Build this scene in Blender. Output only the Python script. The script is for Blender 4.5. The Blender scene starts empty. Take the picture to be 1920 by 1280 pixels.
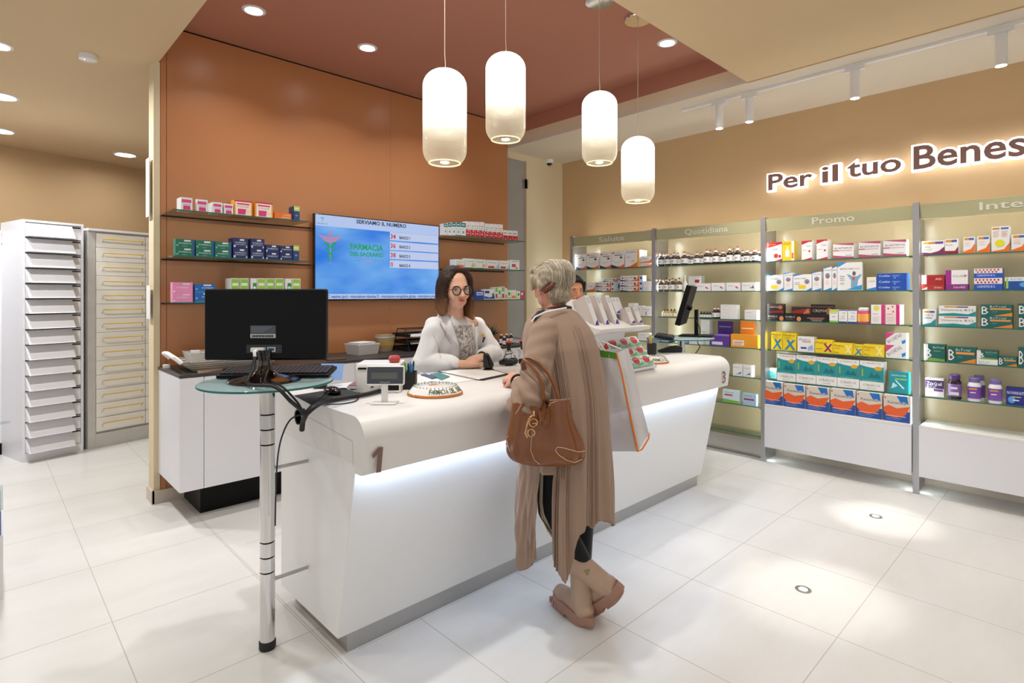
import bpy, math, random
from mathutils import Vector, Matrix
from mathutils.bvhtree import BVHTree
random.seed(7)
SC = bpy.context.scene
COL = SC.collection
R = math.radians
# ---------------------------------------------------------------- camera
F, YH, CX, HC = 1047.0, 551.0, 960.0, 1.42
_n = math.hypot(1095.0, F)
FX, FY = F/_n, 1095.0/_n            # forward (x,y) of the camera on the floor plan
FX, FY = 0.6911, 0.7228
RX, RY = 0.7228, -0.6911            # right of the camera
cd = bpy.data.cameras.new('camera'); cam = bpy.data.objects.new('camera', cd); COL.objects.link(cam)
cam.location = (0, 0, HC); cam.rotation_euler = (R(90), 0, -math.atan2(FX, FY))
cd.sensor_width = 36.0; cd.lens = 36.0*F/1920; cd.shift_y = (YH-640)/1920; cd.clip_start = 0.02
SC.camera = cam
# ---------------------------------------------------------------- world, exposure
SC.view_settings.view_transform = 'Standard'; SC.view_settings.look = 'None'
SC.view_settings.gamma = 1; SC.view_settings.use_curve_mapping = False
SC.view_settings.exposure = 0.45
w = bpy.data.worlds.new('world'); SC.world = w; w.use_nodes = True
w.node_tree.nodes['Background'].inputs[0].default_value = (0.93, 0.97, 1.0, 1)   # even ambient fill added through the room side left open behind the camera
w.node_tree.nodes['Background'].inputs[1].default_value = 0.64
DOWNW, TRACKW, BEAMW = 3.0, 24, 130
def lamp(name, kind, loc, energy, color=(.94, .98, 1), size=.08, rot=(0, 0, 0), parent=None, spot=None):
    d = bpy.data.lights.new(name, kind); d.energy = energy; d.color = color
    if kind == 'AREA': d.shape = 'DISK'; d.size = size
    else: d.shadow_soft_size = size
    if spot: d.spot_size = R(spot); d.spot_blend = .6
    o = bpy.data.objects.new(name, d); COL.objects.link(o); o.location = loc; o.rotation_euler = rot
    if parent: o.parent = parent
    return o
# ---------------------------------------------------------------- pixel <-> plan helpers (photo 1920x1280)
def ray(px, py):
    c = (px-CX)/F
    return Vector((c*RX+FX, c*RY+FY, -(py-YH)/F))
EYE = Vector((0, 0, HC))
def Q(px, py, d): return EYE+ray(px, py)*d
def onX(px, py, X): r = ray(px, py); return EYE+r*(X/r.x)
def onY(px, py, Y): r = ray(px, py); return EYE+r*(Y/r.y)
def onZ(px, py, Z): r = ray(px, py); return EYE+r*((Z-HC)/r.z)
# ---------------------------------------------------------------- materials
def lin(c):
    if isinstance(c, str):
        c = c.lstrip('#'); c = [int(c[i:i+2], 16)/255 for i in (0, 2, 4)]
    return tuple((v/12.92 if v <= .04045 else ((v+.055)/1.055)**2.4) for v in c)
def newmat(name):
    m = bpy.data.materials.new(name); m.use_nodes = True
    return m, m.node_tree, m.node_tree.nodes['Principled BSDF']
def pmat(name, c, rough=.5, metal=0, var=.04, scale=8, bump=0, bscale=60, spec=.5, coat=0, stretch=None, sss=0):
    m, t, p = newmat(name); L = t.links; N = t.nodes
    c = lin(c)
    tc = N.new('ShaderNodeTexCoord'); src = tc.outputs['Object']
    if stretch:
        mp = N.new('ShaderNodeMapping'); mp.inputs['Scale'].default_value = stretch; L.new(src, mp.inputs[0]); src = mp.outputs[0]
    no = N.new('ShaderNodeTexNoise'); no.inputs['Scale'].default_value = scale; no.inputs['Detail'].default_value = 4; L.new(src, no.inputs[0])
    mx = N.new('ShaderNodeMix'); mx.data_type = 'RGBA'
    mx.inputs[6].default_value = (*[v*(1-var) for v in c], 1); mx.inputs[7].default_value = (*[min(1, v*(1+var)) for v in c], 1)
    L.new(no.outputs[0], mx.inputs[0]); L.new(mx.outputs[2], p.inputs['Base Color'])
    p.inputs['Roughness'].default_value = rough; p.inputs['Metallic'].default_value = metal
    p.inputs['Specular IOR Level'].default_value = spec
    if coat: p.inputs['Coat Weight'].default_value = coat; p.inputs['Coat Roughness'].default_value = .08
    if sss: p.inputs['Subsurface Weight'].default_value = sss; p.inputs['Subsurface Radius'].default_value = (.012, .004, .002)
    if bump:
        n2 = N.new('ShaderNodeTexNoise'); n2.inputs['Scale'].default_value = bscale; n2.inputs['Detail'].default_value = 5; L.new(src, n2.inputs[0])
        b = N.new('ShaderNodeBump'); b.inputs['Strength'].default_value = bump; b.inputs['Distance'].default_value = .01
        L.new(n2.outputs[0], b.inputs['Height']); L.new(b.outputs[0], p.inputs['Normal'])
    return m
def emat(name, c, s):
    m, t, p = newmat(name); c = lin(c)
    p.inputs['Base Color'].default_value = (*c, 1); p.inputs['Emission Color'].default_value = (*c, 1); p.inputs['Emission Strength'].default_value = s
    p.inputs['Roughness'].default_value = .4
    return m
def glassmat(name, tint, refl=.08, rough=.02, body=0.0, bodyc='#dfe8e0'):
    m, t, p = newmat(name); N = t.nodes; L = t.links; N.remove(p)
    out = N['Material Output']; tr = N.new('ShaderNodeBsdfTransparent'); tr.inputs[0].default_value = (*lin(tint), 1)
    gl = N.new('ShaderNodeBsdfGlossy'); gl.inputs['Roughness'].default_value = rough
    fr = N.new('ShaderNodeFresnel'); fr.inputs[0].default_value = 1.45
    ma = N.new('ShaderNodeMath'); ma.operation = 'MULTIPLY'; ma.inputs[1].default_value = refl*12; L.new(fr.outputs[0], ma.inputs[0]); ma.use_clamp = True
    mx = N.new('ShaderNodeMixShader'); L.new(ma.outputs[0], mx.inputs[0]); L.new(tr.outputs[0], mx.inputs[1]); L.new(gl.outputs[0], mx.inputs[2])
    last = mx
    if body:
        df = N.new('ShaderNodeBsdfDiffuse'); df.inputs[0].default_value = (*lin(bodyc), 1)
        m2 = N.new('ShaderNodeMixShader'); m2.inputs[0].default_value = body; L.new(mx.outputs[0], m2.inputs[1]); L.new(df.outputs[0], m2.inputs[2]); last = m2
    L.new(last.outputs[0], out.inputs[0]); return m
_cc = {}
def col(h, rough=.45):
    k = (h, rough)
    if k not in _cc: _cc[k] = pmat('paint_'+h.strip('#'), h, rough, var=.03, scale=30)
    return _cc[k]
M = {}
M['white'] = pmat('white_solid_surface', '#e4e0dd', .32, var=.01)
M['lam'] = pmat('white_laminate', '#eae9e8', .38, var=.012, bump=.02, bscale=200, stretch=(1, 1, 12))
M['grey_lam'] = pmat('pale_grey_laminate', '#e3e2e7', .35, var=.01)
M['steel'] = pmat('brushed_steel', '#b9b7b4', .32, 1, stretch=(60, 60, 1), var=.08)
M['alu'] = pmat('anodised_aluminium', '#b4b5b8', .38, .85, var=.03)
M['chrome'] = pmat('polished_chrome', '#dcdcdc', .06, 1, var=.01)
M['black'] = pmat('matt_black', '#040405', .45, var=.1, spec=.2)
M['blackg'] = pmat('gloss_black_plastic', '#080809', .15, var=.1)
M['rubber'] = pmat('black_rubber', '#101011', .6, var=.1)
M['wt'] = pmat('dark_worktop', '#3b3532', .4, var=.15, scale=5, stretch=(1, 12, 1))
M['glass'] = glassmat('clear_glass', '#f1f8f4', .05)
M['gedge'] = glassmat('green_glass_edge', '#5f9a90', .05, body=.45, bodyc='#4a8f86')
M['wall'] = pmat('sand_wall_paint', '#c7a67c', .75, var=.02, scale=2, bump=.03, bscale=300)
M['cream'] = pmat('cream_wall_paint', '#dccaa8', .75, var=.02, scale=2)
M['ceil'] = pmat('cream_ceiling_paint', '#d3b992', .8, var=.015, scale=2)
M['ceilw'] = pmat('pale_ceiling_paint', '#d5c8b5', .8, var=.015, scale=2)
M['orange'] = pmat('satin_terracotta_panel', '#b87b50', .3, var=.02, scale=1.5, spec=.5)
M['terra'] = pmat('terracotta_ceiling_paint', '#b07660', .6, var=.02, scale=2)
M['skirt'] = pmat('beige_skirting', '#cdbfae', .4)
M['grout'] = pmat('tile_grout', '#b9b0a6', .7)
M['paper'] = pmat('white_paper', '#eeecea', .6, var=.01)
M['skin'] = pmat('skin_light', '#e0ae95', .5, var=.05, scale=20, sss=.08)
M['skin2'] = pmat('skin_mature', '#d29a82', .5, var=.07, scale=30, bump=.05, bscale=120, sss=.08)
M['gold'] = pmat('pale_gold_metal', '#caa27a', .22, 1)
# porcelain floor
def floor_mat():
    m, t, p = newmat('porcelain_floor_tile'); N = t.nodes; L = t.links
    tc = N.new('ShaderNodeTexCoord'); mp = N.new('ShaderNodeMapping'); mp.inputs['Scale'].default_value = (.6, 2.2, 1); mp.inputs['Rotation'].default_value = (0, 0, .3); L.new(tc.outputs['Object'], mp.inputs[0])
    n = N.new('ShaderNodeTexNoise'); n.inputs['Scale'].default_value = 1.6; n.inputs['Detail'].default_value = 7; n.inputs['Roughness'].default_value = .65; L.new(mp.outputs[0], n.inputs[0])
    cr = N.new('ShaderNodeValToRGB'); cr.color_ramp.elements[0].position = .3; cr.color_ramp.elements[1].position = .75
    cr.color_ramp.elements[0].color = (*lin('#d3cfca'), 1); cr.color_ramp.elements[1].color = (*lin('#dedcd9'), 1)
    L.new(n.outputs[0], cr.inputs[0]); L.new(cr.outputs[0], p.inputs['Base Color'])
    p.inputs['Roughness'].default_value = .28; p.inputs['Specular IOR Level'].default_value = .4
    return m
M['floor'] = floor_mat()
# ---------------------------------------------------------------- mesh builder
def frame(origin, x, z):
    x = Vector(x).normalized(); z = Vector(z); z = (z-x*z.dot(x)).normalized(); y = z.cross(x)
    m = Matrix((x, y, z)).transposed().to_4x4(); m.translation = Vector(origin); return m
_tx = {}
def text_mesh(s, off=0.0, ext=0.0, res=2):
    k = (s, off, ext, res)
    if k not in _tx:
        c = bpy.data.curves.new('t', 'FONT'); c.body = s; c.size = 1; c.resolution_u = res; c.offset = off; c.extrude = ext
        o = bpy.data.objects.new('t', c); me = bpy.data.meshes.new_from_object(o)
        v = [tuple(x.co) for x in me.vertices]; f = [tuple(p.vertices) for p in me.polygons]
        bpy.data.objects.remove(o); bpy.data.meshes.remove(me)
        _tx[k] = (v, f, min(p[0] for p in v), max(p[0] for p in v), min(p[1] for p in v), max(p[1] for p in v))
    return _tx[k]
class MB:
    def __init__(s): s.v = []; s.f = []; s.m = []; s.mats = []; s.X = Matrix.Identity(4)
    def mi(s, m):
        if m not in s.mats: s.mats.append(m)
        return s.mats.index(m)
    def add(s, vs, fs, m, X=None):
        X = s.X @ X if X is not None else s.X
        b = len(s.v); k = s.mi(m)
        s.v += [tuple(X @ Vector(p)) for p in vs]
        for f in fs: s.f.append(tuple(i+b for i in f)); s.m.append(k)
        return s
    def box(s, x0, x1, y0, y1, z0, z1, m, X=None):
        if x0 > x1: x0, x1 = x1, x0
        if y0 > y1: y0, y1 = y1, y0
        if z0 > z1: z0, z1 = z1, z0
        vs = [(x0, y0, z0), (x1, y0, z0), (x1, y1, z0), (x0, y1, z0), (x0, y0, z1), (x1, y0, z1), (x1, y1, z1), (x0, y1, z1)]
        return s.add(vs, [(0, 3, 2, 1), (4, 5, 6, 7), (0, 1, 5, 4), (1, 2, 6, 5), (2, 3, 7, 6), (3, 0, 4, 7)], m, X)
    def prism(s, pts, a, b, m, X=None):      # pts in local x,y ; extruded along z a..b
        n = len(pts); vs = [(p[0], p[1], a) for p in pts]+[(p[0], p[1], b) for p in pts]
        fs = [tuple(range(n-1, -1, -1)), tuple(range(n, 2*n))]+[(i, (i+1) % n, (i+1) % n+n, i+n) for i in range(n)]
        return s.add(vs, fs, m, X)
    def lathe(s, prof, m, seg=24, X=None, cap=True):  # prof list of (r,z)
        vs = []; fs = []
        for r, z in prof:
            for i in range(seg): a = 2*math.pi*i/seg; vs.append((r*math.cos(a), r*math.sin(a), z))
        for j in range(len(prof)-1):
            for i in range(seg):
                i2 = (i+1) % seg; fs.append((j*seg+i, j*seg+i2, (j+1)*seg+i2, (j+1)*seg+i))
        if cap:
            fs.append(tuple(range(seg-1, -1, -1))); fs.append(tuple((len(prof)-1)*seg+i for i in range(seg)))
        return s.add(vs, fs, m, X)
    def tube(s, pts, r, m, seg=8, X=None, flat=1.0):
        pts = [Vector(p) for p in pts]; n = len(pts); rs = r if isinstance(r, (list, tuple)) else [r]*n
        vs = []; fs = []; up = None
        for i, p in enumerate(pts):
            t = (pts[min(i+1, n-1)]-pts[max(i-1, 0)]).normalized()
            if up is None:
                up = Vector((0, 0, 1)) if abs(t.z) < .9 else Vector((1, 0, 0))
            a = (up-t*up.dot(t)).normalized(); b = t.cross(a); up = a
            for k in range(seg):
                q = 2*math.pi*k/seg; vs.append(tuple(p+a*math.cos(q)*rs[i]+b*math.sin(q)*rs[i]*flat))
        for j in range(n-1):
            for k in range(seg):
                k2 = (k+1) % seg; fs.append((j*seg+k, j*seg+k2, (j+1)*seg+k2, (j+1)*seg+k))
        fs.append(tuple(range(seg-1, -1, -1))); fs.append(tuple((n-1)*seg+i for i in range(seg)))
        return s.add(vs, fs, m, X)
    def ball(s, c, r, m, seg=16, rings=10, X=None):
        r = (r, r, r) if not isinstance(r, (tuple, list)) else r; vs = [(c[0], c[1], c[2]+r[2])]; fs = []
        for j in range(1, rings):
            a = math.pi*j/rings
            for i in range(seg):
                b = 2*math.pi*i/seg; vs.append((c[0]+r[0]*math.sin(a)*math.cos(b), c[1]+r[1]*math.sin(a)*math.sin(b), c[2]+r[2]*math.cos(a)))
        vs.append((c[0], c[1], c[2]-r[2])); L = len(vs)-1
        for i in range(seg):
            i2 = (i+1) % seg; fs.append((0, 1+i, 1+i2))
            for j in range(rings-2): fs.append((1+j*seg+i, 1+(j+1)*seg+i, 1+(j+1)*seg+i2, 1+j*seg+i2))
            fs.append((1+(rings-2)*seg+i, L, 1+(rings-2)*seg+i2))
        return s.add(vs, fs, m, X)
    def cap(s, p0, r0, p1, r1, m, seg=14):   # closed tapered capsule
        p0 = Vector(p0); p1 = Vector(p1); d = p1-p0; L = d.length
        if L < 1e-6: return s.ball(p0, r0, m)
        z = d/L; x = Vector((1, 0, 0)) if abs(z.x) < .9 else Vector((0, 1, 0)); X = frame(p0, (x-z*x.dot(z)), z)
        pr = []; k = 5
        for i in range(k+1): a = math.pi/2*(1-i/k); pr.append((max(1e-4, r0*math.cos(a)), -r0*math.sin(a)))
        for i in range(k+1): a = math.pi/2*i/k; pr.append((max(1e-4, r1*math.cos(a)), L+r1*math.sin(a)))
        return s.lathe(pr, m, seg, X)
    def torus(s, c, Rr, r, m, X=None, seg=24, sg=8, sx=1, sy=1):
        vs = []; fs = []
        for i in range(seg):
            a = 2*math.pi*i/seg
            for j in range(sg):
                b = 2*math.pi*j/sg; q = Rr+r*math.cos(b); vs.append((c[0]+q*math.cos(a)*sx, c[1]+q*math.sin(a)*sy, c[2]+r*math.sin(b)))
        for i in range(seg):
            for j in range(sg):
                fs.append((i*sg+j, ((i+1) % seg)*sg+j, ((i+1) % seg)*sg+(j+1) % sg, i*sg+(j+1) % sg))
        return s.add(vs, fs, m, X)
    def text(s, txt, x, y, h, m, X, w=None, off=0, ext=0, z=0, res=2, center=False):
        v, f, x0, x1, y0, y1 = text_mesh(txt, off, ext, res)
        ky = h/.7; kx = ky if w is None else w/(x1-x0)
        sh = x-(x1-x0)*kx/2 if center else x
        return s.add([((p[0]-x0)*kx+sh, p[1]*ky+y, p[2]*ky+z) for p in v], f, m, X)
    def build(s, name, parent=None, smooth=True, bevel=0, angle=38, label=None, cat=None, group=None, kind=None, origin=None, seg=2):
        me = bpy.data.meshes.new(name)
        o0 = Vector(origin) if origin else Vector((0, 0, 0))
        me.from_pydata([tuple(Vector(p)-o0) for p in s.v], [], s.f)
        for m in s.mats: me.materials.append(m)
        me.polygons.foreach_set('material_index', s.m)
        if smooth:
            me.polygons.foreach_set('use_smooth', [True]*len(s.f)); me.update(); me.set_sharp_from_angle(angle=R(angle))
        me.update()
        o = bpy.data.objects.new(name, me); COL.objects.link(o); o.location = o0
        if parent is not None:
            o.parent = parent; o.location = o0-(parent.location if origin else Vector((0, 0, 0)))
            if not origin: o.location = (0, 0, 0); o.matrix_parent_inverse = Matrix.Identity(4)
        if bevel:
            b = o.modifiers.new('bevel', 'BEVEL'); b.width = bevel; b.segments = seg; b.limit_method = 'ANGLE'; b.angle_limit = R(40)
        return tag(o, label, cat, group, kind)
def tag(o, label=None, cat=None, group=None, kind=None):
    if label: o['label'] = label
    if cat: o['category'] = cat
    if group: o['group'] = group
    if kind: o['kind'] = kind
    return o
class Thing:
    """Empty at base; parts are built in world coordinates and re-based on it."""
    def __init__(s, name, label, cat, loc, rz=0, group=None):
        s.o = bpy.data.objects.new(name, None); COL.objects.link(s.o); s.o.location = loc; s.o.rotation_euler = (0, 0, rz)
        s.o.empty_display_size = .05
        tag(s.o, label, cat, group); s.inv = (Matrix.Translation(Vector(loc)) @ Matrix.Rotation(rz, 4, 'Z')).inverted(); s.loc = Vector(loc)
    def part(s, mb, name, label=None, parent=None, world=True, **k):
        if world: mb.v = [tuple(s.inv @ Vector(p)) for p in mb.v]
        o = mb.build(name, None, **k); o.parent = parent or s.o
        if label: o['label'] = label
        return o
def dup(root, loc=None, rz=None, label=None, group=None):
    r = root.copy(); COL.objects.link(r)
    if loc is not None: r.location = loc
    if rz is not None: r.rotation_euler = (0, 0, rz)
    if label: r['label'] = label
    if group: r['group'] = group
    for ch in list(root.children):
        c = ch.copy(); COL.objects.link(c); c.parent = r
        for g in list(ch.children):
            d = g.copy(); COL.objects.link(d); d.parent = c
    return r
def struct(name, mb, **k): return mb.build(name, kind='structure', **k)
# ================================================================= ROOM
ZC, ZT = 3.0, 3.27          # ceiling, recessed terracotta ceiling
XW, YF = 5.13, 4.48         # right wall, far wall beside the door
YO = 4.42                   # terracotta wall
XL, XR, YN = .89, 4.16, 1.80
b = MB(); b.box(-6, XW+.3, -5, 12, -.06, 0, M['floor'])
gw = .0017
def gx(x, y0, y1): b.box(x-gw, x+gw, y0, y1, 0, .0003, M['grout'])
def gy(y, x0, x1): b.box(x0, x1, y-gw, y+gw, 0, .0003, M['grout'])
for k in range(-2, 7): gx(1.40+.585*k if 1.40+.585*k > 1.15 else 1.40+.585*k, -2, 2.4) if 1.40+.585*k > 1.2 else None
for k in range(-6, 4): gy(1.39+.65*k, 1.1, XW)
for k in range(-9, 2): gx(.42+.6*k, -2, 8)
gx(1.01, 2.0, 4.2)
for k in range(-7, 7): gy(2.945+.66*k, -5, 1.1)
struct('floor', b)
b = MB()
b.box(-6, XL, -5, 12, ZC, ZC+.05, M['ceil']); b.box(XL, XR, -5, YN, ZC, ZC+.05, M['ceil'])
b.box(XR, XW+.2, -5, 9, ZC, ZC+.05, M['ceilw']); b.box(XL, XR, YO+.14, 12, ZC, ZC+.05, M['ceil'])
struct('ceiling', b)
b = MB()
b.box(XL-.05, XR+.05, YN-.05, YO+.2, ZT, ZT+.05, M['terra'])
b.box(XR, XR+.05, YN-.05, YO+.05, 3.13, ZT, M['terra'])
b.box(XR, XR+.05, YN-.05, YO+.05, ZC+.05, 3.13, M['cream'])
b.box(XL-.05, XL, YN-.05, YO+.05, ZC+.05, ZT, M['cream']); b.box(XL-.05, XR+.05, YN-.05, YN, ZC+.05, ZT, M['cream'])
struct('ceiling_recess', b)
# thin step that continues the recess edge across the ceiling
b = MB(); b.box(XR-.012, XR-.002, -3, YN, ZC-.006, ZC, M['wall']); struct('trim_1', b)
b = MB(); b.box(XW, XW+.1, -3, 9, 0, ZC, M['wall']); struct('wall_right', b)
b = MB(); b.box(XW-.012, XW, -3, YF, 0, .07, M['skirt']); struct('baseboard_right', b)
# terracotta wall: cream core with orange panels
b = MB(); b.box(.86, XR+.02, YO+.02, 4.56, 0, ZT, M['cream']); b.box(.86, .897, YO-.005, YO+.02, 0, ZC, M['cream']); struct('wall_back', b)
b = MB()
for x0, x1 in ((.90, .935), (.938, 2.70), (2.702, XR)): b.box(x0, x1, YO, YO+.02, .0, ZT-.012, M['orange'])
b.box(.9, XR, YO+.008, YO+.02, ZT-.012, ZT, M['black'])
struct('wall_back_panelling', b)
b = MB(); b.box(.85, 1.6, YO-.02, YO+.002, 0, .085, M['skirt']); b.box(.845, .862, YO-.02, 4.56, 0, .085, M['skirt']); struct('baseboard_back', b)
# far wall with the grey door
xd0, xd1 = onY(986, 400, YF).x, onY(996, 400, YF).x
b = MB(); b.box(xd1, XW+.1, YF, YF+.1, 0, ZC, M['cream']); b.box(XR, xd1, YF, YF+.1, 2.93, ZC, M['cream']); b.box(xd0-.0, xd1, YF+.03, YF+.1, 0, 2.93, M['cream']); struct('wall_far', b)
b = MB(); b.box(xd0, xd1, YF-.012, YF+.03, 0, 2.94, M['cream']); b.box(XR+.0, xd1, YF-.006, YF+.02, 2.925, 2.945, M['cream'])
struct('trim_2', b)
t = Thing('door_1', None, None, (XR+.2, YF+.03, 0)); t.o['kind'] = 'structure'
b = MB(); b.box(XR+.022, xd0, YF+.022, YF+.06, .005, 2.925, pmat('grey_door', '#9c9892', .5)); t.part(b, 'door_leaf')
b = MB(); hz = onY(985, 345, YF).z
b.box(xd0-.03, xd0+.012, YF-.022, YF-.0122, hz-.05, hz+.05, M['steel']); b.box(xd0-.03, xd0-.001, YF-.022, YF+.0215, hz-.05, hz+.05, M['steel']); t.part(b, 'hinge')
# back room left, turned 14 degrees
DB = Vector((.969, .247, 0)); NB = Vector((-.247, .969, 0))
XB = Matrix((( .969, -.247, 0, .168), (.247, .969, 0, 8.01), (0, 0, 1, 0), (0, 0, 0, 1)))
b = MB(); b.box(-5, 5, 0, .1, 0, ZC, M['wall'], XB); struct('wall_rear', b)
# ---------------------------------------------------------------- downlights and other ceiling things
def downlight(X, Y, Z, label, grp, power=4.5, r=.055, spot=120, aim=0):
    t = Thing('downlight', label, 'ceiling light', (X, Y, Z), 0, grp)
    b = MB(); b.X = Matrix.Translation((X, Y, Z))
    b.lathe([(r+.018, 0), (r+.018, -.004), (r, -.008), (r-.004, -.003), (r-.004, 0)], M['white'], 28); t.part(b, 'trim_ring')
    b = MB(); b.X = Matrix.Translation((X, Y, Z)); b.lathe([(.001, -.0022), (r-.006, -.0022), (r-.006, -.001), (.001, -.001)], emat('downlight_led', '#ffffff', 14), 24); t.part(b, 'lens')
    lamp('downlight_lamp', 'AREA', (0, 0, -.012), power, size=r*2, parent=t.o).data.spread = R(spot)
    return t
EML = None
p = onZ(476, 19, ZT); downlight(p.x, p.y, ZT, 'round recessed ceiling spotlight, leftmost in the terracotta ceiling', 'downlights in the terracotta ceiling')
p = onZ(689, 89, ZT); downlight(p.x, p.y, ZT, 'round recessed ceiling spotlight between the left wall corner and first pendant', 'downlights in the terracotta ceiling')
downlight(2.95, 3.78, ZT, 'small round recessed ceiling spotlight mostly hidden beside the second pendant lamp', 'downlights in the terracotta ceiling')
p = onZ(1251, 80, ZT); downlight(p.x, p.y, ZT, 'round recessed ceiling spotlight right of the mirrored pendant canopies', 'downlights in the terracotta ceiling')
for (px, py, lb) in ((235, 290, 'oval glowing ceiling downlight nearest the top of the white partition'), (0, 245, 'lowest of three downlights cut by the left picture edge'), (0, 180, 'middle of three downlights cut by the left picture edge'), (-8, 84, 'highest of three downlights cut by the left picture edge')):
    p = onZ(px, py, ZC); downlight(p.x, p.y, ZC, lb, 'downlights in the cream ceiling', power={290: 3.5, 245: 3.5, 180: 26, 84: 24}[py], r=.10 if py > 100 else .07, spot=165)
for x_ in (1.3, 2.11): downlight(x_, 2.18, ZT, 'added fill spotlight recessed above the near end of the counter, outside the picture', 'added fill lights above the picture', power=9)  # unseen recess lamps added to brighten the counter top
# unseen fill lamps added behind and beside the camera to brighten the shop
EXTRA = [(1.6, .6), (3.0, .5), (.4, -.7), (2.0, -1.2), (3.8, -1.0), (-.8, 1.2), (-.9, 3.0), (0, 2.2)]
for i, (x, y) in enumerate(EXTRA):
    downlight(x, y, ZC, 'added fill downlight over the shop floor outside the picture', 'added fill lights over the open shop floor', power=DOWNW)
t = Thing('smoke_detector', 'white round smoke detector on the cream ceiling at left', 'smoke detector', onZ(165, 103, ZC))
p = onZ(165, 103, ZC); b = MB(); b.X = Matrix.Translation(p); b.lathe([(.052, 0), (.054, -.012), (.05, -.034), (.03, -.04), (.001, -.041)], M['white'], 32); t.part(b, 'housing')
b = MB(); b.ball(p+Vector((-.02, -.02, -.04)), .004, emat('blue_led', '#7fb8ff', 3)); t.part(b, 'indicator_light')
p = onZ(1030, 300, ZC); t = Thing('dome_camera', 'small white dome security camera with dark lens under the ceiling', 'security camera', p)
b = MB(); b.X = Matrix.Translation(p); b.lathe([(.062, 0), (.062, -.012), (.05, -.03), (.03, -.04)], M['white'], 28); t.part(b, 'housing')
b = MB(); b.ball(p+Vector((0, 0, -.038)), .03, M['blackg']); t.part(b, 'lens_dome')
# track lights along the right edge of the ceiling
XT = 4.36
t = Thing('lighting_track', 'long white lighting track fixed along the pale ceiling strip', 'lighting track', (XT, 1, ZC))
b = MB(); b.box(XT-.018, XT+.018, -1.5, onZ(1275, 203, ZC).y, ZC-.018, ZC, M['white']); t.part(b, 'rail')
names = ['rearmost', 'second from the far end', 'third from the far end', 'closest to the viewer']
for i, (px, yb) in enumerate(((1349, 228), (1405, 212), (1603, 162), (1877, 92))):
    q = onX(px, yb, XT); t = Thing('track_spotlight', 'white cylindrical track spotlight on the ceiling rail, '+names[i], 'spotlight', (XT, q.y, ZC-.018), 0, 'track spotlights on the ceiling rail')
    zb = 2.765; X0 = Matrix.Translation((XT, q.y, 0))
    b = MB(); b.X = X0; b.lathe([(.027, zb), (.030, zb+.002), (.030, 2.95), (.028, 2.952)], M['white'], 24); t.part(b, 'cylinder_body')
    b = MB(); b.box(XT-.015, XT+.015, q.y-.06, q.y+.06, 2.954, ZC-.0185, M['white']); t.part(b, 'track_adapter')
    b = MB(); b.X = X0; b.lathe([(.001, zb-.001), (.026, zb-.001), (.026, zb-.0005), (.001, zb-.0005)], emat('spot_led', '#ffffff', 25), 20); t.part(b, 'lens')
    l = lamp('track_lamp', 'SPOT', (0, 0, zb-.02-ZC+.018), TRACKW, (1, .98, .96), .03, parent=t.o, spot=95)
    if i >= 2:      # the two near ones also throw the narrow pools of light on the floor
        tgt = Vector(((4.138, .93, 0), (2.864, .93, 0))[i-2]); l2 = lamp('beam_lamp', 'SPOT', (0, 0, zb-.02-ZC+.018), BEAMW, (1, .96, .9), .02, parent=t.o, spot=15)
        l2.rotation_euler = (tgt-Vector((XT, q.y, zb))).to_track_quat('-Z', 'Y').to_euler(); l2.data.spot_blend = .8
# in-floor spots
for i, (px, py, lb) in enumerate(((1642, 968, 'small round steel floor light nearer the shelves'), (1506, 1105, 'small round steel floor light nearer the viewer'))):
    p = onZ(px, py, 0); t = Thing('floor_light', lb, 'floor light', (p.x, p.y, 0), 0, 'recessed lights in the floor'); b = MB(); b.X = Matrix.Translation(p)
    b.lathe([(.036, .0), (.036, .002), (.020, .003), (.020, 0)], M['steel'], 28); t.part(b, 'steel_ring')
    b = MB(); b.X = Matrix.Translation(p); b.lathe([(.001, .0005), (.0195, .0005), (.0195, .0015), (.001, .0015)], emat('floor_led', '#fff6e6', 5), 20); t.part(b, 'lens')
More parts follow.
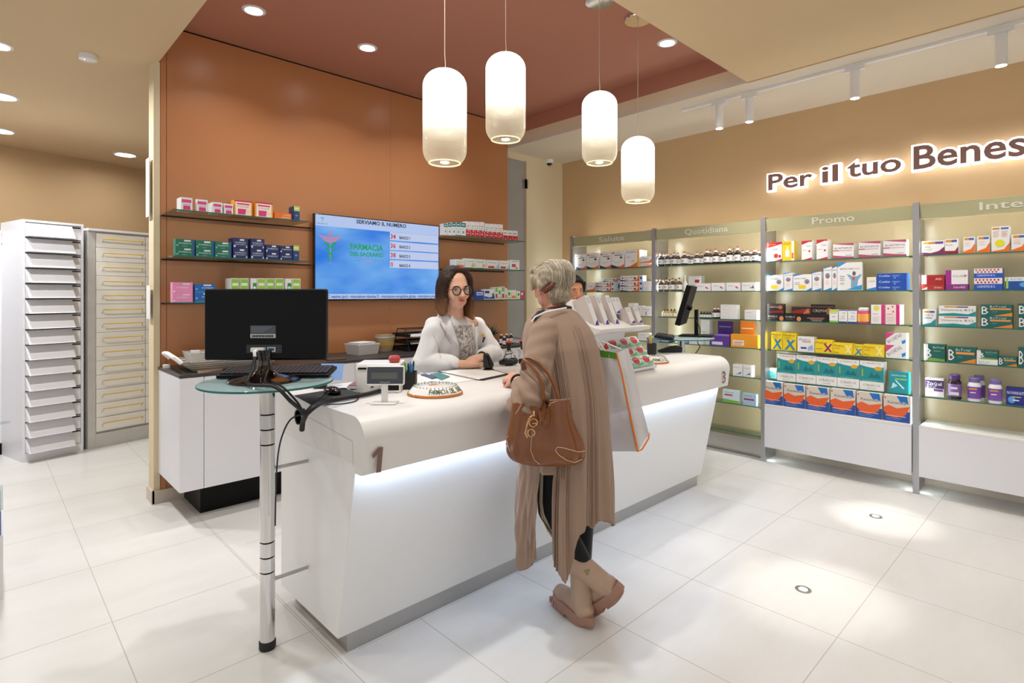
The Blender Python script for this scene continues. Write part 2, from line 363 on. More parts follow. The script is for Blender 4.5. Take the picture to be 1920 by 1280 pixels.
# ---------------------------------------------------------------- pendants
def pendant_glass(zt, zb):
    m, t, p = newmat('frosted_to_clear_pendant_glass'); N = t.nodes; L = t.links; N.remove(p); out = N['Material Output']
    tc = N.new('ShaderNodeTexCoord'); sp = N.new('ShaderNodeSeparateXYZ'); L.new(tc.outputs['Object'], sp.inputs[0])
    mr = N.new('ShaderNodeMapRange'); mr.inputs[1].default_value = -.33; mr.inputs[2].default_value = -.19; L.new(sp.outputs[2], mr.inputs[0])
    em = N.new('ShaderNodeEmission'); em.inputs[0].default_value = (1, .93, .84, 1); em.inputs[1].default_value = 1.7
    tr = N.new('ShaderNodeBsdfTransparent'); tr.inputs[0].default_value = (.93, .9, .82, 1); gl = N.new('ShaderNodeBsdfGlossy'); gl.inputs['Roughness'].default_value = .03
    lw = N.new('ShaderNodeLayerWeight'); lw.inputs[0].default_value = .25
    m1 = N.new('ShaderNodeMixShader'); L.new(lw.outputs['Facing'], m1.inputs[0]); L.new(tr.outputs[0], m1.inputs[1])
    e2 = N.new('ShaderNodeEmission'); e2.inputs[0].default_value = (1, .84, .6, 1); e2.inputs[1].default_value = .75
    m0 = N.new('ShaderNodeMixShader'); m0.inputs[0].default_value = .5; L.new(gl.outputs[0], m0.inputs[1]); L.new(e2.outputs[0], m0.inputs[2]); L.new(m0.outputs[0], m1.inputs[2])
    mrb = N.new('ShaderNodeMapRange'); mrb.inputs[1].default_value = -.42; mrb.inputs[2].default_value = -.25; mrb.inputs[3].default_value = .2; mrb.inputs[4].default_value = .65; L.new(sp.outputs[2], mrb.inputs[0])
    mh = N.new('ShaderNodeMixShader'); L.new(mrb.outputs[0], mh.inputs[0]); L.new(m1.outputs[0], mh.inputs[1]); L.new(e2.outputs[0], mh.inputs[2])
    m2 = N.new('ShaderNodeMixShader'); L.new(mr.outputs[0], m2.inputs[0]); L.new(mh.outputs[0], m2.inputs[1]); L.new(em.outputs[0], m2.inputs[2])
    L.new(m2.outputs[0], out.inputs[0]); return m
PG = pendant_glass(0, 0)
RIM = glassmat('pendant_rim_glass', '#ffe9b8', .05, body=0.0)
RIMG = emat('lit_glass_rim', '#ffe2a4', .9)
pend = []
for i, (px, D, yt, yb, cp, lb) in enumerate((
    (834, 2.80, 131, 306, None, 'capsule glass pendant lamp, leftmost of the four'), (948, 3.06, 101, 262, None, 'capsule glass pendant lamp, second from left and highest'),
    (1124, 3.50, 173, 306, (1126, 13), 'capsule glass pendant lamp, third from left, under a mirrored canopy'), (1196, 3.74, 257, 378, (1195, 51), 'capsule glass pendant lamp, rightmost and lowest of the four'))):
    zt = Q(px, yt, D).z; zb = Q(px, yb, D).z; p = Q(px, 200, D); H = zt-zb
    t = Thing('pendant_lamp', lb, 'pendant lamp', (p.x, p.y, zt), 0, 'glass pendant lamps over the counter')
    r = .110; pr = [(.012, 0)]
    for a in range(10, 91, 10): pr.append((.012+(r-.012)*math.sin(R(a)), -.085*(1-math.cos(R(a)))))
    for k in range(1, 8): pr.append((r, -.085-(H-.085-.07)*k/8))
    for a in range(0, 61, 10): pr.append((r-.060*(1-math.cos(R(a)))*1.05, -(H-.07)-.07*math.sin(R(a))/math.sin(R(60))))
    pr[-1] = (.078, -H)
    b = MB(); b.lathe(pr, PG, 40, cap=False); sh = t.part(b, 'glass_shade', world=False)
    b = MB(); b.torus((0, 0, -H), .078, .003, RIMG, seg=36); b.lathe([(.001, -H+.004), (.076, -H+.002)], M['glass'], 36, cap=False)
    t.part(b, 'bottom_ring', world=False, parent=sh)
    b = MB(); b.lathe([(.001, -.05), (.02, -.06), (.028, -.11), (.02, -.15), (.001, -.155)], emat('lamp_bulb', '#fff2dc', 5), 16); t.part(b, 'bulb', world=False)
    b = MB(); b.tube([(0, 0, -.03), (.004, 0, .03), (.0, .0, .08), (0, 0, ZT-zt-.02)], .0022, pmat('clear_cable', '#c9b3a2', .3), 6); t.part(b, 'cable', world=False)
    b = MB(); cz = ZT-zt; b.lathe([(.001, cz-.022), (.088, cz-.022), (.092, cz-.018), (.092, cz-.0)], M['chrome'], 36); t.part(b, 'ceiling_canopy', world=False)
    lamp('pendant_light', 'POINT', (0, 0, -H*.45), 6, (1, .88, .72), .06, parent=t.o)
# ================================================================= SERVICE COUNTER
CX0, CX1 = 1.007, 3.912
XP = frame((0, 0, 0), (0, 1, 0), (1, 0, 0))       # prism frame: local x = world Y, local y = world Z, extrude = world X
t = Thing('service_counter', 'long white pharmacy counter with rounded front edge and lit underside, marked 1 and 3', 'counter', (2.46, 2.2, 0))
body = [(2.04, .077), (1.893, .79), (2.60, .79), (2.60, .077)]
b = MB(); b.X = XP; b.prism(body, CX0+.004, CX1-.004, M['lam']); bo = t.part(b, 'body', bevel=.003)
prof = [(1.893, .757), (1.850, .757), (1.838, .760)]
for a in range(0, 91, 10): prof.append((1.822+.085-.085*math.cos(R(a)), .883+.085*math.sin(R(a))))
prof += [(2.64, .968), (2.64, .79), (1.893, .79)]; prof.reverse()
b = MB(); b.X = XP; b.prism(prof, CX0, CX1, M['white']); t.part(b, 'top_shell')
b = MB(); b.box(CX0+.05, CX1-.05, 2.05, 2.55, 0, .077, M['steel']); t.part(b, 'plinth')
b = MB(); b.X = XP; b.prism([(1.858, .7535), (1.888, .7535), (1.888, .7568), (1.858, .7568)], CX0+.012, CX1-.012, emat('counter_led', '#c6dfff', 13)); t.part(b, 'led_strip', 'cold white light strip under the overhang')
b = MB(); gv = pmat('panel_joint', '#b9b3ae', .5)
for (y0_, z0_, y1_, z1_) in ((2.34, .905, 1.912, .872), (1.912, .872, 1.905, .78)):
    d = Vector((0, y1_-y0_, z1_-z0_)).normalized(); n_ = Vector((0, -d.z, d.y))*.0011; p0, p1 = Vector((CX0-.0006, y0_, z0_)), Vector((CX0-.0006, y1_, z1_))
    b.add([p0+n_, p1+n_, p1-n_, p0-n_], [(0, 1, 2, 3)], gv)
t.part(b, 'end_panel_joint')
num = pmat('brown_lettering', '#7e5f57', .5)
b = MB(); zf = lambda px, py: onY(px, py, 1.8185)
pts = [zf(*q) for q in ((697.5, 853), (710, 838), (718.5, 838), (714.5, 885), (705, 886.5), (708.5, 851), (699, 860))]
b.add([tuple(q) for q in pts], [tuple(range(7))], num); t.part(b, 'numeral_one')
q0 = onY(1352, 716, 1.818); b = MB(); b.text('3', 0, 0, .085, num, frame((q0.x+.02, 1.8195, .79), (1, 0, 0), (0, -1, 0)), w=.055); t.part(b, 'numeral_three')
b = MB(); b.X = Matrix(((0, 0, -1, CX0), (0, 1, 0, 2.40), (1, 0, 0, .885), (0, 0, 0, 1)))
b.lathe([(.001, 0), (.03, 0), (.034, .003), (.034, 0)], M['blackg'], 24); t.part(b, 'cable_grommet')
# ================================================================= BACK COUNTER
t = Thing('wall_cabinet', 'floating white cabinet below the shelves on the terracotta wall', 'cabinet', (2.5, 4.1, .2))
b = MB(); b.box(.888, 4.12, 3.875, 4.418, .205, .905, M['grey_lam']); t.part(b, 'body')
for i, (x0, x1) in enumerate(((.888, 1.02), (1.023, 2.05), (2.053, 3.08), (3.083, 4.12))):
    b = MB(); b.box(x0, x1, 3.857, 3.875, .205, .903, M['grey_lam']); t.part(b, 'door', bevel=.002)
b = MB(); b.box(1.04, 4.05, 4.01, 4.4, 0, .205, M['black']); t.part(b, 'kick_base', 'black recessed base')
WT = .925
b = MB(); b.box(.886, 4.125, 3.855, 4.419, .906, WT, M['wt'])
tag(b.build('worktop', bevel=.0015), 'dark brown slab worktop running along the terracotta wall', 'worktop')
# ================================================================= TELEVISION
TX0, TX1, TZ0, TZ1, TY = 1.958, 3.195, 1.366, 2.073, 4.352
t = Thing('television', 'wide wall screen with blue queue display on the terracotta wall', 'television', (2.58, 4.38, 1.37))
b = MB(); b.box(TX0, TX1, TY, TY+.035, TZ0, TZ1, M['blackg']); t.part(b, 'casing', bevel=.002)
b = MB(); b.box(2.3, 2.85, TY+.035, YO, 1.55, 1.9, M['black']); t.part(b, 'wall_bracket')
def tv_mat():
    m, tt, p = newmat('screen_blue'); N = tt.nodes; L = tt.links
    tc = N.new('ShaderNodeTexCoord'); mp = N.new('ShaderNodeMapping'); mp.inputs['Scale'].default_value = (.9, 1, 2.2); mp.inputs['Rotation'].default_value = (0, .6, 0); L.new(tc.outputs['Object'], mp.inputs[0])
    n = N.new('ShaderNodeTexNoise'); n.inputs['Scale'].default_value = 1.5; n.inputs['Detail'].default_value = 3; L.new(mp.outputs[0], n.inputs[0])
    cr = N.new('ShaderNodeValToRGB'); e = cr.color_ramp.elements; e[0].position = .33; e[1].position = .62; e[0].color = (*lin('#0478f0'), 1); e[1].color = (*lin('#74b8fb'), 1)
    L.new(n.outputs[0], cr.inputs[0]); L.new(cr.outputs[0], p.inputs['Emission Color']); p.inputs['Base Color'].default_value = (0, 0, 0, 1)
    p.inputs['Emission Strength'].default_value = .6; p.inputs['Roughness'].default_value = .15; return m
def em2(n, c, s=.64):
    m = emat(n, c, s); m.node_tree.nodes['Principled BSDF'].inputs['Base Color'].default_value = (0, 0, 0, 1); return m
b = MB(); b.box(TX0+.008, TX1-.008, TY-.0015, TY, TZ0+.012, TZ1-.008, tv_mat()); scr = t.part(b, 'screen')
def tp(zx, zy, k=0): return onY(560+zx*.15625, 380+zy*.15625, TY-.002-.0004*k)
lav, lav2 = em2('screen_lavender', '#b9cdf6'), em2('screen_pale', '#c6d2f4')
navy, green, red, pink, teal = em2('screen_navy', '#24344c'), em2('screen_green', '#14a468'), em2('screen_red', '#c2283f'), em2('screen_pink', '#b98fb8'), em2('screen_teal', '#2f8f8f')
b = MB()
def rect(x0, x1, z0, z1, m, k=0): b.box(x0, x1, TY-.0022-.0005*k, TY-.0018, z0, z1, m)
hz0 = tp(190, 268).z; rect(TX0+.008, TX1-.008, hz0, TZ1-.008, lav)
rx0 = tp(1095, 400).x; rows = [(350, 447), (465, 563), (577, 672), (688, 778)]
for (a, c) in rows: rect(rx0, TX1-.012, tp(1100, c).z, tp(1100, a).z, lav2)
rect(TX0+.008, TX1-.008, TZ0+.012, tp(1000, 1094).z-.0, lav)
t.part(b, 'information_panels')
b = MB(); FT = lambda zx, zy, k=2: frame(tp(zx, zy, k), (1, 0, 0), (0, -1, 0))
def tt(s, zx0, zx1, zyb, zyt, m, off=0):
    a = tp(zx0, zyb, 2); c = tp(zx1, zyb, 2); h = (tp(zx0, zyt).z-tp(zx0, zyb).z)
    b.text(s, 0, 0, h, m, frame(a, (1, 0, 0), (0, -1, 0)), w=c.x-a.x, off=off)
a0 = tp(692, 256, 2); b.text('SERVIAMO IL NUMERO', 0, 0, .032, navy, frame((a0.x, TY-.003, 2.022), (1, 0, 0), (0, -1, 0)), w=tp(1290, 256).x-a0.x, off=.03)
tt('FARMACIA', 618, 1015, 556, 488, green, .03); tt('DEL SACRARIO', 618, 1015, 632, 585, green, .03); tt('Viterbo', 768, 880, 712, 670, pink)
for z0, z1 in ((614, 734), (908, 1018)): p0, p1 = tp(z0, 692), tp(z1, 692); rect(p0.x, p1.x, p0.z, p0.z+.0025, green, 1)
for (n_, s_, yy, y2) in (('34', 'BANCO 1', 430, 374), ('36', 'BANCO 2', 540, 486), ('38', 'BANCO 3', 652, 598), ('0', 'BANCO 4', 765, 711)):
    tt(n_, 1102, 1165 if n_ != '0' else 1133, yy, y2, red, .02); tt(s_, 1210, 1338, yy+5, yy-30, navy, .03)
tt('C reattiva (pcr) - misurazione vitamina D - misurazione emoglobina glicata - misurazione press', 348, 1650, 1142, 1106, em2('screen_textblue', '#1d4f96'), .025)
tt('FARMACIA', 215, 350, 252, 232, teal)
for px_ in ((285, 225, 175),):
    p0 = tp(285, 222, 2); b.box(p0.x-.002, p0.x+.002, TY-.0032, TY-.003, p0.z, p0.z+.035, teal); b.box(p0.x-.016, p0.x+.016, TY-.0032, TY-.003, p0.z+.026, p0.z+.030, teal)
t.part(b, 'lettering')
b = MB(); c0 = tp(380, 360, 2); k_ = .001
def disc(c, r, m, n=20): b.add([(c[0]+r*math.cos(2*math.pi*i/n), TY-.0032, c[1]+r*math.sin(2*math.pi*i/n)) for i in range(n)], [tuple(range(n))], m)
def ribbon(pts, w_, m, y=-.0032):
    vs = []
    for i, p in enumerate(pts):
        a = Vector(pts[max(i-1, 0)]); c = Vector(pts[min(i+1, len(pts)-1)]); d = (c-a).normalized(); n = Vector((-d.y, d.x)); ww = w_[i] if isinstance(w_, list) else w_
        q = Vector(p); vs += [(q.x+n.x*ww, TY+y, q.y+n.y*ww), (q.x-n.x*ww, TY+y, q.y-n.y*ww)]
    b.add(vs, [(2*i, 2*i+2, 2*i+3, 2*i+1) for i in range(len(pts)-1)], m)
cx_, zt_, zb_ = c0.x, c0.z, tp(380, 735).z
disc((cx_, zt_), .016, pink); ribbon([(cx_, zt_), (cx_, zb_)], [.005, .002], pink)
for sg in (-1, 1):
    for j in range(4):
        ribbon([(cx_+sg*.006, zt_-.04-.012*j), (cx_+sg*.05, zt_-.036-.010*j), (cx_+sg*(.115-.022*j), zt_-.022-.017*j)], [.008, .007, .001], pink)
for ph in (0, math.pi):
    P_ = []
    for i in range(60):
        u = i/59; am = .038*(1-.72*u); P_.append((cx_+am*math.sin(ph+u*2.7*math.pi+math.pi*.5), zt_-.085-u*(zt_-.085-zb_-.02)))
    ribbon(P_, [.0085*(1-.6*i/59) for i in range(60)], green, -.0034 if ph else -.0032)
    disc((P_[0][0], P_[0][1]+.004), .013, green)
t.part(b, 'caduceus_emblem')
# ================================================================= SIGN LETTERS
t = Thing('wall_sign', 'illuminated Per il tuo Benessere lettering with white halo on the sand wall', 'sign', (XW, 1.0, 2.3))
halo, brown = emat('sign_white_light', '#f4f8ff', 1.5), pmat('sign_brown', '#8a665c', .5)
XS = XW-.055
def sign(word, pa, pb, h):
    a = onX(*pa, XS); c = onX(*pb, XS); wd = a.y-c.y
    for off, ext, m, dx, nm in ((.075, .02, None, 0, 'halo'), (.018, .004, brown, -.024, 'letter')):
        v, f, x0, x1, y0, y1 = text_mesh(word, 0, 0, 3); v0, v1 = x0, x1
        v, f, x0, x1, y0, y1 = text_mesh(word, off, .03 if m is None else .01, 3)
        kx = wd/(v1-v0); ky = h/.7; X = frame((XS+dx, a.y, a.z), (0, -1, 0), (-1, 0, 0))
        b = MB(); b.add([((p[0]-v0)*kx, p[1]*ky, p[2]*.8) for p in v], f, m or halo, X); t.part(b, nm, smooth=False)
sign('Per', (1444, 357), (1524, 350), .135); sign('il', (1545, 343), (1572, 338), .135); sign('tuo', (1592, 333), (1690, 318), .135); _a = onX(1716, 318, XS); _v = _a-Vector((0, 1.078, 0)); _d = _v-EYE; _s = _d.x*FX+_d.y*FY; sign('Benessere', (1716, 318), (CX+F*(_d.x*RX+_d.y*RY)/_s, 300), .168)
# ================================================================= SHELVING BAYS (right wall)
XFR, XBK = 4.83, 5.085
SZ = [1.697, 1.448, 1.196, .948, .693]
posts = [4.075, 3.02, 1.955, .885, -.20]
fas = pmat('olive_header_panel', '#b2ad86', .3, var=.02)
fte = pmat('header_lettering', '#dcd8c8', .5)
ledm = emat('shelf_led', '#eaf7f6', 62)
bk = pmat('beige_back_panel', '#b8a583', .25, var=.02, scale=3)
BAY = [('Salute', 'Salute', 1148, 172), ('Quotidiana', 'Quotidiana', 1322, 1), ('Promo', 'Promo', 1562, 1), ('Integratori', 'Integr', 1833, 1)]
bays = []
for i, (txt, nm, _, _) in enumerate(BAY):
    y1, y0 = posts[i]-.02, posts[i+1]+.02; ym = (y0+y1)/2; dr = i >= 2
    t = Thing('shelving_bay', 'glass shelved wall bay headed '+(txt if i < 3 else 'Integr, cut by the right picture edge'), 'shelving', (XFR+.1, ym, 0), 0, 'shelving bays along the right wall')
    for yy in ([posts[i]] + ([posts[i+1]] if i == 3 else [])):
        b = MB(); b.box(XFR-.012, XFR+.028, yy-.019, yy+.019, 0, 2.07, M['alu']); b.box(XFR+.028, XFR+.0335, yy-.005, yy+.005, 0, 2.05, M['blackg'])
        b.box(XFR+.045, XBK-.001, yy-.004, yy+.004, .0, 2.03, M['alu'])
        t.part(b, 'post')
    b = MB(); b.box(XBK, XBK+.03, y0+.001-.02, y1-.001+.02, .09, 2.0, bk); t.part(b, 'back_panel')
    for yy in (posts[i]-.0062, posts[i+1]+.0002):
        b = MB(); b.box(XFR+.0345, XFR+.040, yy, yy+.006, .17 if not dr else .5, 1.95, ledm)
        if dr: b.box(XFR+.0345, XFR+.040, yy, yy+.006, .02, .125, ledm)
        t.part(b, 'led_strip', 'bright vertical light strip')
    b = MB(); b.X = frame((0, 0, 0), (-1, 0, 0), (0, 1, 0)); b.prism([(-XFR-.035, 1.952), (-XFR-.012, 1.952), (-XFR+.004, 2.052), (-XFR-.004, 2.054), (-XFR-.02, 2.03)], y0+.001, y1-.001, fas); hp = t.part(b, 'header_panel')
    b = MB(); wd = {0: .33, 1: .42, 2: .30, 3: .62}[i]
    cy_ = {0: onX(1146, 450, XFR).y, 1: onX(1323, 435, XFR).y, 2: onX(1561, 410, XFR).y, 3: onX(1836, 380, XFR).y-.31}[i]
    b.text(txt, 0, 0, .052, fte, frame((XFR+.0055, cy_+wd/2, 1.980), (0, -1, 0), (-1, 0, -.16)), w=wd, off=.012); t.part(b, 'header_lettering', parent=hp)
    b = MB(); b.box(XFR+.045, XFR+.055, y0+.01, y1-.01, 2.012, 2.014, emat('header_led', '#f4f4ee', 24)); t.part(b, 'top_led_strip', 'light strip behind the header')
    zs = SZ+([.445, .195] if not dr else [])
    for k, z in enumerate(zs):
        b = MB(); b.box(XFR+.0345, XBK-.03, y0+.002, y1-.002, z-.008, z, M['glass'])
        b.add([(XFR+.034, y0+.002, z-.008), (XFR+.034, y1-.002, z-.008), (XFR+.034, y1-.002, z), (XFR+.034, y0+.002, z)], [(0, 3, 2, 1)], M['gedge'])
        b.box(XFR+.036, XFR+.06, y0-.0, y0+.03, z-.012, z-.0082, M['black']); t.part(b, 'glass_shelf', smooth=False)
    if dr:
        b = MB(); b.box(XFR-.02, XBK-.001, y0+.004, y1-.004, .150, .470, M['grey_lam']); t.part(b, 'drawer_box', bevel=.001)
        b = MB(); b.box(XFR-.036, XFR-.0205, y0+.002, y1-.002, .133, .474, M['grey_lam']); dw = t.part(b, 'drawer_front', bevel=.001)
        b = MB(); b.box(XFR-.036, XBK-.001, y0+.002, y1-.002, .4745, .492, M['white']); t.part(b, 'top_ledge', bevel=.001)
    else:
        b = MB(); b.box(XFR+.036, XFR+.05, y0, y1, .02, .165, M['steel']); b.box(XFR-.005, XFR+.05, y0, y1, .0, .02, M['steel']); t.part(b, 'kick_panel')
    bays.append(t)
# ================================================================= WALL SHELVES (terracotta wall)
YG = 4.095; WZ = [1.968, 1.668, 1.366]
for side, (xa, xb, xr) in enumerate(((.905, 1.80, 1.957), (3.198, 4.10, 3.198))):
    for k, z in enumerate(WZ):
        lv = ('top', 'middle', 'bottom')[k]
        t = Thing('wall_shelf', lv+' clear glass shelf '+('left' if side == 0 else 'right')+' of the screen on the terracotta wall', 'shelf', ((xa+xb)/2, YO, z), 0, 'glass shelves on the terracotta wall')
        b = MB(); b.box(xa, xb, YG, YO-.002, z-.008, z, M['glass']); b.add([(xa, YG-.0004, z-.008), (xb, YG-.0004, z-.008), (xb, YG-.0004, z), (xa, YG-.0004, z)], [(0, 1, 2, 3)], M['gedge']); t.part(b, 'glass_pane', smooth=False)
        b = MB(); b.box(min(xa, xr), max(xb, xr), YO-.012, YO-.0005, z-.016, z-.0085, M['black']); t.part(b, 'wall_rail')
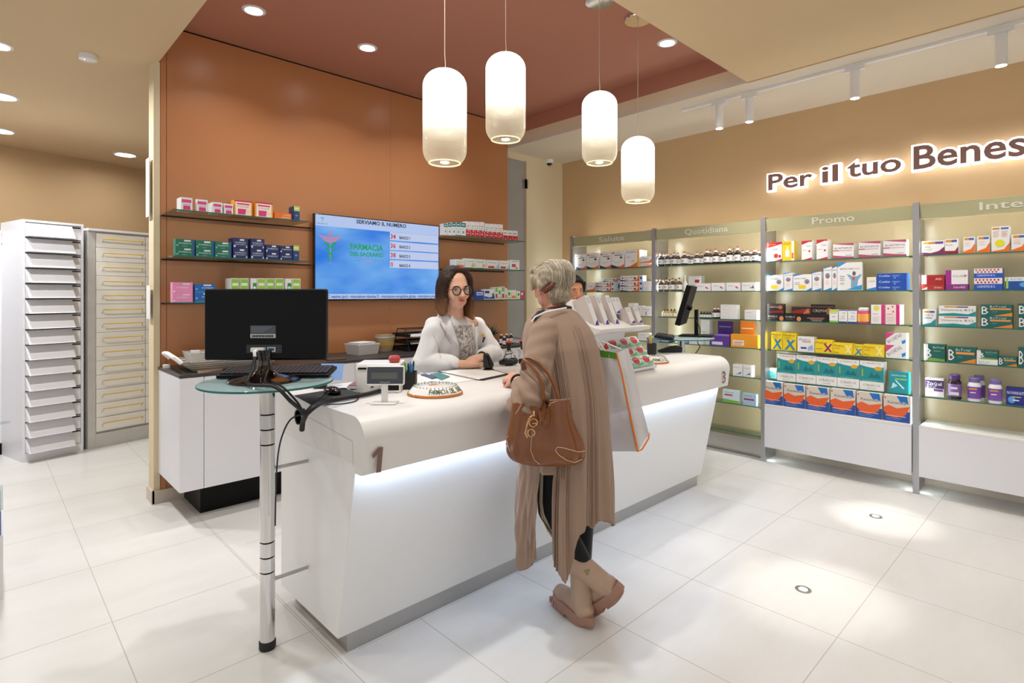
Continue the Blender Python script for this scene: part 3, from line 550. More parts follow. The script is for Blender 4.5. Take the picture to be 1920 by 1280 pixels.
# ================================================================= PRODUCTS
W_, OR, BL, NV, RD, PK, GR, TL, YE, PU, GY = '#ebe9e8', '#e8682a', '#1f5fb8', '#1d2f6b', '#c0202f', '#d8317f', '#2f8f3f', '#1f8f92', '#f2cf1d', '#5b3a94', '#8b8b8e'
def T(s, x, y, h, c, w=None): return ('t', s, x, y, h, c, w)
def Rr(x0, y0, x1, y1, c): return ('r', x0, y0, x1, y1, c)
def Pp(c, *pts): return ('p', pts, c)
def Cc(x, y, r, c, ry=None): return ('c', x, y, r, c, ry or r)
lines = lambda x, y, w, n, c=GY, dy=.07: [Rr(x, y-i*dy, x+w*(1-.15*(i % 2)), y-i*dy+.018, c) for i in range(n)]
DZ = {
 'cist': (W_, [Rr(0, .93, 1, 1, RD), Pp(RD, (0, .93), (.7, .93), (0, .80)), T('Cist', .42, .68, .09, '#555555', .45), Rr(.08, .5, .5, .52, GY), Cc(.75, .45, .1, RD, .05), Pp(RD, (0, 0), (1, 0), (1, .12), (.2, .02))], 'white and red medicine box'),
 'cistw': (W_, [Rr(0, .9, 1, 1, RD), Pp(RD, (0, .9), (1, .9), (0, .70)), T('17,90', .08, .84, .08, YE, .5), T('Cist', .3, .58, .12, '#444444', .4), Cc(.6, .28, .15, '#c8463a', .12), Cc(.85, .25, .08, RD, .08), Pp(RD, (.5, 0), (1, 0), (1, .12))], 'wide white box with red corner'),
 'yell': (YE, [Rr(0, .82, .75, .94, '#e8a818'), Pp(W_, (.25, .2), (.6, .2), (.6, .5), (.48, .6), (.48, .75), (.4, .75), (.4, .6), (.25, .5)), Rr(.78, 0, 1, 1, W_), Rr(.8, .1, .95, .4, OR)], 'yellow box with white bottle picture'),
 'bior': (W_, [Rr(0, .84, 1, 1, '#b3506e'), Pp(W_, (0, .98), (.5, .9), (1, .84), (0, .84)), T('BIORITHMON', .08, .62, .13, '#5a4650', .84), Rr(0, .5, .3, .56, '#b3506e'), Rr(.32, .5, .9, .55, '#d9a9b6'), Pp('#b3506e', (0, 0), (1, 0), (1, .1), (.5, .14), (0, .22)), Rr(.6, .18, .9, .21, GY)], 'white and mauve supplement box'),
 'artw': (W_, [Pp('#2a86c8', (0, 1), (.55, 1), (0, .88)), T('ARTROGEN', .06, .70, .09, '#333333', .62), Cc(.75, .55, .14, '#6e94b0', .15), Cc(.75, .5, .07, '#c8563a', .08), Rr(.3, .12, .68, .34, YE), Pp('#2a86c8', (.7, 0), (1, 0), (1, .18)), *lines(.08, .5, .3, 3)], 'wide white box with yellow price flash'),
 'artt': (W_, [Pp('#2a86c8', (0, 1), (.9, 1), (0, .92)), T('ARTROGEN', .1, .83, .05, '#333333', .8), Cc(.5, .62, .3, '#6e94b0', .12), Cc(.5, .58, .15, '#c8563a', .07), Pp('#2a86c8', (0, 0), (1, 0), (1, .12)), *lines(.2, .4, .5, 3, '#d8b8b0')], 'tall white box with blue corners'),
 'artL': (W_, [Pp('#2a96d0', (0, 1), (.38, 1), (0, .82)), T('ARTROGEN', .1, .74, .06, '#333333', .55), T('TRIP', .66, .74, .06, '#c9a9a0', .25), Cc(.68, .6, .07, '#6b5a52', .08), Pp('#7fa6c2', (.38, .58), (.5, .56), (.62, .5), (.8, .5), (.95, .58), (.98, .53), (.84, .36), (.8, .1), (.55, .1), (.56, .36)), Cc(.66, .42, .05, '#cc5a4a', .07), Pp('#2a96d0', (.35, .02), (1, .2), (1, .02)), *lines(.1, .5, .2, 3), Cc(.2, .25, .09, '#c9c9c9', .05)], 'large white box picturing an aching back'),
 'smallb': (W_, [Rr(0, .86, 1, 1, '#eee7c4'), T('FORTE', .2, .62, .1, '#444444', .65), Pp('#2a86c8', (0, 0), (1, 0), (1, .25), (0, .08))], 'small white box with blue foot'),
 'cet': ('#1c4fb0', [T('Cetilar', .06, .42, .36, '#dfe8f8', .38), Rr(.5, .6, .75, .66, '#9fb8e4'), Rr(.5, .45, .7, .5, '#9fb8e4'), Rr(.95, 0, 1, 1, '#6f93cf'), Cc(.58, .2, .03, '#6fb0e8', .12)], 'flat blue cream box'),
 'dark': ('#2a1d1c', [Rr(0, .82, 1, .9, '#6b4a40'), T('CREMA', .08, .55, .16, '#d8c8bc', .6), Pp('#8c1f1c', (.1, 0), (1, 0), (.9, .3), (.2, .12)), Cc(.78, .6, .14, '#b0734c', .2)], 'dark brown display card'),
 'darklow': ('#171314', [T('POWER 50', .06, .4, .25, '#d4ccc8', .55), Cc(.85, .3, .13, '#d98a5a', .3), Rr(.06, .2, .5, .26, '#8a6050')], 'low black counter display box'),
 'redlow': ('#b8351f', [Pp('#44302c', (0, .7), (1, .9), (1, 1), (0, 1)), Pp('#c98a6a', (.6, .5), (1, .6), (.9, .9))], 'red and black display card'),
 'darkw': ('#0f0d0f', [Rr(.2, .45, .85, .55, '#c46a4a'), Rr(.3, .3, .8, .36, '#9c9490'), T('CREMA', .35, .08, .16, '#cfc8c4', .4)], 'wide low black display box'),
 'lime': (W_, [Rr(0, .8, 1, 1, '#b6cf4a'), Rr(.08, .7, .9, .74, '#6a8a2a'), Cc(.5, .45, .2, '#bcbcbc', .06), Rr(0, 0, 1, .14, '#7fc23a')], 'small white and lime box'),
 'navyw': (W_, [Rr(0, .94, 1, 1, '#334a9a'), T('Cap', .3, .74, .1, '#223a8a', .5), Cc(.5, .5, .22, '#c8c8cc', .07), Rr(.1, .3, .8, .33, '#8090c0'), Rr(0, 0, 1, .1, '#223a8a')], 'small white box with navy foot'),
 'pinkb': (W_, [Rr(.75, 0, 1, 1, PK), Cc(.4, .82, .22, '#dcd35a', .14), Rr(.1, .5, .5, .54, '#e2a8b8'), *lines(.1, .35, .5, 4, '#c9c0c0')], 'white and magenta box with lemon'),
 'pinkc': ('#f3dcd8', [Rr(.75, 0, 1, 1, PK), Cc(.2, .8, .05, RD), Cc(.5, .9, .05, RD), Cc(.55, .65, .05, RD), Rr(.1, .5, .5, .54, '#e2a8b8'), *lines(.1, .35, .5, 4, '#c9c0c0')], 'pale pink box with red berries'),
 'maay': (YE, [T('Maalox', .06, .82, .11, '#2c2c33', .85), Pp('#2f86b0', (.1, .05), (.3, .05), (.95, .62), (.75, .62)), Pp('#2f86b0', (.75, .05), (.95, .05), (.45, .62), (.25, .62)), *lines(.1, .74, .5, 2, '#8a8040')], 'yellow box with blue cross'),
 'maaw': (W_, [T('Maalox', .08, .74, .14, '#33437a', .7), Rr(.3, .64, .8, .69, '#c9566a'), Rr(.2, .2, .55, .32, '#2d4a9a'), Pp('#9ab8e0', (.6, .1), (.95, .15), (.9, .5), (.65, .35))], 'white box with blue sachet picture'),
 'maap': (YE, [T('Maalox', .05, .72, .15, '#2c2c33', .62), Pp('#8a2468', (.5, .12), (.62, .12), (.98, .72), (.86, .72)), Pp('#8a2468', (.85, .12), (.97, .12), (.6, .72), (.48, .72)), Rr(.05, .3, .4, .34, '#8a8040')], 'yellow box with purple cross'),
 'maal': (YE, [T('Maalox', .05, .68, .17, '#2c2c33', .5), Pp('#f0e7a8', (.6, .12), (.68, .12), (.95, .85), (.87, .85)), Pp('#f0e7a8', (.85, .12), (.93, .12), (.7, .85), (.6, .85)), Rr(.05, .5, .35, .54, '#8a8040'), T('Plus', .05, .1, .12, '#2c2c33', .25)], 'wide yellow box with pale cross'),
 'bioch': (W_, [Pp('#d83a86', (0, 1), (.42, 1), (0, .45)), ('tr', 'BIOCHETASI', .14, .12, .26, '#3f4048', .95), Pp('#1f86c8', (.75, .35), (.95, .5), (.95, .25), (.8, .1))], 'white box with pink corner'),
 'cura': (W_, [T('CURAFLUX', .1, .86, .075, '#777777', .8), Pp(TL, (0, .02), (1, .02), (1, .74), (.6, .68), (.3, .72), (0, .80)), Cc(.78, .66, .16, '#e2a91f', .10), Rr(.08, .25, .14, .6, '#9ab83a'), Pp('#116e78', (.35, .2), (.9, .2), (.75, .45), (.6, .3), (.5, .48)), T('CURAFLUX', .12, .05, .04, '#b8dede', .6)], 'white and teal box with yellow badge'),
 'curl': (W_, [T('CURAFLUX', .12, .45, .3, '#777777', .75), Rr(.3, .22, .7, .28, '#b0b0b0')], 'flat white box'),
 'gavi': ('#1f93a0', [T('GAVISCON', .1, .8, .08, '#dff4f4', .75), Rr(.3, .64, .9, .70, '#8fcf4a'), Pp('#bfeaf0', (.1, .2), (.45, .35), (.2, .5)), Pp('#d8f2f6', (.3, .6), (.36, .62), (.8, .25), (.72, .22))], 'upright turquoise box with tablet strip'),
 'xana': ('#d7cbbd', [T('Xanamina', .14, .68, .11, '#1f2a4a', .72), Pp('#1f6fc0', (.5, 1), (.9, 1), (.95, .7), (.8, .78), (.65, .75)), Rr(0, 0, 1, .42, '#1b4fa0'), Pp('#e4602c', (0, .38), (.2, .2), (.5, .15), (.85, .3), (1, .62), (.5, .52), (.2, .62), (0, .52)), Rr(.08, .2, .85, .235, '#e9a090'), *lines(.1, .12, .6, 2, '#7a96c8', .06), Cc(.06, .9, .03, RD)], 'blue, orange and beige box'),
 'mulw': (W_, [Rr(.06, .76, .95, .92, '#cf8f3a'), Rr(.06, .76, .3, .92, '#e0b23a'), Rr(.6, .76, .95, .92, '#6a4a9a'), T('Farma', .08, .52, .13, '#3a3338', .3), *lines(.08, .4, .4, 2), Pp('#7c2a56', (0, 0), (1, 0), (1, .55), (.75, .25), (.4, .12), (0, .2))], 'white and plum vitamin box'),
 'muls': (W_, [Rr(.06, .78, .9, .94, '#cf8f3a'), Rr(.5, .78, .9, .94, '#4a5a9a'), T('Forte', .08, .56, .12, '#3a3338', .5), Pp('#8e1f38', (0, 0), (1, 0), (1, .5), (.75, .2), (0, .22))], 'white and wine red vitamin box'),
 'mulo': (W_, [Rr(.1, .8, .92, .94, '#cf8f3a'), Rr(.5, .8, .92, .94, '#4a6ab0'), *lines(.12, .66, .5, 3, '#d88a60', .1), Pp('#ea7420', (0, 0), (1, 0), (1, .62), (.7, .28), (0, .1))], 'small white and orange vitamin box'),
 'mult': (W_, [Rr(.05, .88, .45, .95, '#cf8f3a'), Rr(.52, .88, .95, .95, '#4a6ab0'), *lines(.08, .78, .34, 4, '#d88a60', .06), *lines(.56, .78, .34, 4, '#d88a60', .06), Cc(.46, .34, .28, '#e6e01f', .14), Pp('#ea7420', (0, 0), (1, 0), (1, .35), (.7, .1), (0, .04))], 'tall white and orange box with yellow badge'),
 'sida': ('#a5211f', [Rr(0, .1, .22, 1, '#e9e0dc'), T('Sider', .3, .55, .16, '#5a1414', .3), T('AID', .6, .5, .2, '#efe4e0', .3)], 'dark red box'),
 'sidl': ('#b4322c', [Pp('#efe6e0', (0, .1), (.25, .7), (.25, .1)), T('Sider', .55, .35, .4, '#efe4e0', .35)], 'flat red box lying on its side'),
 'sidp': (W_, [Rr(0, 0, .26, 1, '#a3288c'), T('SiderAID', .32, .5, .16, '#8a7a86', .6), Pp('#c97a94', (.85, .45), (.98, .6), (.85, .7))], 'white box with purple edge'),
 'sidq': ('#8c2d84', [T('SiderAID', .35, .3, .4, '#e6d8e6', .55)], 'flat purple box lying on its side'),
 'carn': ('#1f55bd', [Rr(0, .5, 1, 1, '#e9e2e2'), *[Cc(.08+.13*i, .85, .035, '#b3203a', .08) for i in range(7)], *[Cc(.14+.13*i, .64, .035, '#b3203a', .08) for i in range(6)], T('CARNITIN B12', .1, .18, .2, '#e8ecf8', .65)], 'white and blue box with red dots'),
 'acut': ('#1d4f9c', [Rr(0, .68, 1, 1, '#dfe6f0'), T('ACUTIL', .22, .76, .14, '#2a5a9a', .5), Rr(.05, .1, .14, .95, '#9fcf5a'), Cc(.8, .4, .2, '#5aa0e0', .2)], 'blue box with green stripe'),
 'mulg': (W_, [Rr(.06, .8, .9, .92, '#cf8f3a'), Rr(.55, .8, .9, .92, '#4a5a9a'), T('Multi B', .1, .6, .09, '#3a4448', .7), Rr(.1, .45, .7, .5, '#3a8f88'), Pp(TL, (0, 0), (1, 0), (1, .45), (.6, .18), (0, .08))], 'small white and teal vitamin box'),
 'vitb': (W_, [Rr(.15, .82, .8, .94, '#cf8f3a'), Rr(.5, .82, .8, .94, '#6a3a8a'), T('Vitamina B12', .05, .5, .2, '#3a5a5a', .9), Pp(TL, (0, 0), (1, 0), (1, .5), (.8, .2), (.4, .3), (0, .2))], 'long white and teal vitamin box'),
 'beto': ('#165f5a', [T('B', .03, .14, .70, '#eceae8', .22), Pp('#e08a2c', (.4, 0), (1, 0), (1, .32)), Rr(.3, .55, .95, .7, '#e8974a'), T('BeTotal', .3, .76, .16, '#cfe4e0', .5), *lines(.35, .4, .2, 2, '#6fa8a0')], 'dark green box with letter B'),
 'betg': ('#165f5a', [Rr(0, 0, .2, 1, '#dcdcd8'), Pp('#79a84a', (.1, 0), (1, 0), (1, .12), (.3, .2)), T('B', .04, .16, .62, '#eceae8', .34), T('BeTotal', .45, .76, .12, '#cfe4e0', .5), Rr(.45, .58, .8, .62, '#6fae5a')], 'green box with letter B, grass foot'),
 'betw': (W_, [T('BeTotal', .1, .35, .3, '#4a9a94', .5), Rr(.1, .18, .5, .24, '#aab8b8')], 'flat white box lying on its side'),
 'zzzq': ('#d9d3d4', [Rr(0, .45, 1, .9, '#3a2150'), T('ZzzQuil', .08, .62, .18, '#f0eef4', .8), T('BOX', .08, .48, .1, '#cfc6d8', .5), Cc(.25, .25, .15, '#a8a890', .1), Rr(.45, .3, .95, .42, '#5a3a7a')], 'white and dark purple sleep aid box'),
 'nova': ('#1c2a86', [T('NOVANIGHT', .06, .62, .18, '#e8ecf8', .9), Cc(.3, .3, .2, '#5aa0e0', .2), Rr(.35, .45, .8, .5, '#e8c83a'), Rr(.35, .25, .7, .32, '#dfe4f4')], 'dark blue sleep aid box'),
 'volt': (W_, [Cc(.14, .88, .07, '#b24a30', .05), T('Voltadol', .24, .83, .07, '#7a4a44', .45), Rr(.24, .72, .85, .76, '#444444'), Cc(.75, .6, .1, '#3a3f5a', .065), Cc(.42, .42, .3, '#d8cfc6', .13), Cc(.42, .45, .27, '#f0ece8', .12), Pp('#e8702c', (0, 0), (1, 0), (1, .22), (.75, .1), (.4, .08), (0, .2)), Pp('#2a2f66', (0, .2), (.4, .08), (.55, .0), (0, 0))], 'white patch box with orange wave'),
 'voly': (W_, [T('Voltadol', .05, .84, .1, '#2a2f66', .7), Rr(.85, 0, 1, 1, '#f0b048'), Pp('#e8702c', (0, 0), (.85, 0), (.85, .3), (.4, .08)), *lines(.1, .6, .3, 2), Cc(.55, .35, .15, '#d8cfc6', .06)], 'white and yellow patch box'),
 'vols': (W_, [T('Voltadol', .2, .5, .2, '#7a4a44', .5), Pp('#e8702c', (0, 0), (1, 0), (1, .7), (.8, .3), (0, .15))], 'small white and orange box'),
 'gel': (W_, [Cc(.09, .6, .04, '#b24a30', .18), T('Emulgel', .18, .58, .22, '#4a4a4a', .45), Rr(.18, .35, .35, .42, GY), Pp('#2a2f66', (0, 0), (.5, 0), (0, .3)), Pp('#e8702c', (.35, 0), (.9, 0), (.9, 1), (.8, .9), (.75, .3)), Rr(.86, 0, 1, 1, '#cdd8ea'), Cc(.93, .55, .05, '#3a5aa0', .25), Cc(.66, .5, .05, '#3a3f5a', .2)], 'long white gel box'),
 'wbox': (W_, [*lines(.1, .75, .5, 2), *lines(.1, .4, .7, 2, '#c4c0c0', .12)], 'plain white box'),
 'wred': (W_, [Rr(.5, .55, .85, .75, '#b01f3a'), *lines(.08, .4, .5, 2)], 'white box with dark red square'),
 'wpat': (W_, [T('Calmo', .1, .55, .16, '#8a8088', .5), Cc(.72, .45, .07, '#c9566a', .12), Cc(.82, .35, .05, '#c9566a', .1)], 'white box with red flower print'),
 'wblk': (W_, [T('Flora', .1, .55, .16, '#8a8088', .5), Pp('#2f2f33', (.72, .3), (.8, .7), (.88, .3)), Pp('#4f4f53', (.6, .3), (.66, .55), (.72, .3))], 'white box with black tree print'),
 'wpurp': (W_, [T('Vena', .15, .6, .16, '#8a8088', .6), Pp('#8a2a4a', (.3, .1), (.36, .1), (.55, .5), (.5, .5)), Pp('#8a2a4a', (.5, .1), (.56, .1), (.35, .45), (.3, .45))], 'white box with crossed red strokes'),
 'tray': (PU, [Rr(.1, .1, .65, .35, '#e6dcee'), Rr(0, .85, 1, 1, '#8f74bd')], 'purple counter display tray'),
 'trayo': ('#f0a02c', [Rr(.08, .15, .5, .55, '#f2e4d8'), Rr(.12, .35, .45, .42, '#d87a5a'), Rr(.12, .22, .4, .28, '#d87a5a')], 'orange counter display tray'),
 'cardp': ('#4f3088', [Cc(.5, .35, .25, '#8a6fc0', .1), Rr(.1, .75, .9, .8, '#9f8acb')], 'purple display card'),
 'cardo': ('#df7a22', [Cc(.5, .35, .25, '#f0c08a', .1), Rr(.1, .7, .9, .74, '#f4d8b0')], 'orange display card'),
 'wblue': (W_, [T('Fluid', .1, .7, .1, '#8a8a96', .6), Pp('#1f7fc8', (.15, .12), (.85, .2), (.85, .42), (.5, .2))], 'small white box with blue wave'),
 'oki': ('#cfe0ea', [T('Okitask', .08, .76, .09, '#2a3a6a', .6), Rr(.1, .55, .6, .66, '#c02a4a'), Pp('#7fb84a', (0, 0), (1, 0), (1, .2), (0, .28))], 'pale blue box with green foot'),
 'oki2': ('#a9c4dc', [T('Okitask', .08, .76, .09, '#2a3a6a', .6), Rr(.1, .45, .85, .58, '#8a2a4a'), Cc(.08, .2, .04, '#7a2a5a')], 'pale blue box with wine red band'),
 'blul': ('#2a6fc0', [Rr(.1, .4, .8, .6, '#dfe8f4')], 'low blue box'),
 'gineb': (W_, [Rr(.08, .6, .9, .85, '#d84a8a'), Rr(.15, .45, .85, .5, '#999999'), Pp('#d8347f', (.2, .08), (.85, .08), (.8, .38), (.2, .38)), Pp('#e8b83a', (.1, 0), (.9, 0), (.8, .08), (.2, .08))], 'small white and pink box'),
 'polase': ('#f0a548', [Rr(.08, .04, .92, .9, '#f6e6d4'), Rr(.15, .72, .85, .82, '#d8347f'), T('POLASE', .2, .55, .09, '#8a4a6a', .6), Pp('#d8347f', (.2, .08), (.62, .08), (.66, .45), (.2, .45)), Cc(.78, .28, .12, '#f4d8b8', .12), Rr(0, .92, 1, 1, '#c8324a')], 'orange and pink sachet box'),
 'orlow': ('#e8742a', [T('SUSTEN', .5, .55, .25, '#f4e0d0', .4), Rr(.4, .25, .9, .35, '#f2c8a0')], 'flat orange box'),
 'grbl': ('#24457e', [Rr(0, .66, 1, 1, '#b9cf6a'), Rr(.15, .8, .85, .88, '#e8f0c8'), T('NO', .3, .3, .12, '#e0e6f0', .4), Cc(.5, .12, .2, '#33504a', .08)], 'narrow green and blue box'),
 'mom': ('#16705a', [Rr(.45, .72, .8, .9, '#dfe8e8'), T('MOMENDOL', .16, .42, .16, '#e4f0ea', .68), Rr(.04, .15, .14, .35, '#7ab8a8'), Pp('#1f4fa0', (.88, 0), (1, 0), (1, 1), (.94, 1)), Rr(.35, .15, .6, .2, '#7ab8a8')], 'green and blue tablet box'),
 'mact': ('#1e2c62', [Rr(.45, .74, .75, .9, '#dfe4ee'), T('MOMENTACT', .14, .48, .14, '#e4e8f2', .74), T('ANALGESICO', .14, .3, .12, '#cfd6e8', .74), Rr(.03, .08, .16, .3, '#c8cede'), Pp('#cfe0ea', (.84, .08), (.92, .3), (.97, .08))], 'navy tablet box'),
 'macl': ('#1e2c62', [Rr(.45, .72, .75, .92, '#dfe4ee'), T('MOMENTACT', .14, .38, .2, '#e4e8f2', .74), Rr(.03, .08, .14, .3, '#c8cede')], 'flat navy tablet box'),
 'momp': ('#e58fbb', [Rr(.5, .78, .85, .9, '#f6dce8'), T('MOMENT', .2, .45, .16, '#fbeaf2', .6), Rr(.04, .1, .12, .24, '#f6dce8')], 'pink tablet box'),
 'momb': ('#1c62b4', [Rr(.42, .76, .8, .92, '#dfe8f4'), T('MOMENT', .35, .45, .16, '#eef4fb', .55), Rr(.04, .3, .14, .5, '#6ab0e0'), Pp('#3aa0e0', (0, 0), (1, 0), (1, .14), (0, .05))], 'blue tablet box'),
 'grnw': (W_, [Rr(.06, .52, .94, .97, '#8fc43a'), Rr(.15, .68, .85, .8, '#e9f4d8'), Pp('#3a8f3a', (.06, 0), (.94, 0), (.94, .32), (.06, .42)), Cc(.8, .1, .16, '#a8603a', .1)], 'white and bright green tea box'),
 'grnd': (W_, [Rr(.35, .35, .95, .8, '#2f8f4a'), Rr(.45, .55, .85, .65, '#e0f0e0'), Rr(.4, .0, .9, .2, '#d8cfc0')], 'white box with dark green band'),
 'grny': (W_, [Rr(.06, .52, .94, .97, '#9cc84a'), Rr(.15, .68, .85, .8, '#e9f4d8'), Cc(.5, .2, .4, '#3a5f6a', .15)], 'white and green box with dark leaf'),
 'teal': (W_, [Rr(0, .68, 1, 1, '#1f7a86'), Rr(.2, .8, .8, .88, '#cfe4e8'), T('gola', .2, .5, .07, '#5a6a70', .5), Cc(.5, .3, .22, '#6ab0b8', .11)], 'narrow white and teal drops box'),
 'redw': (W_, [Rr(0, 0, 1, .48, '#c8242f'), Rr(.2, .7, .8, .74, '#8a8a8a'), Cc(.6, .42, .22, '#e8a0a0', .07), Rr(.2, .2, .7, .26, '#f0c8c8'), Rr(.2, .56, .6, .6, GY)], 'narrow white and red box'),
 'redl': (W_, [Rr(0, 0, 1, .5, '#c8242f'), Rr(.1, .66, .8, .76, '#8a8a8a'), Pp(W_, (.3, 0), (.7, 0), (.5, .2))], 'low white and red box'),
 'tacho': (W_, [T('Tanvilax', .1, .62, .12, '#4a5a80', .75), Rr(.1, .08, .9, .34, '#e8642c'), Rr(.1, .42, .6, .46, GY)], 'white box with orange stripe'),
 'tachg': (W_, [T('Tanvilax', .1, .66, .12, '#4a5a80', .75), Cc(.78, .32, .16, '#e8c46a', .2), Pp('#4aa89a', (0, 0), (.6, 0), (.9, .12), (0, .05))], 'white box with lemon picture'),
 'tachr': (W_, [T('Tanvilax', .12, .66, .12, '#4a5a80', .75), Rr(.12, .1, .6, .34, '#c8403a'), Cc(.55, .22, .12, '#c8403a', .13), Pp('#9fd0d0', (.6, 0), (1, 0), (1, .6))], 'white and aqua box'),
 'tachs': (W_, [Rr(.12, .82, .88, .88, GY), Pp('#c8403a', (.2, .3), (.6, .3), (.6, .6), (.2, .6)), Cc(.7, .2, .15, '#e8a05a', .12)], 'white box with small red print'),
 'blup': (W_, [Rr(0, .05, 1, .35, '#2a6ab8'), Pp(W_, (0, .35), (.5, .2), (1, .35), (1, .4), (0, .4)), Rr(.05, .6, .5, .85, '#2a4aa0'), Pp('#1f2f6a', (.8, .1), (.92, .1), (.95, .5), (.86, .7), (.78, .5))], 'long white and blue tooth care box'),
 'blu2': ('#2a4aa8', [Rr(.1, .5, .9, .85, '#dfe6f4'), Rr(.15, .6, .8, .72, '#2a4aa8')], 'blue and white box'),
 'small1': (W_, [Rr(.15, .6, .85, .95, '#7fc04a'), Rr(.2, .1, .8, .45, '#c8504a')], 'small white box with green cap print'),
 'small2': ('#f0e4d8', [Rr(.1, .6, .9, .9, '#e8e0d8'), Rr(.1, .1, .9, .4, '#e88a4a')], 'small cream and orange box'),
 'small3': ('#e4f0da', [Cc(.5, .6, .35, '#4aa04a', .2), Rr(.1, .05, .9, .25, '#e8c88a')], 'small pale green box'),
 'small4': ('#b83a5a', [Rr(.1, .5, .6, .8, '#f0d0d8')], 'small crimson box'),
}
_pc = {}
def product_mesh(kind, w, d, h):
    """one mesh: carton plus printed front; local origin bottom-left-front, front faces -Y"""
    key = (kind, round(w, 3), round(d, 3), round(h, 3))
    if key in _pc: return _pc[key]
    base, dec, _ = DZ[kind]; b = MB(); bm_ = col(base)
    b.box(0, w, 0, d, 0, h, bm_)
    X = frame((0, 0, 0), (1, 0, 0), (0, -1, 0))
    for i, q in enumerate(dec):
        z = .0003+.00012*i; k = q[0]
        if k == 'r': _, x0, y0, x1, y1, c = q; b.add([(x0*w, y0*h, z), (x1*w, y0*h, z), (x1*w, y1*h, z), (x0*w, y1*h, z)], [(0, 1, 2, 3)], col(c), X)
        elif k == 'p':
            pts = q[1]; ar = sum(pts[j][0]*pts[(j+1) % len(pts)][1]-pts[(j+1) % len(pts)][0]*pts[j][1] for j in range(len(pts)))
            if ar < 0: pts = pts[::-1]
            b.add([(a*w, c*h, z) for a, c in pts], [tuple(range(len(pts)))], col(q[2]), X)
        elif k == 'c':
            _, x, y, r, c, ry = q; n = 14; b.add([(x*w+r*w*math.cos(2*math.pi*j/n), y*h+ry*h*math.sin(2*math.pi*j/n), z) for j in range(n)], [tuple(range(n))], col(c), X)
        elif k == 't': _, s, x, y, hh, c, ww = q; b.text(s, x*w, y*h, hh*h, col(c), X, w=(ww or .8)*w, z=z, res=1)
        elif k == 'tr':
            _, s, x, y, hh, c, ww = q; Xr = X @ Matrix.Translation((x*w, y*h, 0)) @ Matrix.Rotation(math.atan2(.62*h, .62*w), 4, 'Z')
            b.text(s, 0, 0, hh*h, col(c), Xr, w=ww*w*.85, z=z, res=1)
    o = b.build('tmp', smooth=False); me = o.data; me.name = 'carton_mesh'; bpy.data.objects.remove(o); _pc[key] = me; return me
ORD = ['first', 'second', 'third', 'fourth', 'fifth', 'sixth', 'seventh', 'eighth', 'ninth', 'tenth', 'eleventh', 'twelfth', 'thirteenth', 'fourteenth', 'fifteenth', 'sixteenth', 'seventeenth', 'eighteenth']
def place(mesh, loc, rz, name, label, cat, group):
    label = label.replace(' medicine box', ' box').replace('Quotidiana bay', 'Quotidiana') if len(label.split()) > 16 else label
    if len(label.split()) > 16: label = label.replace(' from left', ' along').replace(' supplement', '').replace(' tablet', '').replace(' vitamin', '')
    if len(label.split()) > 16: print('LONG', label)
    o = bpy.data.objects.new(name, mesh); COL.objects.link(o); o.location = loc; o.rotation_euler = (0, 0, rz); return tag(o, label, cat, group)
def shelf_row(items, z, wall, plane, sname, dep=.07, dmax=.2):
    """items: (kind, px_left, px_right, py_top[, stack, behind, depth]); stack = list of further py tops lower down"""
    n = 0
    for it in items:
        kind, pl, pr, yt = it[:4]; stk = it[4] if len(it) > 4 and it[4] else []; beh = it[5] if len(it) > 5 else 0; dd = it[6] if len(it) > 6 else dep
        if wall == 'R': a, c = onX(pl, 500, plane).y, onX(pr, 500, plane).y; w = a-c-.0012; top = lambda y: onX((pl+pr)/2, y, plane).z
        else: a, c = onY(pl, 500, plane).x, onY(pr, 500, plane).x; w = c-a-.0012; top = lambda y: onY((pl+pr)/2, y, plane).z
        kinds = kind if isinstance(kind, (list, tuple)) else [kind]
        tops = [yt]+list(stk); zs = [top(y) for y in tops]+[z]
        for j in range(len(tops)):
            h = zs[j]-zs[j+1]
            if h < .012: h = .012
            kd = kinds[min(j, len(kinds)-1)]; me = product_mesh(kd, w, dd, h-.0005)
            st = '' if len(tops) == 1 else ('upper ' if j == 0 else ('lower ' if j == len(tops)-1 else ORD[j]+' down '))
            for q in range(beh+1):
                off = q*(dd+.002)
                if wall == 'R': loc, rz = (plane+off, a-.0006, zs[j+1]), R(-90)
                else: loc, rz = (a+.0006, plane+off, zs[j+1]), 0
                if q == 0: lb = f"{st}{DZ[kd][2]}, {ORD[n]} from left, {sname}"; gp = None
                else: lb = f"{st}box {'directly' if q == 1 else 'two places' if q == 2 else 'three places'} behind {ORD[n]} front box, {sname}"
                place(me, loc, rz, 'medicine_box', lb, 'box', 'boxes on '+sname)
        n += 1
XPr = 4.872
P1 = 'Promo bay top shelf'
shelf_row([('cistw', 1438, 1466.5, 453-0.2*454/5+0), ], 1, 'R', XPr, 'x') if 0 else None
shelf_row([('cistw', 1438, 1466.5, 454-0), ('yell', 1467, 1489, 452), ('cist', 1503, 1522.6, 451, None, 2, .03), ('cist', 1531, 1552, 449, None, 2, .03), ('bior', 1562, 1601, 456, None, 2, .035), ('bior', 1610, 1651, 452.5, None, 2, .035), ('bior', 1656, 1700, 449.5, None, 1, .035)], SZ[0], 'R', XPr, P1)
shelf_row([('artw', 1435.5, 1469, 515), ('artt', 1470, 1486, 511, None, 1, .03), ('artw', 1487, 1522, 514), ('artt', 1523, 1540, 509, None, 2, .03), ('artt', 1544, 1559.5, 500), ('artt', 1560, 1569.5, 499.5), ('artL', 1570, 1616.6, 491.5, None, 0, .03), ('smallb', 1625, 1643, 519), ('cet', 1644, 1703, 512, (523, 534.5), 0, .05)], SZ[1], 'R', XPr, 'Promo bay second shelf')
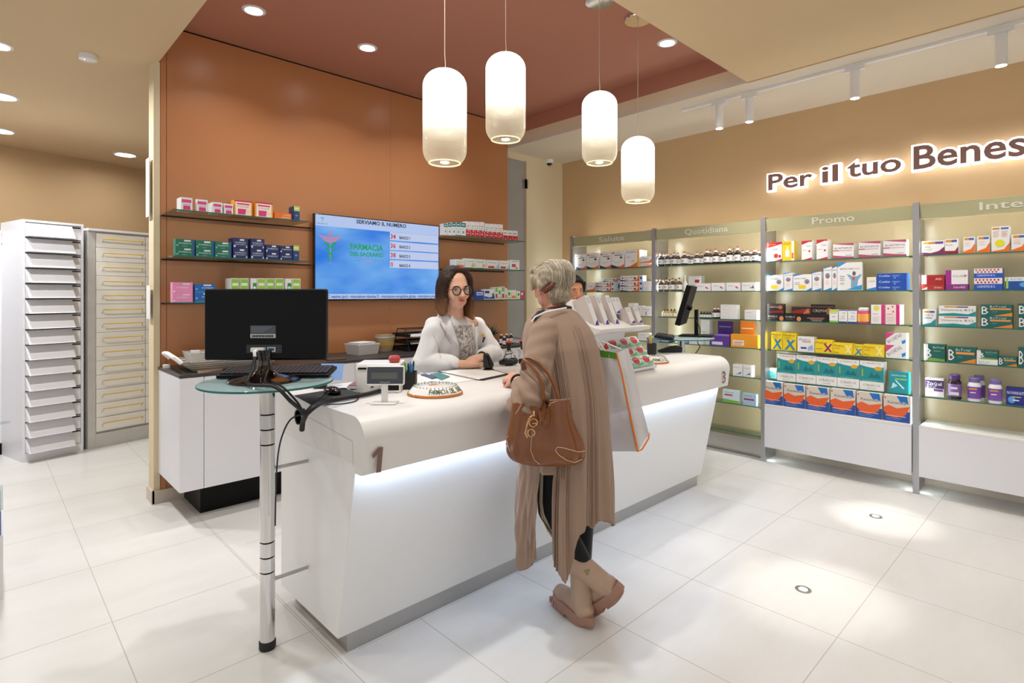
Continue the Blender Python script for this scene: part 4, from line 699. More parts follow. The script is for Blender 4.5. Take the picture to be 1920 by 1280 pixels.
shelf_row([(('dark', 'darklow'), 1439, 1470, 569, (586,), 0, .04), ('darklow', 1471, 1503, 587, None, 0, .04), ('darkw', 1503.5, 1554, 589, None, 0, .04), ('lime', 1555, 1571, 580), ('navyw', 1572.5, 1588.6, 581), ('navyw', 1589.6, 1607, 581), ('pinkb', 1633, 1659, 571), ('pinkc', 1660, 1687, 571, None, 1)], SZ[2], 'R', XPr, 'Promo bay third shelf')
shelf_row([('redlow', 1484, 1519, 575, None, 0, .012), ('dark', 1520, 1565, 570.5, None, 0, .012)], SZ[2], 'R', 4.93, 'Promo bay third shelf back')
shelf_row([('maay', 1446, 1467, 622.7, None, 1), ('maay', 1467.5, 1493, 624), ('maaw', 1495, 1527, 631), ('maap', 1528, 1561.5, 637), ('maal', 1562, 1599, 643), ('maay', 1599.5, 1617.5, 646), ('maal', 1618, 1658, 646), ('bioch', 1661, 1700, 624, (647,))], SZ[3], 'R', XPr, 'Promo bay fourth shelf')
C2 = ('cura', 'curl')
shelf_row([(C2, 1457, 1492, 664, (700,), 0, .09), (C2, 1493, 1530, 666, (702.6,), 0, .09), (C2, 1530.5, 1569.5, 670, (706,), 0, .09), (C2, 1570, 1611, 674, (710,), 0, .09), (C2, 1612, 1657, 677, (716,), 0, .09), ('gavi', 1667, 1704, 697.5)], SZ[4], 'R', XPr, 'Promo bay fifth shelf')
shelf_row([('cura', 1441, 1456, 690)], SZ[4], 'R', 4.95, 'back of the Promo bay fifth shelf')
shelf_row([('xana', 1429.5, 1468, 715.6), ('xana', 1469.5, 1510, 721), ('xana', 1511.5, 1555, 725.5), ('xana', 1557, 1604, 730), ('xana', 1606, 1654, 736), ('xana', 1656.5, 1706, 741.5)], .492, 'R', 4.822, 'Promo bay drawer ledge')
shelf_row([('mulw', 1728, 1771, 451, None, 1, .04), ('muls', 1771.5, 1797, 447.7, None, 1, .04), ('mulo', 1806, 1828, 444), ('mulo', 1832, 1856, 442), ('mult', 1859, 1893, 424, None, 1, .05), ('mulo', 1896.6, 1925, 439, None, 1, .04)], SZ[0], 'R', XPr, 'Integr bay top shelf')
shelf_row([(('sida', 'sidl'), 1728, 1771, 515, (534.5,)), (('sidp', 'sidq'), 1773, 1815, 506, (532.6,)), ('carn', 1826, 1879.8, 503, (521,)), ('acut', 1884, 1930, 519)], SZ[1], 'R', XPr, 'Integr bay second shelf')
shelf_row([('mulg', 1730, 1755, 580), ('vitb', 1760, 1830, 573, (592.5,)), ('beto', 1838.5, 1898.6, 571, (592.5,)), ('beto', 1908.6, 1968, 569, (592,))], SZ[2], 'R', XPr, 'Integr bay third shelf')
shelf_row([('betg', 1732, 1772, 645), ('beto', 1776.6, 1830, 651), (('betg', 'betw'), 1831, 1871, 657, (673.5,)), ('beto', 1872, 1907, 669), ('beto', 1909, 1950, 652)], SZ[3], 'R', XPr, 'Integr bay fourth shelf')
shelf_row([('zzzq', 1735, 1770, 709), ('nova', 1886, 1922, 727)], SZ[4], 'R', 4.90, 'Integr bay fifth shelf')
shelf_row([('volt', 1079, 1099, 476.5), ('volt', 1099.6, 1122, 474.5), ('volt', 1125, 1146, 473, None, 1), ('volt', 1146.5, 1170.5, 470), ('voly', 1172, 1199, 468.5, None, 1), ('vols', 1201, 1222.5, 480.5, (492.5,))], SZ[0], 'R', XPr, 'Salute bay top shelf')
shelf_row([('vols', 1100, 1116, 530), ('gel', 1118, 1151, 528, (538,)), ('gel', 1163.5, 1205, 516.5, (527, 537), 0), ('wbox', 1206, 1222.5, 527, (537,))], SZ[1], 'R', XPr, 'Salute bay second shelf')
shelf_row([('gel', 1131, 1163, 521, (528,))], SZ[1], 'R', 4.96, 'back of the Salute bay second shelf')
shelf_row([('wpurp', 1178, 1190, 568), ('wpurp', 1191, 1203, 573), ('wpurp', 1203.5, 1222, 574)], SZ[2], 'R', XPr, 'Salute bay third shelf')
shelf_row([('wbox', 1196, 1220, 624)], SZ[3], 'R', XPr, 'Salute bay fourth shelf')
shelf_row([('wpat', 1304.5, 1332, 531), ('wpat', 1334, 1358.5, 530), ('wpat', 1362, 1388, 529.5), ('wblk', 1391, 1417, 529, None, 1, .04)], SZ[1], 'R', XPr, 'Quotidiana bay second shelf')
shelf_row([('wred', 1291, 1315, 517)], SZ[1], 'R', 4.95, 'back of the Quotidiana bay second shelf')
shelf_row([('wbox', 1351, 1381, 571, (578, 585, 591.5)), ('wbox', 1396, 1419, 581)], SZ[2], 'R', XPr, 'Quotidiana bay third shelf')
shelf_row([('blul', 1238, 1258, 637, (641,)), ('blul', 1280, 1292, 638), ('wbox', 1292, 1313, 636), ('tray', 1331, 1368, 626, None, 0, .05), ('trayo', 1370, 1421, 627, None, 0, .05)], SZ[3], 'R', XPr, 'Quotidiana bay fourth shelf')
shelf_row([('wbox', 1314, 1330, 600, (614,)), ('cardp', 1346, 1374, 602, None, 0, .01), ('cardo', 1388, 1415, 602, None, 0, .01)], SZ[3], 'R', 4.96, 'back of the Quotidiana bay fourth shelf')
shelf_row([('wblue', 1374, 1392, 683), ('wblue', 1393, 1409, 685)], SZ[4], 'R', XPr, 'Quotidiana bay fifth shelf')
shelf_row([('oki', 1355, 1386, 731, None, 0, .04), ('oki2', 1392, 1418, 738, None, 0, .04)], .445, 'R', XPr, 'Quotidiana bay sixth shelf')
YPr = 4.13
shelf_row([('gineb', 339, 361, 370, None, 3, .025), ('gineb', 368.6, 389.7, 374, None, 0, .03), ('gineb', 398.7, 417, 379, None, 3, .025), ('gineb', 420, 437.5, 382), ('polase', 439, 473, 376, None, 1, .08), ('polase', 478, 511.5, 379.5, None, 1, .08), ('orlow', 515, 546.5, 399, None, 0, .05), ('grbl', 551, 562, 386.5, None, 2, .03)], WZ[0], 'O', YPr, 'top shelf left of screen', dep=.06)
shelf_row([('mom', 329, 365, 448, (464,)), ('mom', 367, 401.5, 450.5, (467,)), ('mom', 403, 434, 453, (468,)), ('mact', 437, 465, 446, (465,), 1, .05), ('mact', 470, 496, 447.5, (466,)), ('macl', 498, 524, 459, (473,)), ('macl', 525, 549, 461, (474,)), ('grbl', 550, 561, 460, None, 1, .05)], WZ[1], 'O', YPr, 'middle shelf left of screen', dep=.06)
shelf_row([('momp', 323.6, 361.6, 529, (549.5,)), ('momb', 365, 404, 532, (548,)), ('grnw', 433, 449, 521.4, None, 2, .04), ('grnw', 450.5, 466, 521.4), ('grnd', 470, 481.5, 521.4), ('grny', 482.5, 498, 521.4, None, 1, .04), ('grnw', 499, 514.5, 521.5), ('grnw', 516, 532, 521.5), ('grnd', 535, 546.5, 522), ('grny', 547.5, 563.5, 522, None, 1, .04)], WZ[2], 'O', YPr, 'bottom shelf left of screen', dep=.06)
shelf_row([('teal', 832, 838.8, 419), ('teal', 839.5, 846.8, 418), ('teal', 847.5, 855, 417), ('teal', 856, 863.2, 417), ('teal', 864, 873.2, 417.5)]+[('redw', 873.8+8.75*i, 882+8.75*i, 415+i*.4) for i in range(4)]+[('redw', 909.5+8.4*i, 917.6+8.4*i, 419+i*.5) for i in range(4)]+[('redl', 943.4+9.2*i, 952.2+9.2*i, 431.5+i*.5) for i in range(3)], WZ[0], 'O', 4.16, 'top shelf right of screen', dep=.06)
shelf_row([('tacho', 854.5, 871, 486, None, 2, .03), ('tachg', 872, 891, 484.5), ('tachg', 892, 911.5, 486), ('tachr', 912.5, 934.5, 487.5), ('tachr', 936, 955, 488.5), ('tachs', 956, 974, 487.5)], WZ[1], 'O', 4.16, 'middle shelf right of screen', dep=.05)
shelf_row([('blu2', 892, 907, 545), ('blup', 908, 927, 542), ('small1', 928, 934, 538, None, 1, .04), ('small3', 934.5, 939, 539), ('small1', 940, 946.5, 537), ('small2', 947, 951, 540), ('small3', 951.5, 958, 543.5), ('small2', 958.5, 968, 543.5), ('small3', 969, 975.5, 545.5), ('small4', 976, 984, 545)], WZ[2], 'O', 4.16, 'bottom shelf right of screen', dep=.05)
# jars and bottles -------------------------------------------------
def bottle_meshes(kind, r, h):
    """returns list of (part name, MB)"""
    out = []
    G = {'drop': ('#2a1710', '#e8e6e3', '#f0f0ee'), 'amber': ('#5a3d14', '#e8e6e3', '#d8cfc0'), 'yellow': ('#b08a1c', '#eceae0', '#1a1a1a'), 'dark': ('#1f1612', '#dfe6ea', '#101010'),
         'purpd': ('#2a1420', '#8a6aa8', '#54307a'), 'purp': ('#ece8ee', '#7a4fa8', '#7a6aa8'), 'pink': ('#c83a6a', '#e8a04a', '#f0eeee')}[kind]
    gm = pmat(kind+'_bottle_body', G[0], .12); lm = col(G[1]); cm = pmat(kind+'_cap', G[2], .4)
    b = MB()
    if kind in ('drop', 'amber', 'yellow', 'dark'):
        b.lathe([(r*.9, 0), (r, .004), (r, h*.55), (r*.75, h*.66), (r*.35, h*.72), (r*.35, h*.76)], gm, 18); out.append(('glass_body', b))
        b = MB(); b.lathe([(r*1.015, h*.12), (r*1.015, h*.48)], lm, 18, cap=False); b.box(-r*.4, r*.4, -r*1.03, -r*1.02, h*.26, h*.34, col('#9a9aa0')); out.append(('label', b))
        b = MB(); b.lathe([(r*.5, h*.76), (r*.5, h*.86), (r*.42, h*.87)], cm, 16); out.append(('cap', b))
        if kind != 'dark':
            b = MB(); b.lathe([(r*.3, h*.87), (r*.3, h*.93), (r*.2, h*1.0), (.0005, h*1.0)], pmat('rubber_bulb_'+kind, '#b5623a' if kind == 'drop' else '#6a4030', .6), 12); out.append(('dropper_bulb', b))
    else:
        b.lathe([(r*.92, 0), (r, .005), (r, h*.68), (r*.85, h*.76), (r*.72, h*.80)], gm, 24); out.append(('jar_body', b))
        b = MB(); b.lathe([(r*1.012, h*.12), (r*1.012, h*.62)], lm, 24, cap=False)
        if kind == 'purp': b.box(-r*.7, r*.5, -r*1.04, -r*1.02, h*.5, h*.56, col('#e0903a')); b.box(-r*.5, r*.3, -r*1.04, -r*1.02, h*.36, h*.40, col('#efe8f6'))
        if kind == 'purpd': b.box(-r*.7, r*.7, -r*1.04, -r*1.02, h*.18, h*.3, col('#e6e2ea')); b.box(-r*.5, r*.5, -r*1.04, -r*1.02, h*.42, h*.5, col('#efe8f6'))
        out.append(('label', b))
        b = MB(); b.lathe([(r*.8, h*.80), (r*.82, h*.81), (r*.82, h*.97), (r*.7, h)], cm, 24); out.append(('lid', b))
    return out
_bt = {}
def bottle(kind, r, h, loc, rz, label, group):
    k = (kind, round(r, 3), round(h, 2))
    if k not in _bt:
        _bt[k] = [(n, (lambda o: (o.data, bpy.data.objects.remove(o))[0])(m.build(n))) for n, m in bottle_meshes(kind, k[1], k[2])]
    e = bpy.data.objects.new('bottle' if kind not in ('purp', 'purpd', 'pink') else 'pill_jar', None); COL.objects.link(e); e.location = loc; e.rotation_euler = (0, 0, rz); e.empty_display_size = .02
    tag(e, label, 'bottle' if kind not in ('purp', 'purpd', 'pink') else 'jar', group)
    for n, me in _bt[k]: o = bpy.data.objects.new(n, me); COL.objects.link(o); o.parent = e
    return e
def bpx(kind, px, yt, rpx, z, plane, label, group):
    p = onX(px, 500, plane); r = abs(onX(px-rpx, 500, plane).y-onX(px+rpx, 500, plane).y)/2; h = onX(px, yt, plane).z-z
    bottle(kind, min(r, .06), h, (p.x, p.y, z), R(-90), label, group)
zx = lambda v: 1060+v*.19792
zy = lambda v: 420+v*.19792
row = [(905, 270), (965, 273), (1030, 262), (1127, 258), (1245, 262), (1340, 240), (1425, 235), (1495, 250), (1557, 213), (1632, 210), (1720, 232), (1795, 232)]
for i, (x, y) in enumerate(row): bpx('drop', zx(x), zy(y), 5.4 if i < 3 else 5.9, SZ[0], 4.885, 'brown dropper bottle, '+ORD[i]+' from left in the front row, Quotidiana top shelf', 'dropper bottles on the Quotidiana bay top shelf')
rowb = [(935, 280), (1000, 280), (1068, 266), (1165, 268), (1198, 280), (1290, 268), (1372, 245), (1460, 262), (1593, 225), (1680, 240), (1755, 250), (1832, 245)]
for i, (x, y) in enumerate(rowb): bpx('drop', zx(x), zy(y), 4.6, SZ[0], 4.955, 'brown dropper bottle, '+ORD[i]+' from left in the back row, Quotidiana top shelf', 'dropper bottles on the Quotidiana bay top shelf')
for i, (x, y) in enumerate([(905, 515), (957, 512), (1013, 512), (1080, 508)]): bpx('amber', zx(x), zy(y), 5.2, SZ[1], 4.885, 'amber dropper bottle, '+ORD[i]+' from left in front, Quotidiana second shelf', 'amber bottles on the Quotidiana bay second shelf')
for i, (x, y) in enumerate([(930, 520), (985, 520), (1047, 518)]): bpx('amber', zx(x), zy(y), 4.4, SZ[1], 4.955, 'amber dropper bottle, '+ORD[i]+' from left in back row, Quotidiana second shelf', 'amber bottles on the Quotidiana bay second shelf')
for i, (x, y) in enumerate([(935, 800), (967, 803), (1003, 803), (1033, 803)]): bpx('yellow', zx(x), zy(y), 3.3, SZ[2], 4.885, 'tiny yellow bottle with black cap, '+ORD[i]+' from left, Quotidiana third shelf', 'tiny yellow bottles on the Quotidiana bay third shelf')
for i, (x, y) in enumerate([(1288, 822), (1316, 822), (1344, 822), (1372, 822)]): bpx('dark', zx(x), zy(y), 2.8, SZ[2], 4.885, 'tiny dark bottle, '+ORD[i]+' from left, right of the far monitor, Quotidiana third shelf', 'tiny dark bottles on the Quotidiana bay third shelf')
for i, (x, y) in enumerate([(1415, 778), (1448, 782)]): bpx('drop', zx(x), zy(y), 3.9, SZ[2], 4.885+.04*i, ('front' if i == 0 else 'rear')+' small brown dropper bottle beside the white box stack, Quotidiana third shelf', 'small dropper bottles on the Quotidiana bay third shelf')
t = Thing('spray_bottle', 'white nozzle bottle behind the far monitor on the Quotidiana second shelf', 'bottle', onX(zx(1137), 500, 4.93)*1)
p = onX(zx(1137), 500, 4.93); t.o.location.z = SZ[1]; t.inv = Matrix.Translation((p.x, p.y, SZ[1])).inverted(); b = MB(); b.X = Matrix.Translation((p.x, p.y, SZ[1])); b.lathe([(.02, 0), (.021, .07), (.008, .1), (.006, .13)], M['paper'], 20); t.part(b, 'body'); b = MB(); b.X = Matrix.Translation((p.x, p.y, SZ[1])); b.lathe([(.008, .13), (.006, .155)], M['white'], 14); t.part(b, 'nozzle')
bpx('pink', 1619.5, 576.6, 11.5, SZ[2], 4.895, 'pink and orange supplement jar with white lid, Promo bay third shelf', None)
bpx('purpd', 1790.5, 701, 12.5, SZ[4], 4.90, 'dark jar with deep purple lid beside the sleep aid box, Integr fifth shelf', None)
bpx('purp', 1827, 706, 13, SZ[4], 4.90, 'white and purple jar, left of the two front ones, Integr fifth shelf', 'white and purple jars')
bpx('purp', 1836, 704, 11.5, SZ[4], 4.97, 'white and purple jar standing behind the others, Integr fifth shelf', 'white and purple jars')
bpx('purp', 1866, 711, 13.5, SZ[4], 4.90, 'white and purple jar just left of the dark blue box, Integr fifth shelf', 'white and purple jars')
# ================================================================= BACK ROOM CABINETS
XC = Matrix(((.969, -.247, 0, .269), (.247, .969, 0, 6.232), (0, 0, 1, 0), (0, 0, 0, 1)))
t = Thing('drawer_tower', 'tall white cabinet with fifteen curved scoop-front drawers', 'cabinet', (.48, 6.45, 0))
cw = pmat('cool_white_metal', '#e8e7ec', .4, var=.01)
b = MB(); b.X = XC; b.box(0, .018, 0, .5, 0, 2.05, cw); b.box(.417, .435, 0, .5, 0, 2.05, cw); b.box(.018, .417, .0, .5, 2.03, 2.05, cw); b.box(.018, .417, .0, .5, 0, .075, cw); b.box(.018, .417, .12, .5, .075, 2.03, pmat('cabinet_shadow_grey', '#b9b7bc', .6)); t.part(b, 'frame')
for k in range(15):
    z1 = 2.03-k*.1303; z0 = z1-.1303
    b = MB(); b.X = XC; vs = []; n = 8
    for i in range(n+1):
        u = i/n; dy = -.092*u**.92; zz = z1-.012-(z1-z0-.02)*u
        vs += [(.02, dy, zz), (.345, dy, zz)]
    fs = [(2*i, 2*i+2, 2*i+3, 2*i+1) for i in range(n)]
    vs += [(.02, .0, z0+.008), (.345, .0, z0+.008)]; fs.append((2*n, 2*n+2, 2*n+3, 2*n+1))
    vs += [(.02, .0, z1-.012), (.345, .0, z1-.012)]
    fs.append(tuple([2*n+4]+[2*i for i in range(n+1)]+[2*n+2])); fs.append(tuple([2*n+3]+[2*i+1 for i in range(n, -1, -1)]+[2*n+5]))
    b.add(vs, fs, cw); b.box(.02, .415, .004, .02, z0+.004, z1-.006, cw); d = t.part(b, 'drawer', angle=50)
    b = MB(); b.X = XC; b.box(.352, .412, -.002, .004, z1-.022, z1-.012, M['black']); t.part(b, 'label_holder', parent=d)
t = Thing('drawer_cabinet', 'old grey metal cabinet of cream drawers with yellow wire handles', 'cabinet', (1.1, 6.6, 0))
gm_ = pmat('worn_grey_metal', '#cbc8c5', .5, .3, var=.12, scale=12); cd_ = pmat('cream_drawer_front', '#ece8e1', .5, var=.05, scale=6); yh_ = pmat('yellow_handle', '#d8b23a', .35)
b = MB(); b.X = XC; b.box(.468, .53, .0, .5, 0, 2.0, gm_); b.box(.53, 1.4, .02, .5, 0, 2.0, gm_); b.box(.53, 1.4, -.005, .02, 0, .13, gm_); b.box(.465, 1.4, -.02, .5, 2.0, 2.02, cw); t.part(b, 'frame')
for c in range(2):
    for k in range(14):
        x0 = .535+.42*c; z1 = 1.98-k*.131
        b = MB(); b.X = XC; b.box(x0, x0+.415, 0, .02, z1-.128, z1, cd_); d = t.part(b, 'drawer', bevel=.002)
        b = MB(); b.X = XC; hz_ = z1-.055
        b.tube([(x0+.045, 0, hz_-.03), (x0+.05, -.02, hz_), (x0+.05, -.035, hz_+.004)], .003, M['steel'], 6); b.tube([(x0+.385, 0, hz_-.03), (x0+.38, -.02, hz_), (x0+.38, -.035, hz_+.004)], .003, M['steel'], 6)
        b.tube([(x0+.045, -.036, hz_+.005), (x0+.385, -.036, hz_+.005)], .005, yh_, 8); t.part(b, 'handle', parent=d, label='yellow wire handle')
# white fridge-like unit cut by the left edge
p = onZ(12, 850, 0)
t = Thing('refrigerator', 'white upright cabinet with black base cut by the left picture edge', 'cabinet', (p.x-.3, p.y+.3, 0))
Xr_ = Matrix(((.969, -.247, 0, p.x), (.247, .969, 0, p.y), (0, 0, 1, 0), (0, 0, 0, 1)))
b = MB(); b.X = Xr_; b.box(-.8, -.01, 0, .6, .1, 1.98, cw); t.part(b, 'body', bevel=.004)
b = MB(); b.X = Xr_; b.box(-.8, -.012, -.005, .6, 0, .098, M['black']); t.part(b, 'base')
b = MB(); b.X = Xr_
for q in ((-.07, 1.93), (-.035, 1.93), (-.07, 1.85), (-.035, 1.85)): b.box(q[0], q[0]+.018, -.004, 0, q[1], q[1]+.03, col('#7a4450'))
t.part(b, 'indicator_panel')
# glass display table at the left edge
p = onZ(20, 792, 0.95); t = Thing('display_table', 'glass display unit whose clear corner enters at the left picture edge', 'display table', (p.x-.4, p.y-.4, 0))
g0 = Q(20, 792, 3.0); g1 = Q(2, 862, 3.0); g2 = Q(6, 918, 2.6)
b = MB(); b.prism([(0, 0), (-.5, .0), (-.5, -.22), (-.05, -.22)], 0, .008, M['glass'], Matrix(((RX, FX, 0, g0.x), (RY, FY, 0, g0.y), (0, 0, 1, g0.z), (0, 0, 0, 1)))); t.part(b, 'upper_glass')
ry_ = ray(-2, 800); ry_.z = 0; ry_.normalize(); Xs = Matrix(((ry_.y, ry_.x, 0, g2.x), (-ry_.x, ry_.y, 0, g2.y), (0, 0, 1, 0), (0, 0, 0, 1)))
b = MB(); b.X = Xs; b.box(-.5, -.008, 0, .4, .30, g2.z-.1, col('#2f4fa8')); b.box(-.5, -.0, -.01, .42, g2.z-.09, g2.z-.08, M['glass']); b.box(-.5, 0, 0, .4, 0, .296, M['white']); t.part(b, 'lower_body')
# sheet holder on the end of the terracotta wall
b = MB(); b.box(.840, .8445, 4.45, 4.55, 1.95, 2.35, M['paper']); b.box(.842, .8445, 4.43, 4.54, 1.25, 1.48, M['paper'])
tag(b.build('paper_sheet'), 'white sheets pinned on the narrow end of the terracotta partition', 'paper')
# ================================================================= ROUND GLASS TABLES ON CHROME POLES
def pole_table(px_, py_, lab, rod_dir, flip=1):
    t = Thing('pole_table', lab, 'table', (px_, py_, 0), 0, 'round glass tables on chrome poles')
    X = Matrix.Translation((px_, py_, 0))
    b = MB(); b.X = X; b.lathe([(.03, 0), (.032, .004), (.032, .03), (.03, .034)], M['rubber'], 28); t.part(b, 'foot')
    b = MB(); b.X = X; pr = [(.0285, .034)]
    for zr in (.31, .37, .43, .82, .88, .94): pr += [(.0285, zr-.004), (.026, zr-.003), (.026, zr+.001), (.0285, zr+.002)]
    pr += [(.0285, 1.058), (.03, 1.062)]; b.lathe(pr, M['chrome'], 32); t.part(b, 'pole')
    b = MB(); b.X = X
    for zr in (.31, .37, .43, .82, .88, .94): b.lathe([(.0268, zr-.0028), (.0268, zr+.0008)], M['black'], 24, cap=False)
    t.part(b, 'joint_rings')
    for z in (.268, .716):
        b = MB(); b.tube([(px_+rod_dir*.028, py_, z), (px_+rod_dir*.166, py_, z)], .0075, M['steel'], 10); t.part(b, 'wall_rod')
    fg = glassmat('frosted_table_glass', '#d8ebea', .06, body=.42, bodyc='#bcd2d4')
    b = MB(); b.X = X; b.lathe([(.001, 1.062), (.25, 1.062), (.252, 1.064), (.252, 1.070), (.25, 1.072), (.001, 1.072)], fg, 56)
    b.lathe([(.2525, 1.0635), (.2525, 1.0705)], M['gedge'], 56, cap=False); t.part(b, 'glass_top')
    return t
LX, LY, RX_, RY_ = .84, 2.30, 4.08, 2.30
pole_table(LX, LY, 'round glass table on a chrome pole at the left end of the counter', 1)
pole_table(RX_, RY_, 'round glass table on a chrome pole at the far right counter end', -1)
# ---- monitor seen from behind
TT = 1.0725
mx = (RX, RY, 0)
mo = Vector((LX-.01, LY, 0)); a_ = R(-43.7+1.5); ux, uy = Vector((math.cos(a_), math.sin(a_), 0)), Vector((-math.sin(a_), math.cos(a_), 0))
MX = Matrix(((ux.x, uy.x, 0, mo.x), (ux.y, uy.y, 0, mo.y), (0, 0, 1, TT), (0, 0, 0, 1)))   # local x = screen width, y = away from viewer
t = Thing('monitor', 'black computer monitor seen from behind on the near round glass table', 'monitor', (mo.x, mo.y, TT))
b = MB(); b.X = MX; b.lathe([(.001, 0), (.134, 0), (.138, .004), (.134, .010), (.10, .016), (.05, .026), (.03, .045), (.024, .075), (.030, .11), (.034, .125)], pmat('glossy_brown_black', '#1c0f0b', .08, coat=.5), 48); t.part(b, 'stand')
b = MB(); b.X = MX; b.box(-.238, .243, -.005, .035, .083, .368, M['black']); t.part(b, 'casing', bevel=.008, seg=3)
b = MB(); b.X = MX; b.box(-.232, .237, .0351, .037, .092, .36, M['blackg']); t.part(b, 'screen')
b = MB(); b.X = MX
b.box(-.055, .045, -.0062, -.0052, .188, .222, pmat('label_grey', '#4a4f58', .5)); b.box(-.055, .045, -.0062, -.0052, .172, .188, pmat('label_pale', '#b9bcc0', .5))
for k in range(22): b.box(-.05+k*.0040, -.05+k*.0040+.0018*(1+(k % 3)*.4), -.0066, -.0063, .175, .184, M['black'])
for k in range(4): b.box(-.05, .0+.01*k, -.0066, -.0063, .196+.006*k, .198+.006*k, col('#7a8088'))
t.part(b, 'rating_label')
b = MB(); b.X = MX; b.box(-.07, .07, -.0065, -.005, .112, .145, M['blackg']); b.box(.012, .046, -.010, -.0066, .117, .136, M['steel']); b.box(.018, .040, -.0115, -.0101, .121, .132, pmat('blue_connector', '#2a4a7a', .4)); t.part(b, 'socket_panel')
b = MB(); b.X = MX; b.box(-.045, .008, -.03, -.0066, .118, .135, M['paper']); b.tube([(-.02, -.028, .126), (-.022, -.045, .120), (-.018, -.05, .10)], .007, M['paper'], 8); t.part(b, 'video_plug', bevel=.003)
# ---- keyboard behind it
def keyboard(label, center, ang, z, W=.44, D=.15, matk=None):
    c, s = math.cos(ang), math.sin(ang); X = Matrix(((c, -s, 0, center[0]), (s, c, 0, center[1]), (0, 0, 1, z), (0, 0, 0, 1))) @ Matrix.Rotation(R(7), 4, 'X')
    X.translation.z = z+.012
    t = Thing('keyboard', label, 'keyboard', (center[0], center[1], z))
    b = MB(); b.X = X; b.box(-W/2, W/2, -D/2, D/2, -.001, .014, M['black']); t.part(b, 'case', bevel=.003)
    b = MB(); b.X = X; km = matk or pmat('keycap', '#1a1820', .4)
    for r in range(6):
        for k in range(22):
            x0 = -W/2+.01+k*(W-.02)/22; y0 = -D/2+.01+r*(D-.02)/6; b.box(x0+.0012, x0+(W-.02)/22-.0012, y0+.0015, y0+(D-.02)/6-.0015, .014, .021, km)
    t.part(b, 'keys', smooth=False); return t
kc = mo+uy*.115+ux*.01
keyboard('black computer keyboard on the round glass table behind the near monitor', (kc.x, kc.y), a_+R(2), TT, W=.45, D=.14)
# ---- blue flyer and black phone dock under the table edge on the counter
CT = .9685
# cables
def cable(pts, r, nm, lb, grp=None, cat='cable'):
    P = [Vector(p) for p in pts]; out = []
    for i in range(len(P)-1):
        p0, p1, p2, p3 = P[max(i-1, 0)], P[i], P[i+1], P[min(i+2, len(P)-1)]
        for k in range(8):
            u = k/8; out.append(.5*((2*p1)+(-p0+p2)*u+(2*p0-5*p1+4*p2-p3)*u*u+(-p0+3*p1-3*p2+p3)*u**3))
    out.append(P[-1]); b = MB(); b.tube(out, r, M['rubber'], 8); o = b.build(nm); return tag(o, lb, cat, grp)
plug = MX @ Vector((-.018, -.05, .10)); gro = Vector((CX0-.006, 2.40, .885))
W3 = lambda px, py, d: Q(px, py, d)
cable([plug, MX @ Vector((-.012, -.085, .055)), MX @ Vector((.0, -.15, .012)), W3(515, 725, 1.98), W3(545, 752, 1.98), W3(566, 770, 2.06)], .007, 'cable', 'thick black video cable hanging from the back of the near monitor')
cable([MX @ Vector((.03, -.03, .06)), MX @ Vector((.05, -.12, .012)), W3(525, 722, 1.98), W3(556, 752, 2.0), W3(568, 772, 2.06)], .004, 'cable', 'thin black power cable running beside the monitor video cable')
cable([W3(566, 768, 2.06), W3(572, 778, 2.07), W3(568, 790, 2.11), W3(566, 806, 2.13)], .010, 'cable', 'bundled black cables entering the counter end panel')
cable([W3(570, 776, 2.06), W3(545, 786, 2.05), W3(528, 820, 2.06), W3(520, 865, 2.1), W3(517, 930, 2.15), W3(516, 985, 2.18)], .003, 'cable', 'thin black cable looping down along the chrome pole')
cz = CT+.009
c_ = lambda px, py, h=0: onZ(px, py, CT+h)
cable([W3(572, 778, 2.07), c_(590, 762, .03), c_(612, 752, .013), c_(650, 745, .012), c_(690, 738, .012), c_(722, 728, .014), c_(738, 714, .03)], .010, 'cable', 'thick black cable sleeve lying across the counter to the receipt printer')
cable([W3(570, 774, 2.07), c_(592, 752, .02), c_(620, 735, .012), c_(640, 728, .008), c_(668, 730, .006), c_(700, 725, .03)], .003, 'cable', 'thin black cable over the mouse mat')
cable([c_(612, 758, .02), c_(640, 757, .004), c_(665, 752, .004), c_(672, 744, .004), c_(655, 740, .02)], .0025, 'cable', 'thin black cable curl beside the customer display')
# mouse mat and mouse
b = MB(); pp = [c_(552, 742), c_(640, 728), c_(686, 740), c_(585, 760)]
b.add([tuple(p+Vector((0, 0, .0004))) for p in pp]+[tuple(p+Vector((0, 0, .003))) for p in pp], [(0, 1, 2, 3), (7, 6, 5, 4), (0, 4, 5, 1), (1, 5, 6, 2), (2, 6, 7, 3), (3, 7, 4, 0)], M['rubber'])
tag(b.build('mouse_mat'), 'flat black mouse mat on the counter under the cables', 'mouse mat')
p = c_(623, 738, .003); t = Thing('mouse', 'black computer mouse on the mat beneath the glass table edge', 'mouse', p)
b = MB(); b.ball(p+Vector((0, 0, .012)), (.034, .055, .022), M['blackg'], 20, 14); me_ = t.part(b, 'shell'); b = MB(); b.ball(p+Vector((.0, -.025, .03)), (.004, .010, .006), M['rubber']); t.part(b, 'wheel')
# dock and flyer
q = c_(600, 728); t = Thing('phone_dock', 'dark phone stand holding a blue flyer behind the mouse', 'phone stand', q)
b = MB(); X = Matrix.Translation(q) @ Matrix.Rotation(R(-40), 4, 'Z'); b.X = X; b.box(-.03, .03, -.01, .02, 0, .05, M['rubber']); t.part(b, 'dock_body', bevel=.004)
b = MB(); b.X = X @ Matrix.Translation((.03, .06, .03)) @ Matrix.Rotation(R(-25), 4, 'X'); b.box(-.05, .06, 0, .001, 0, .085, col('#8fb2e6')); t.part(b, 'flyer', 'pale blue flyer')
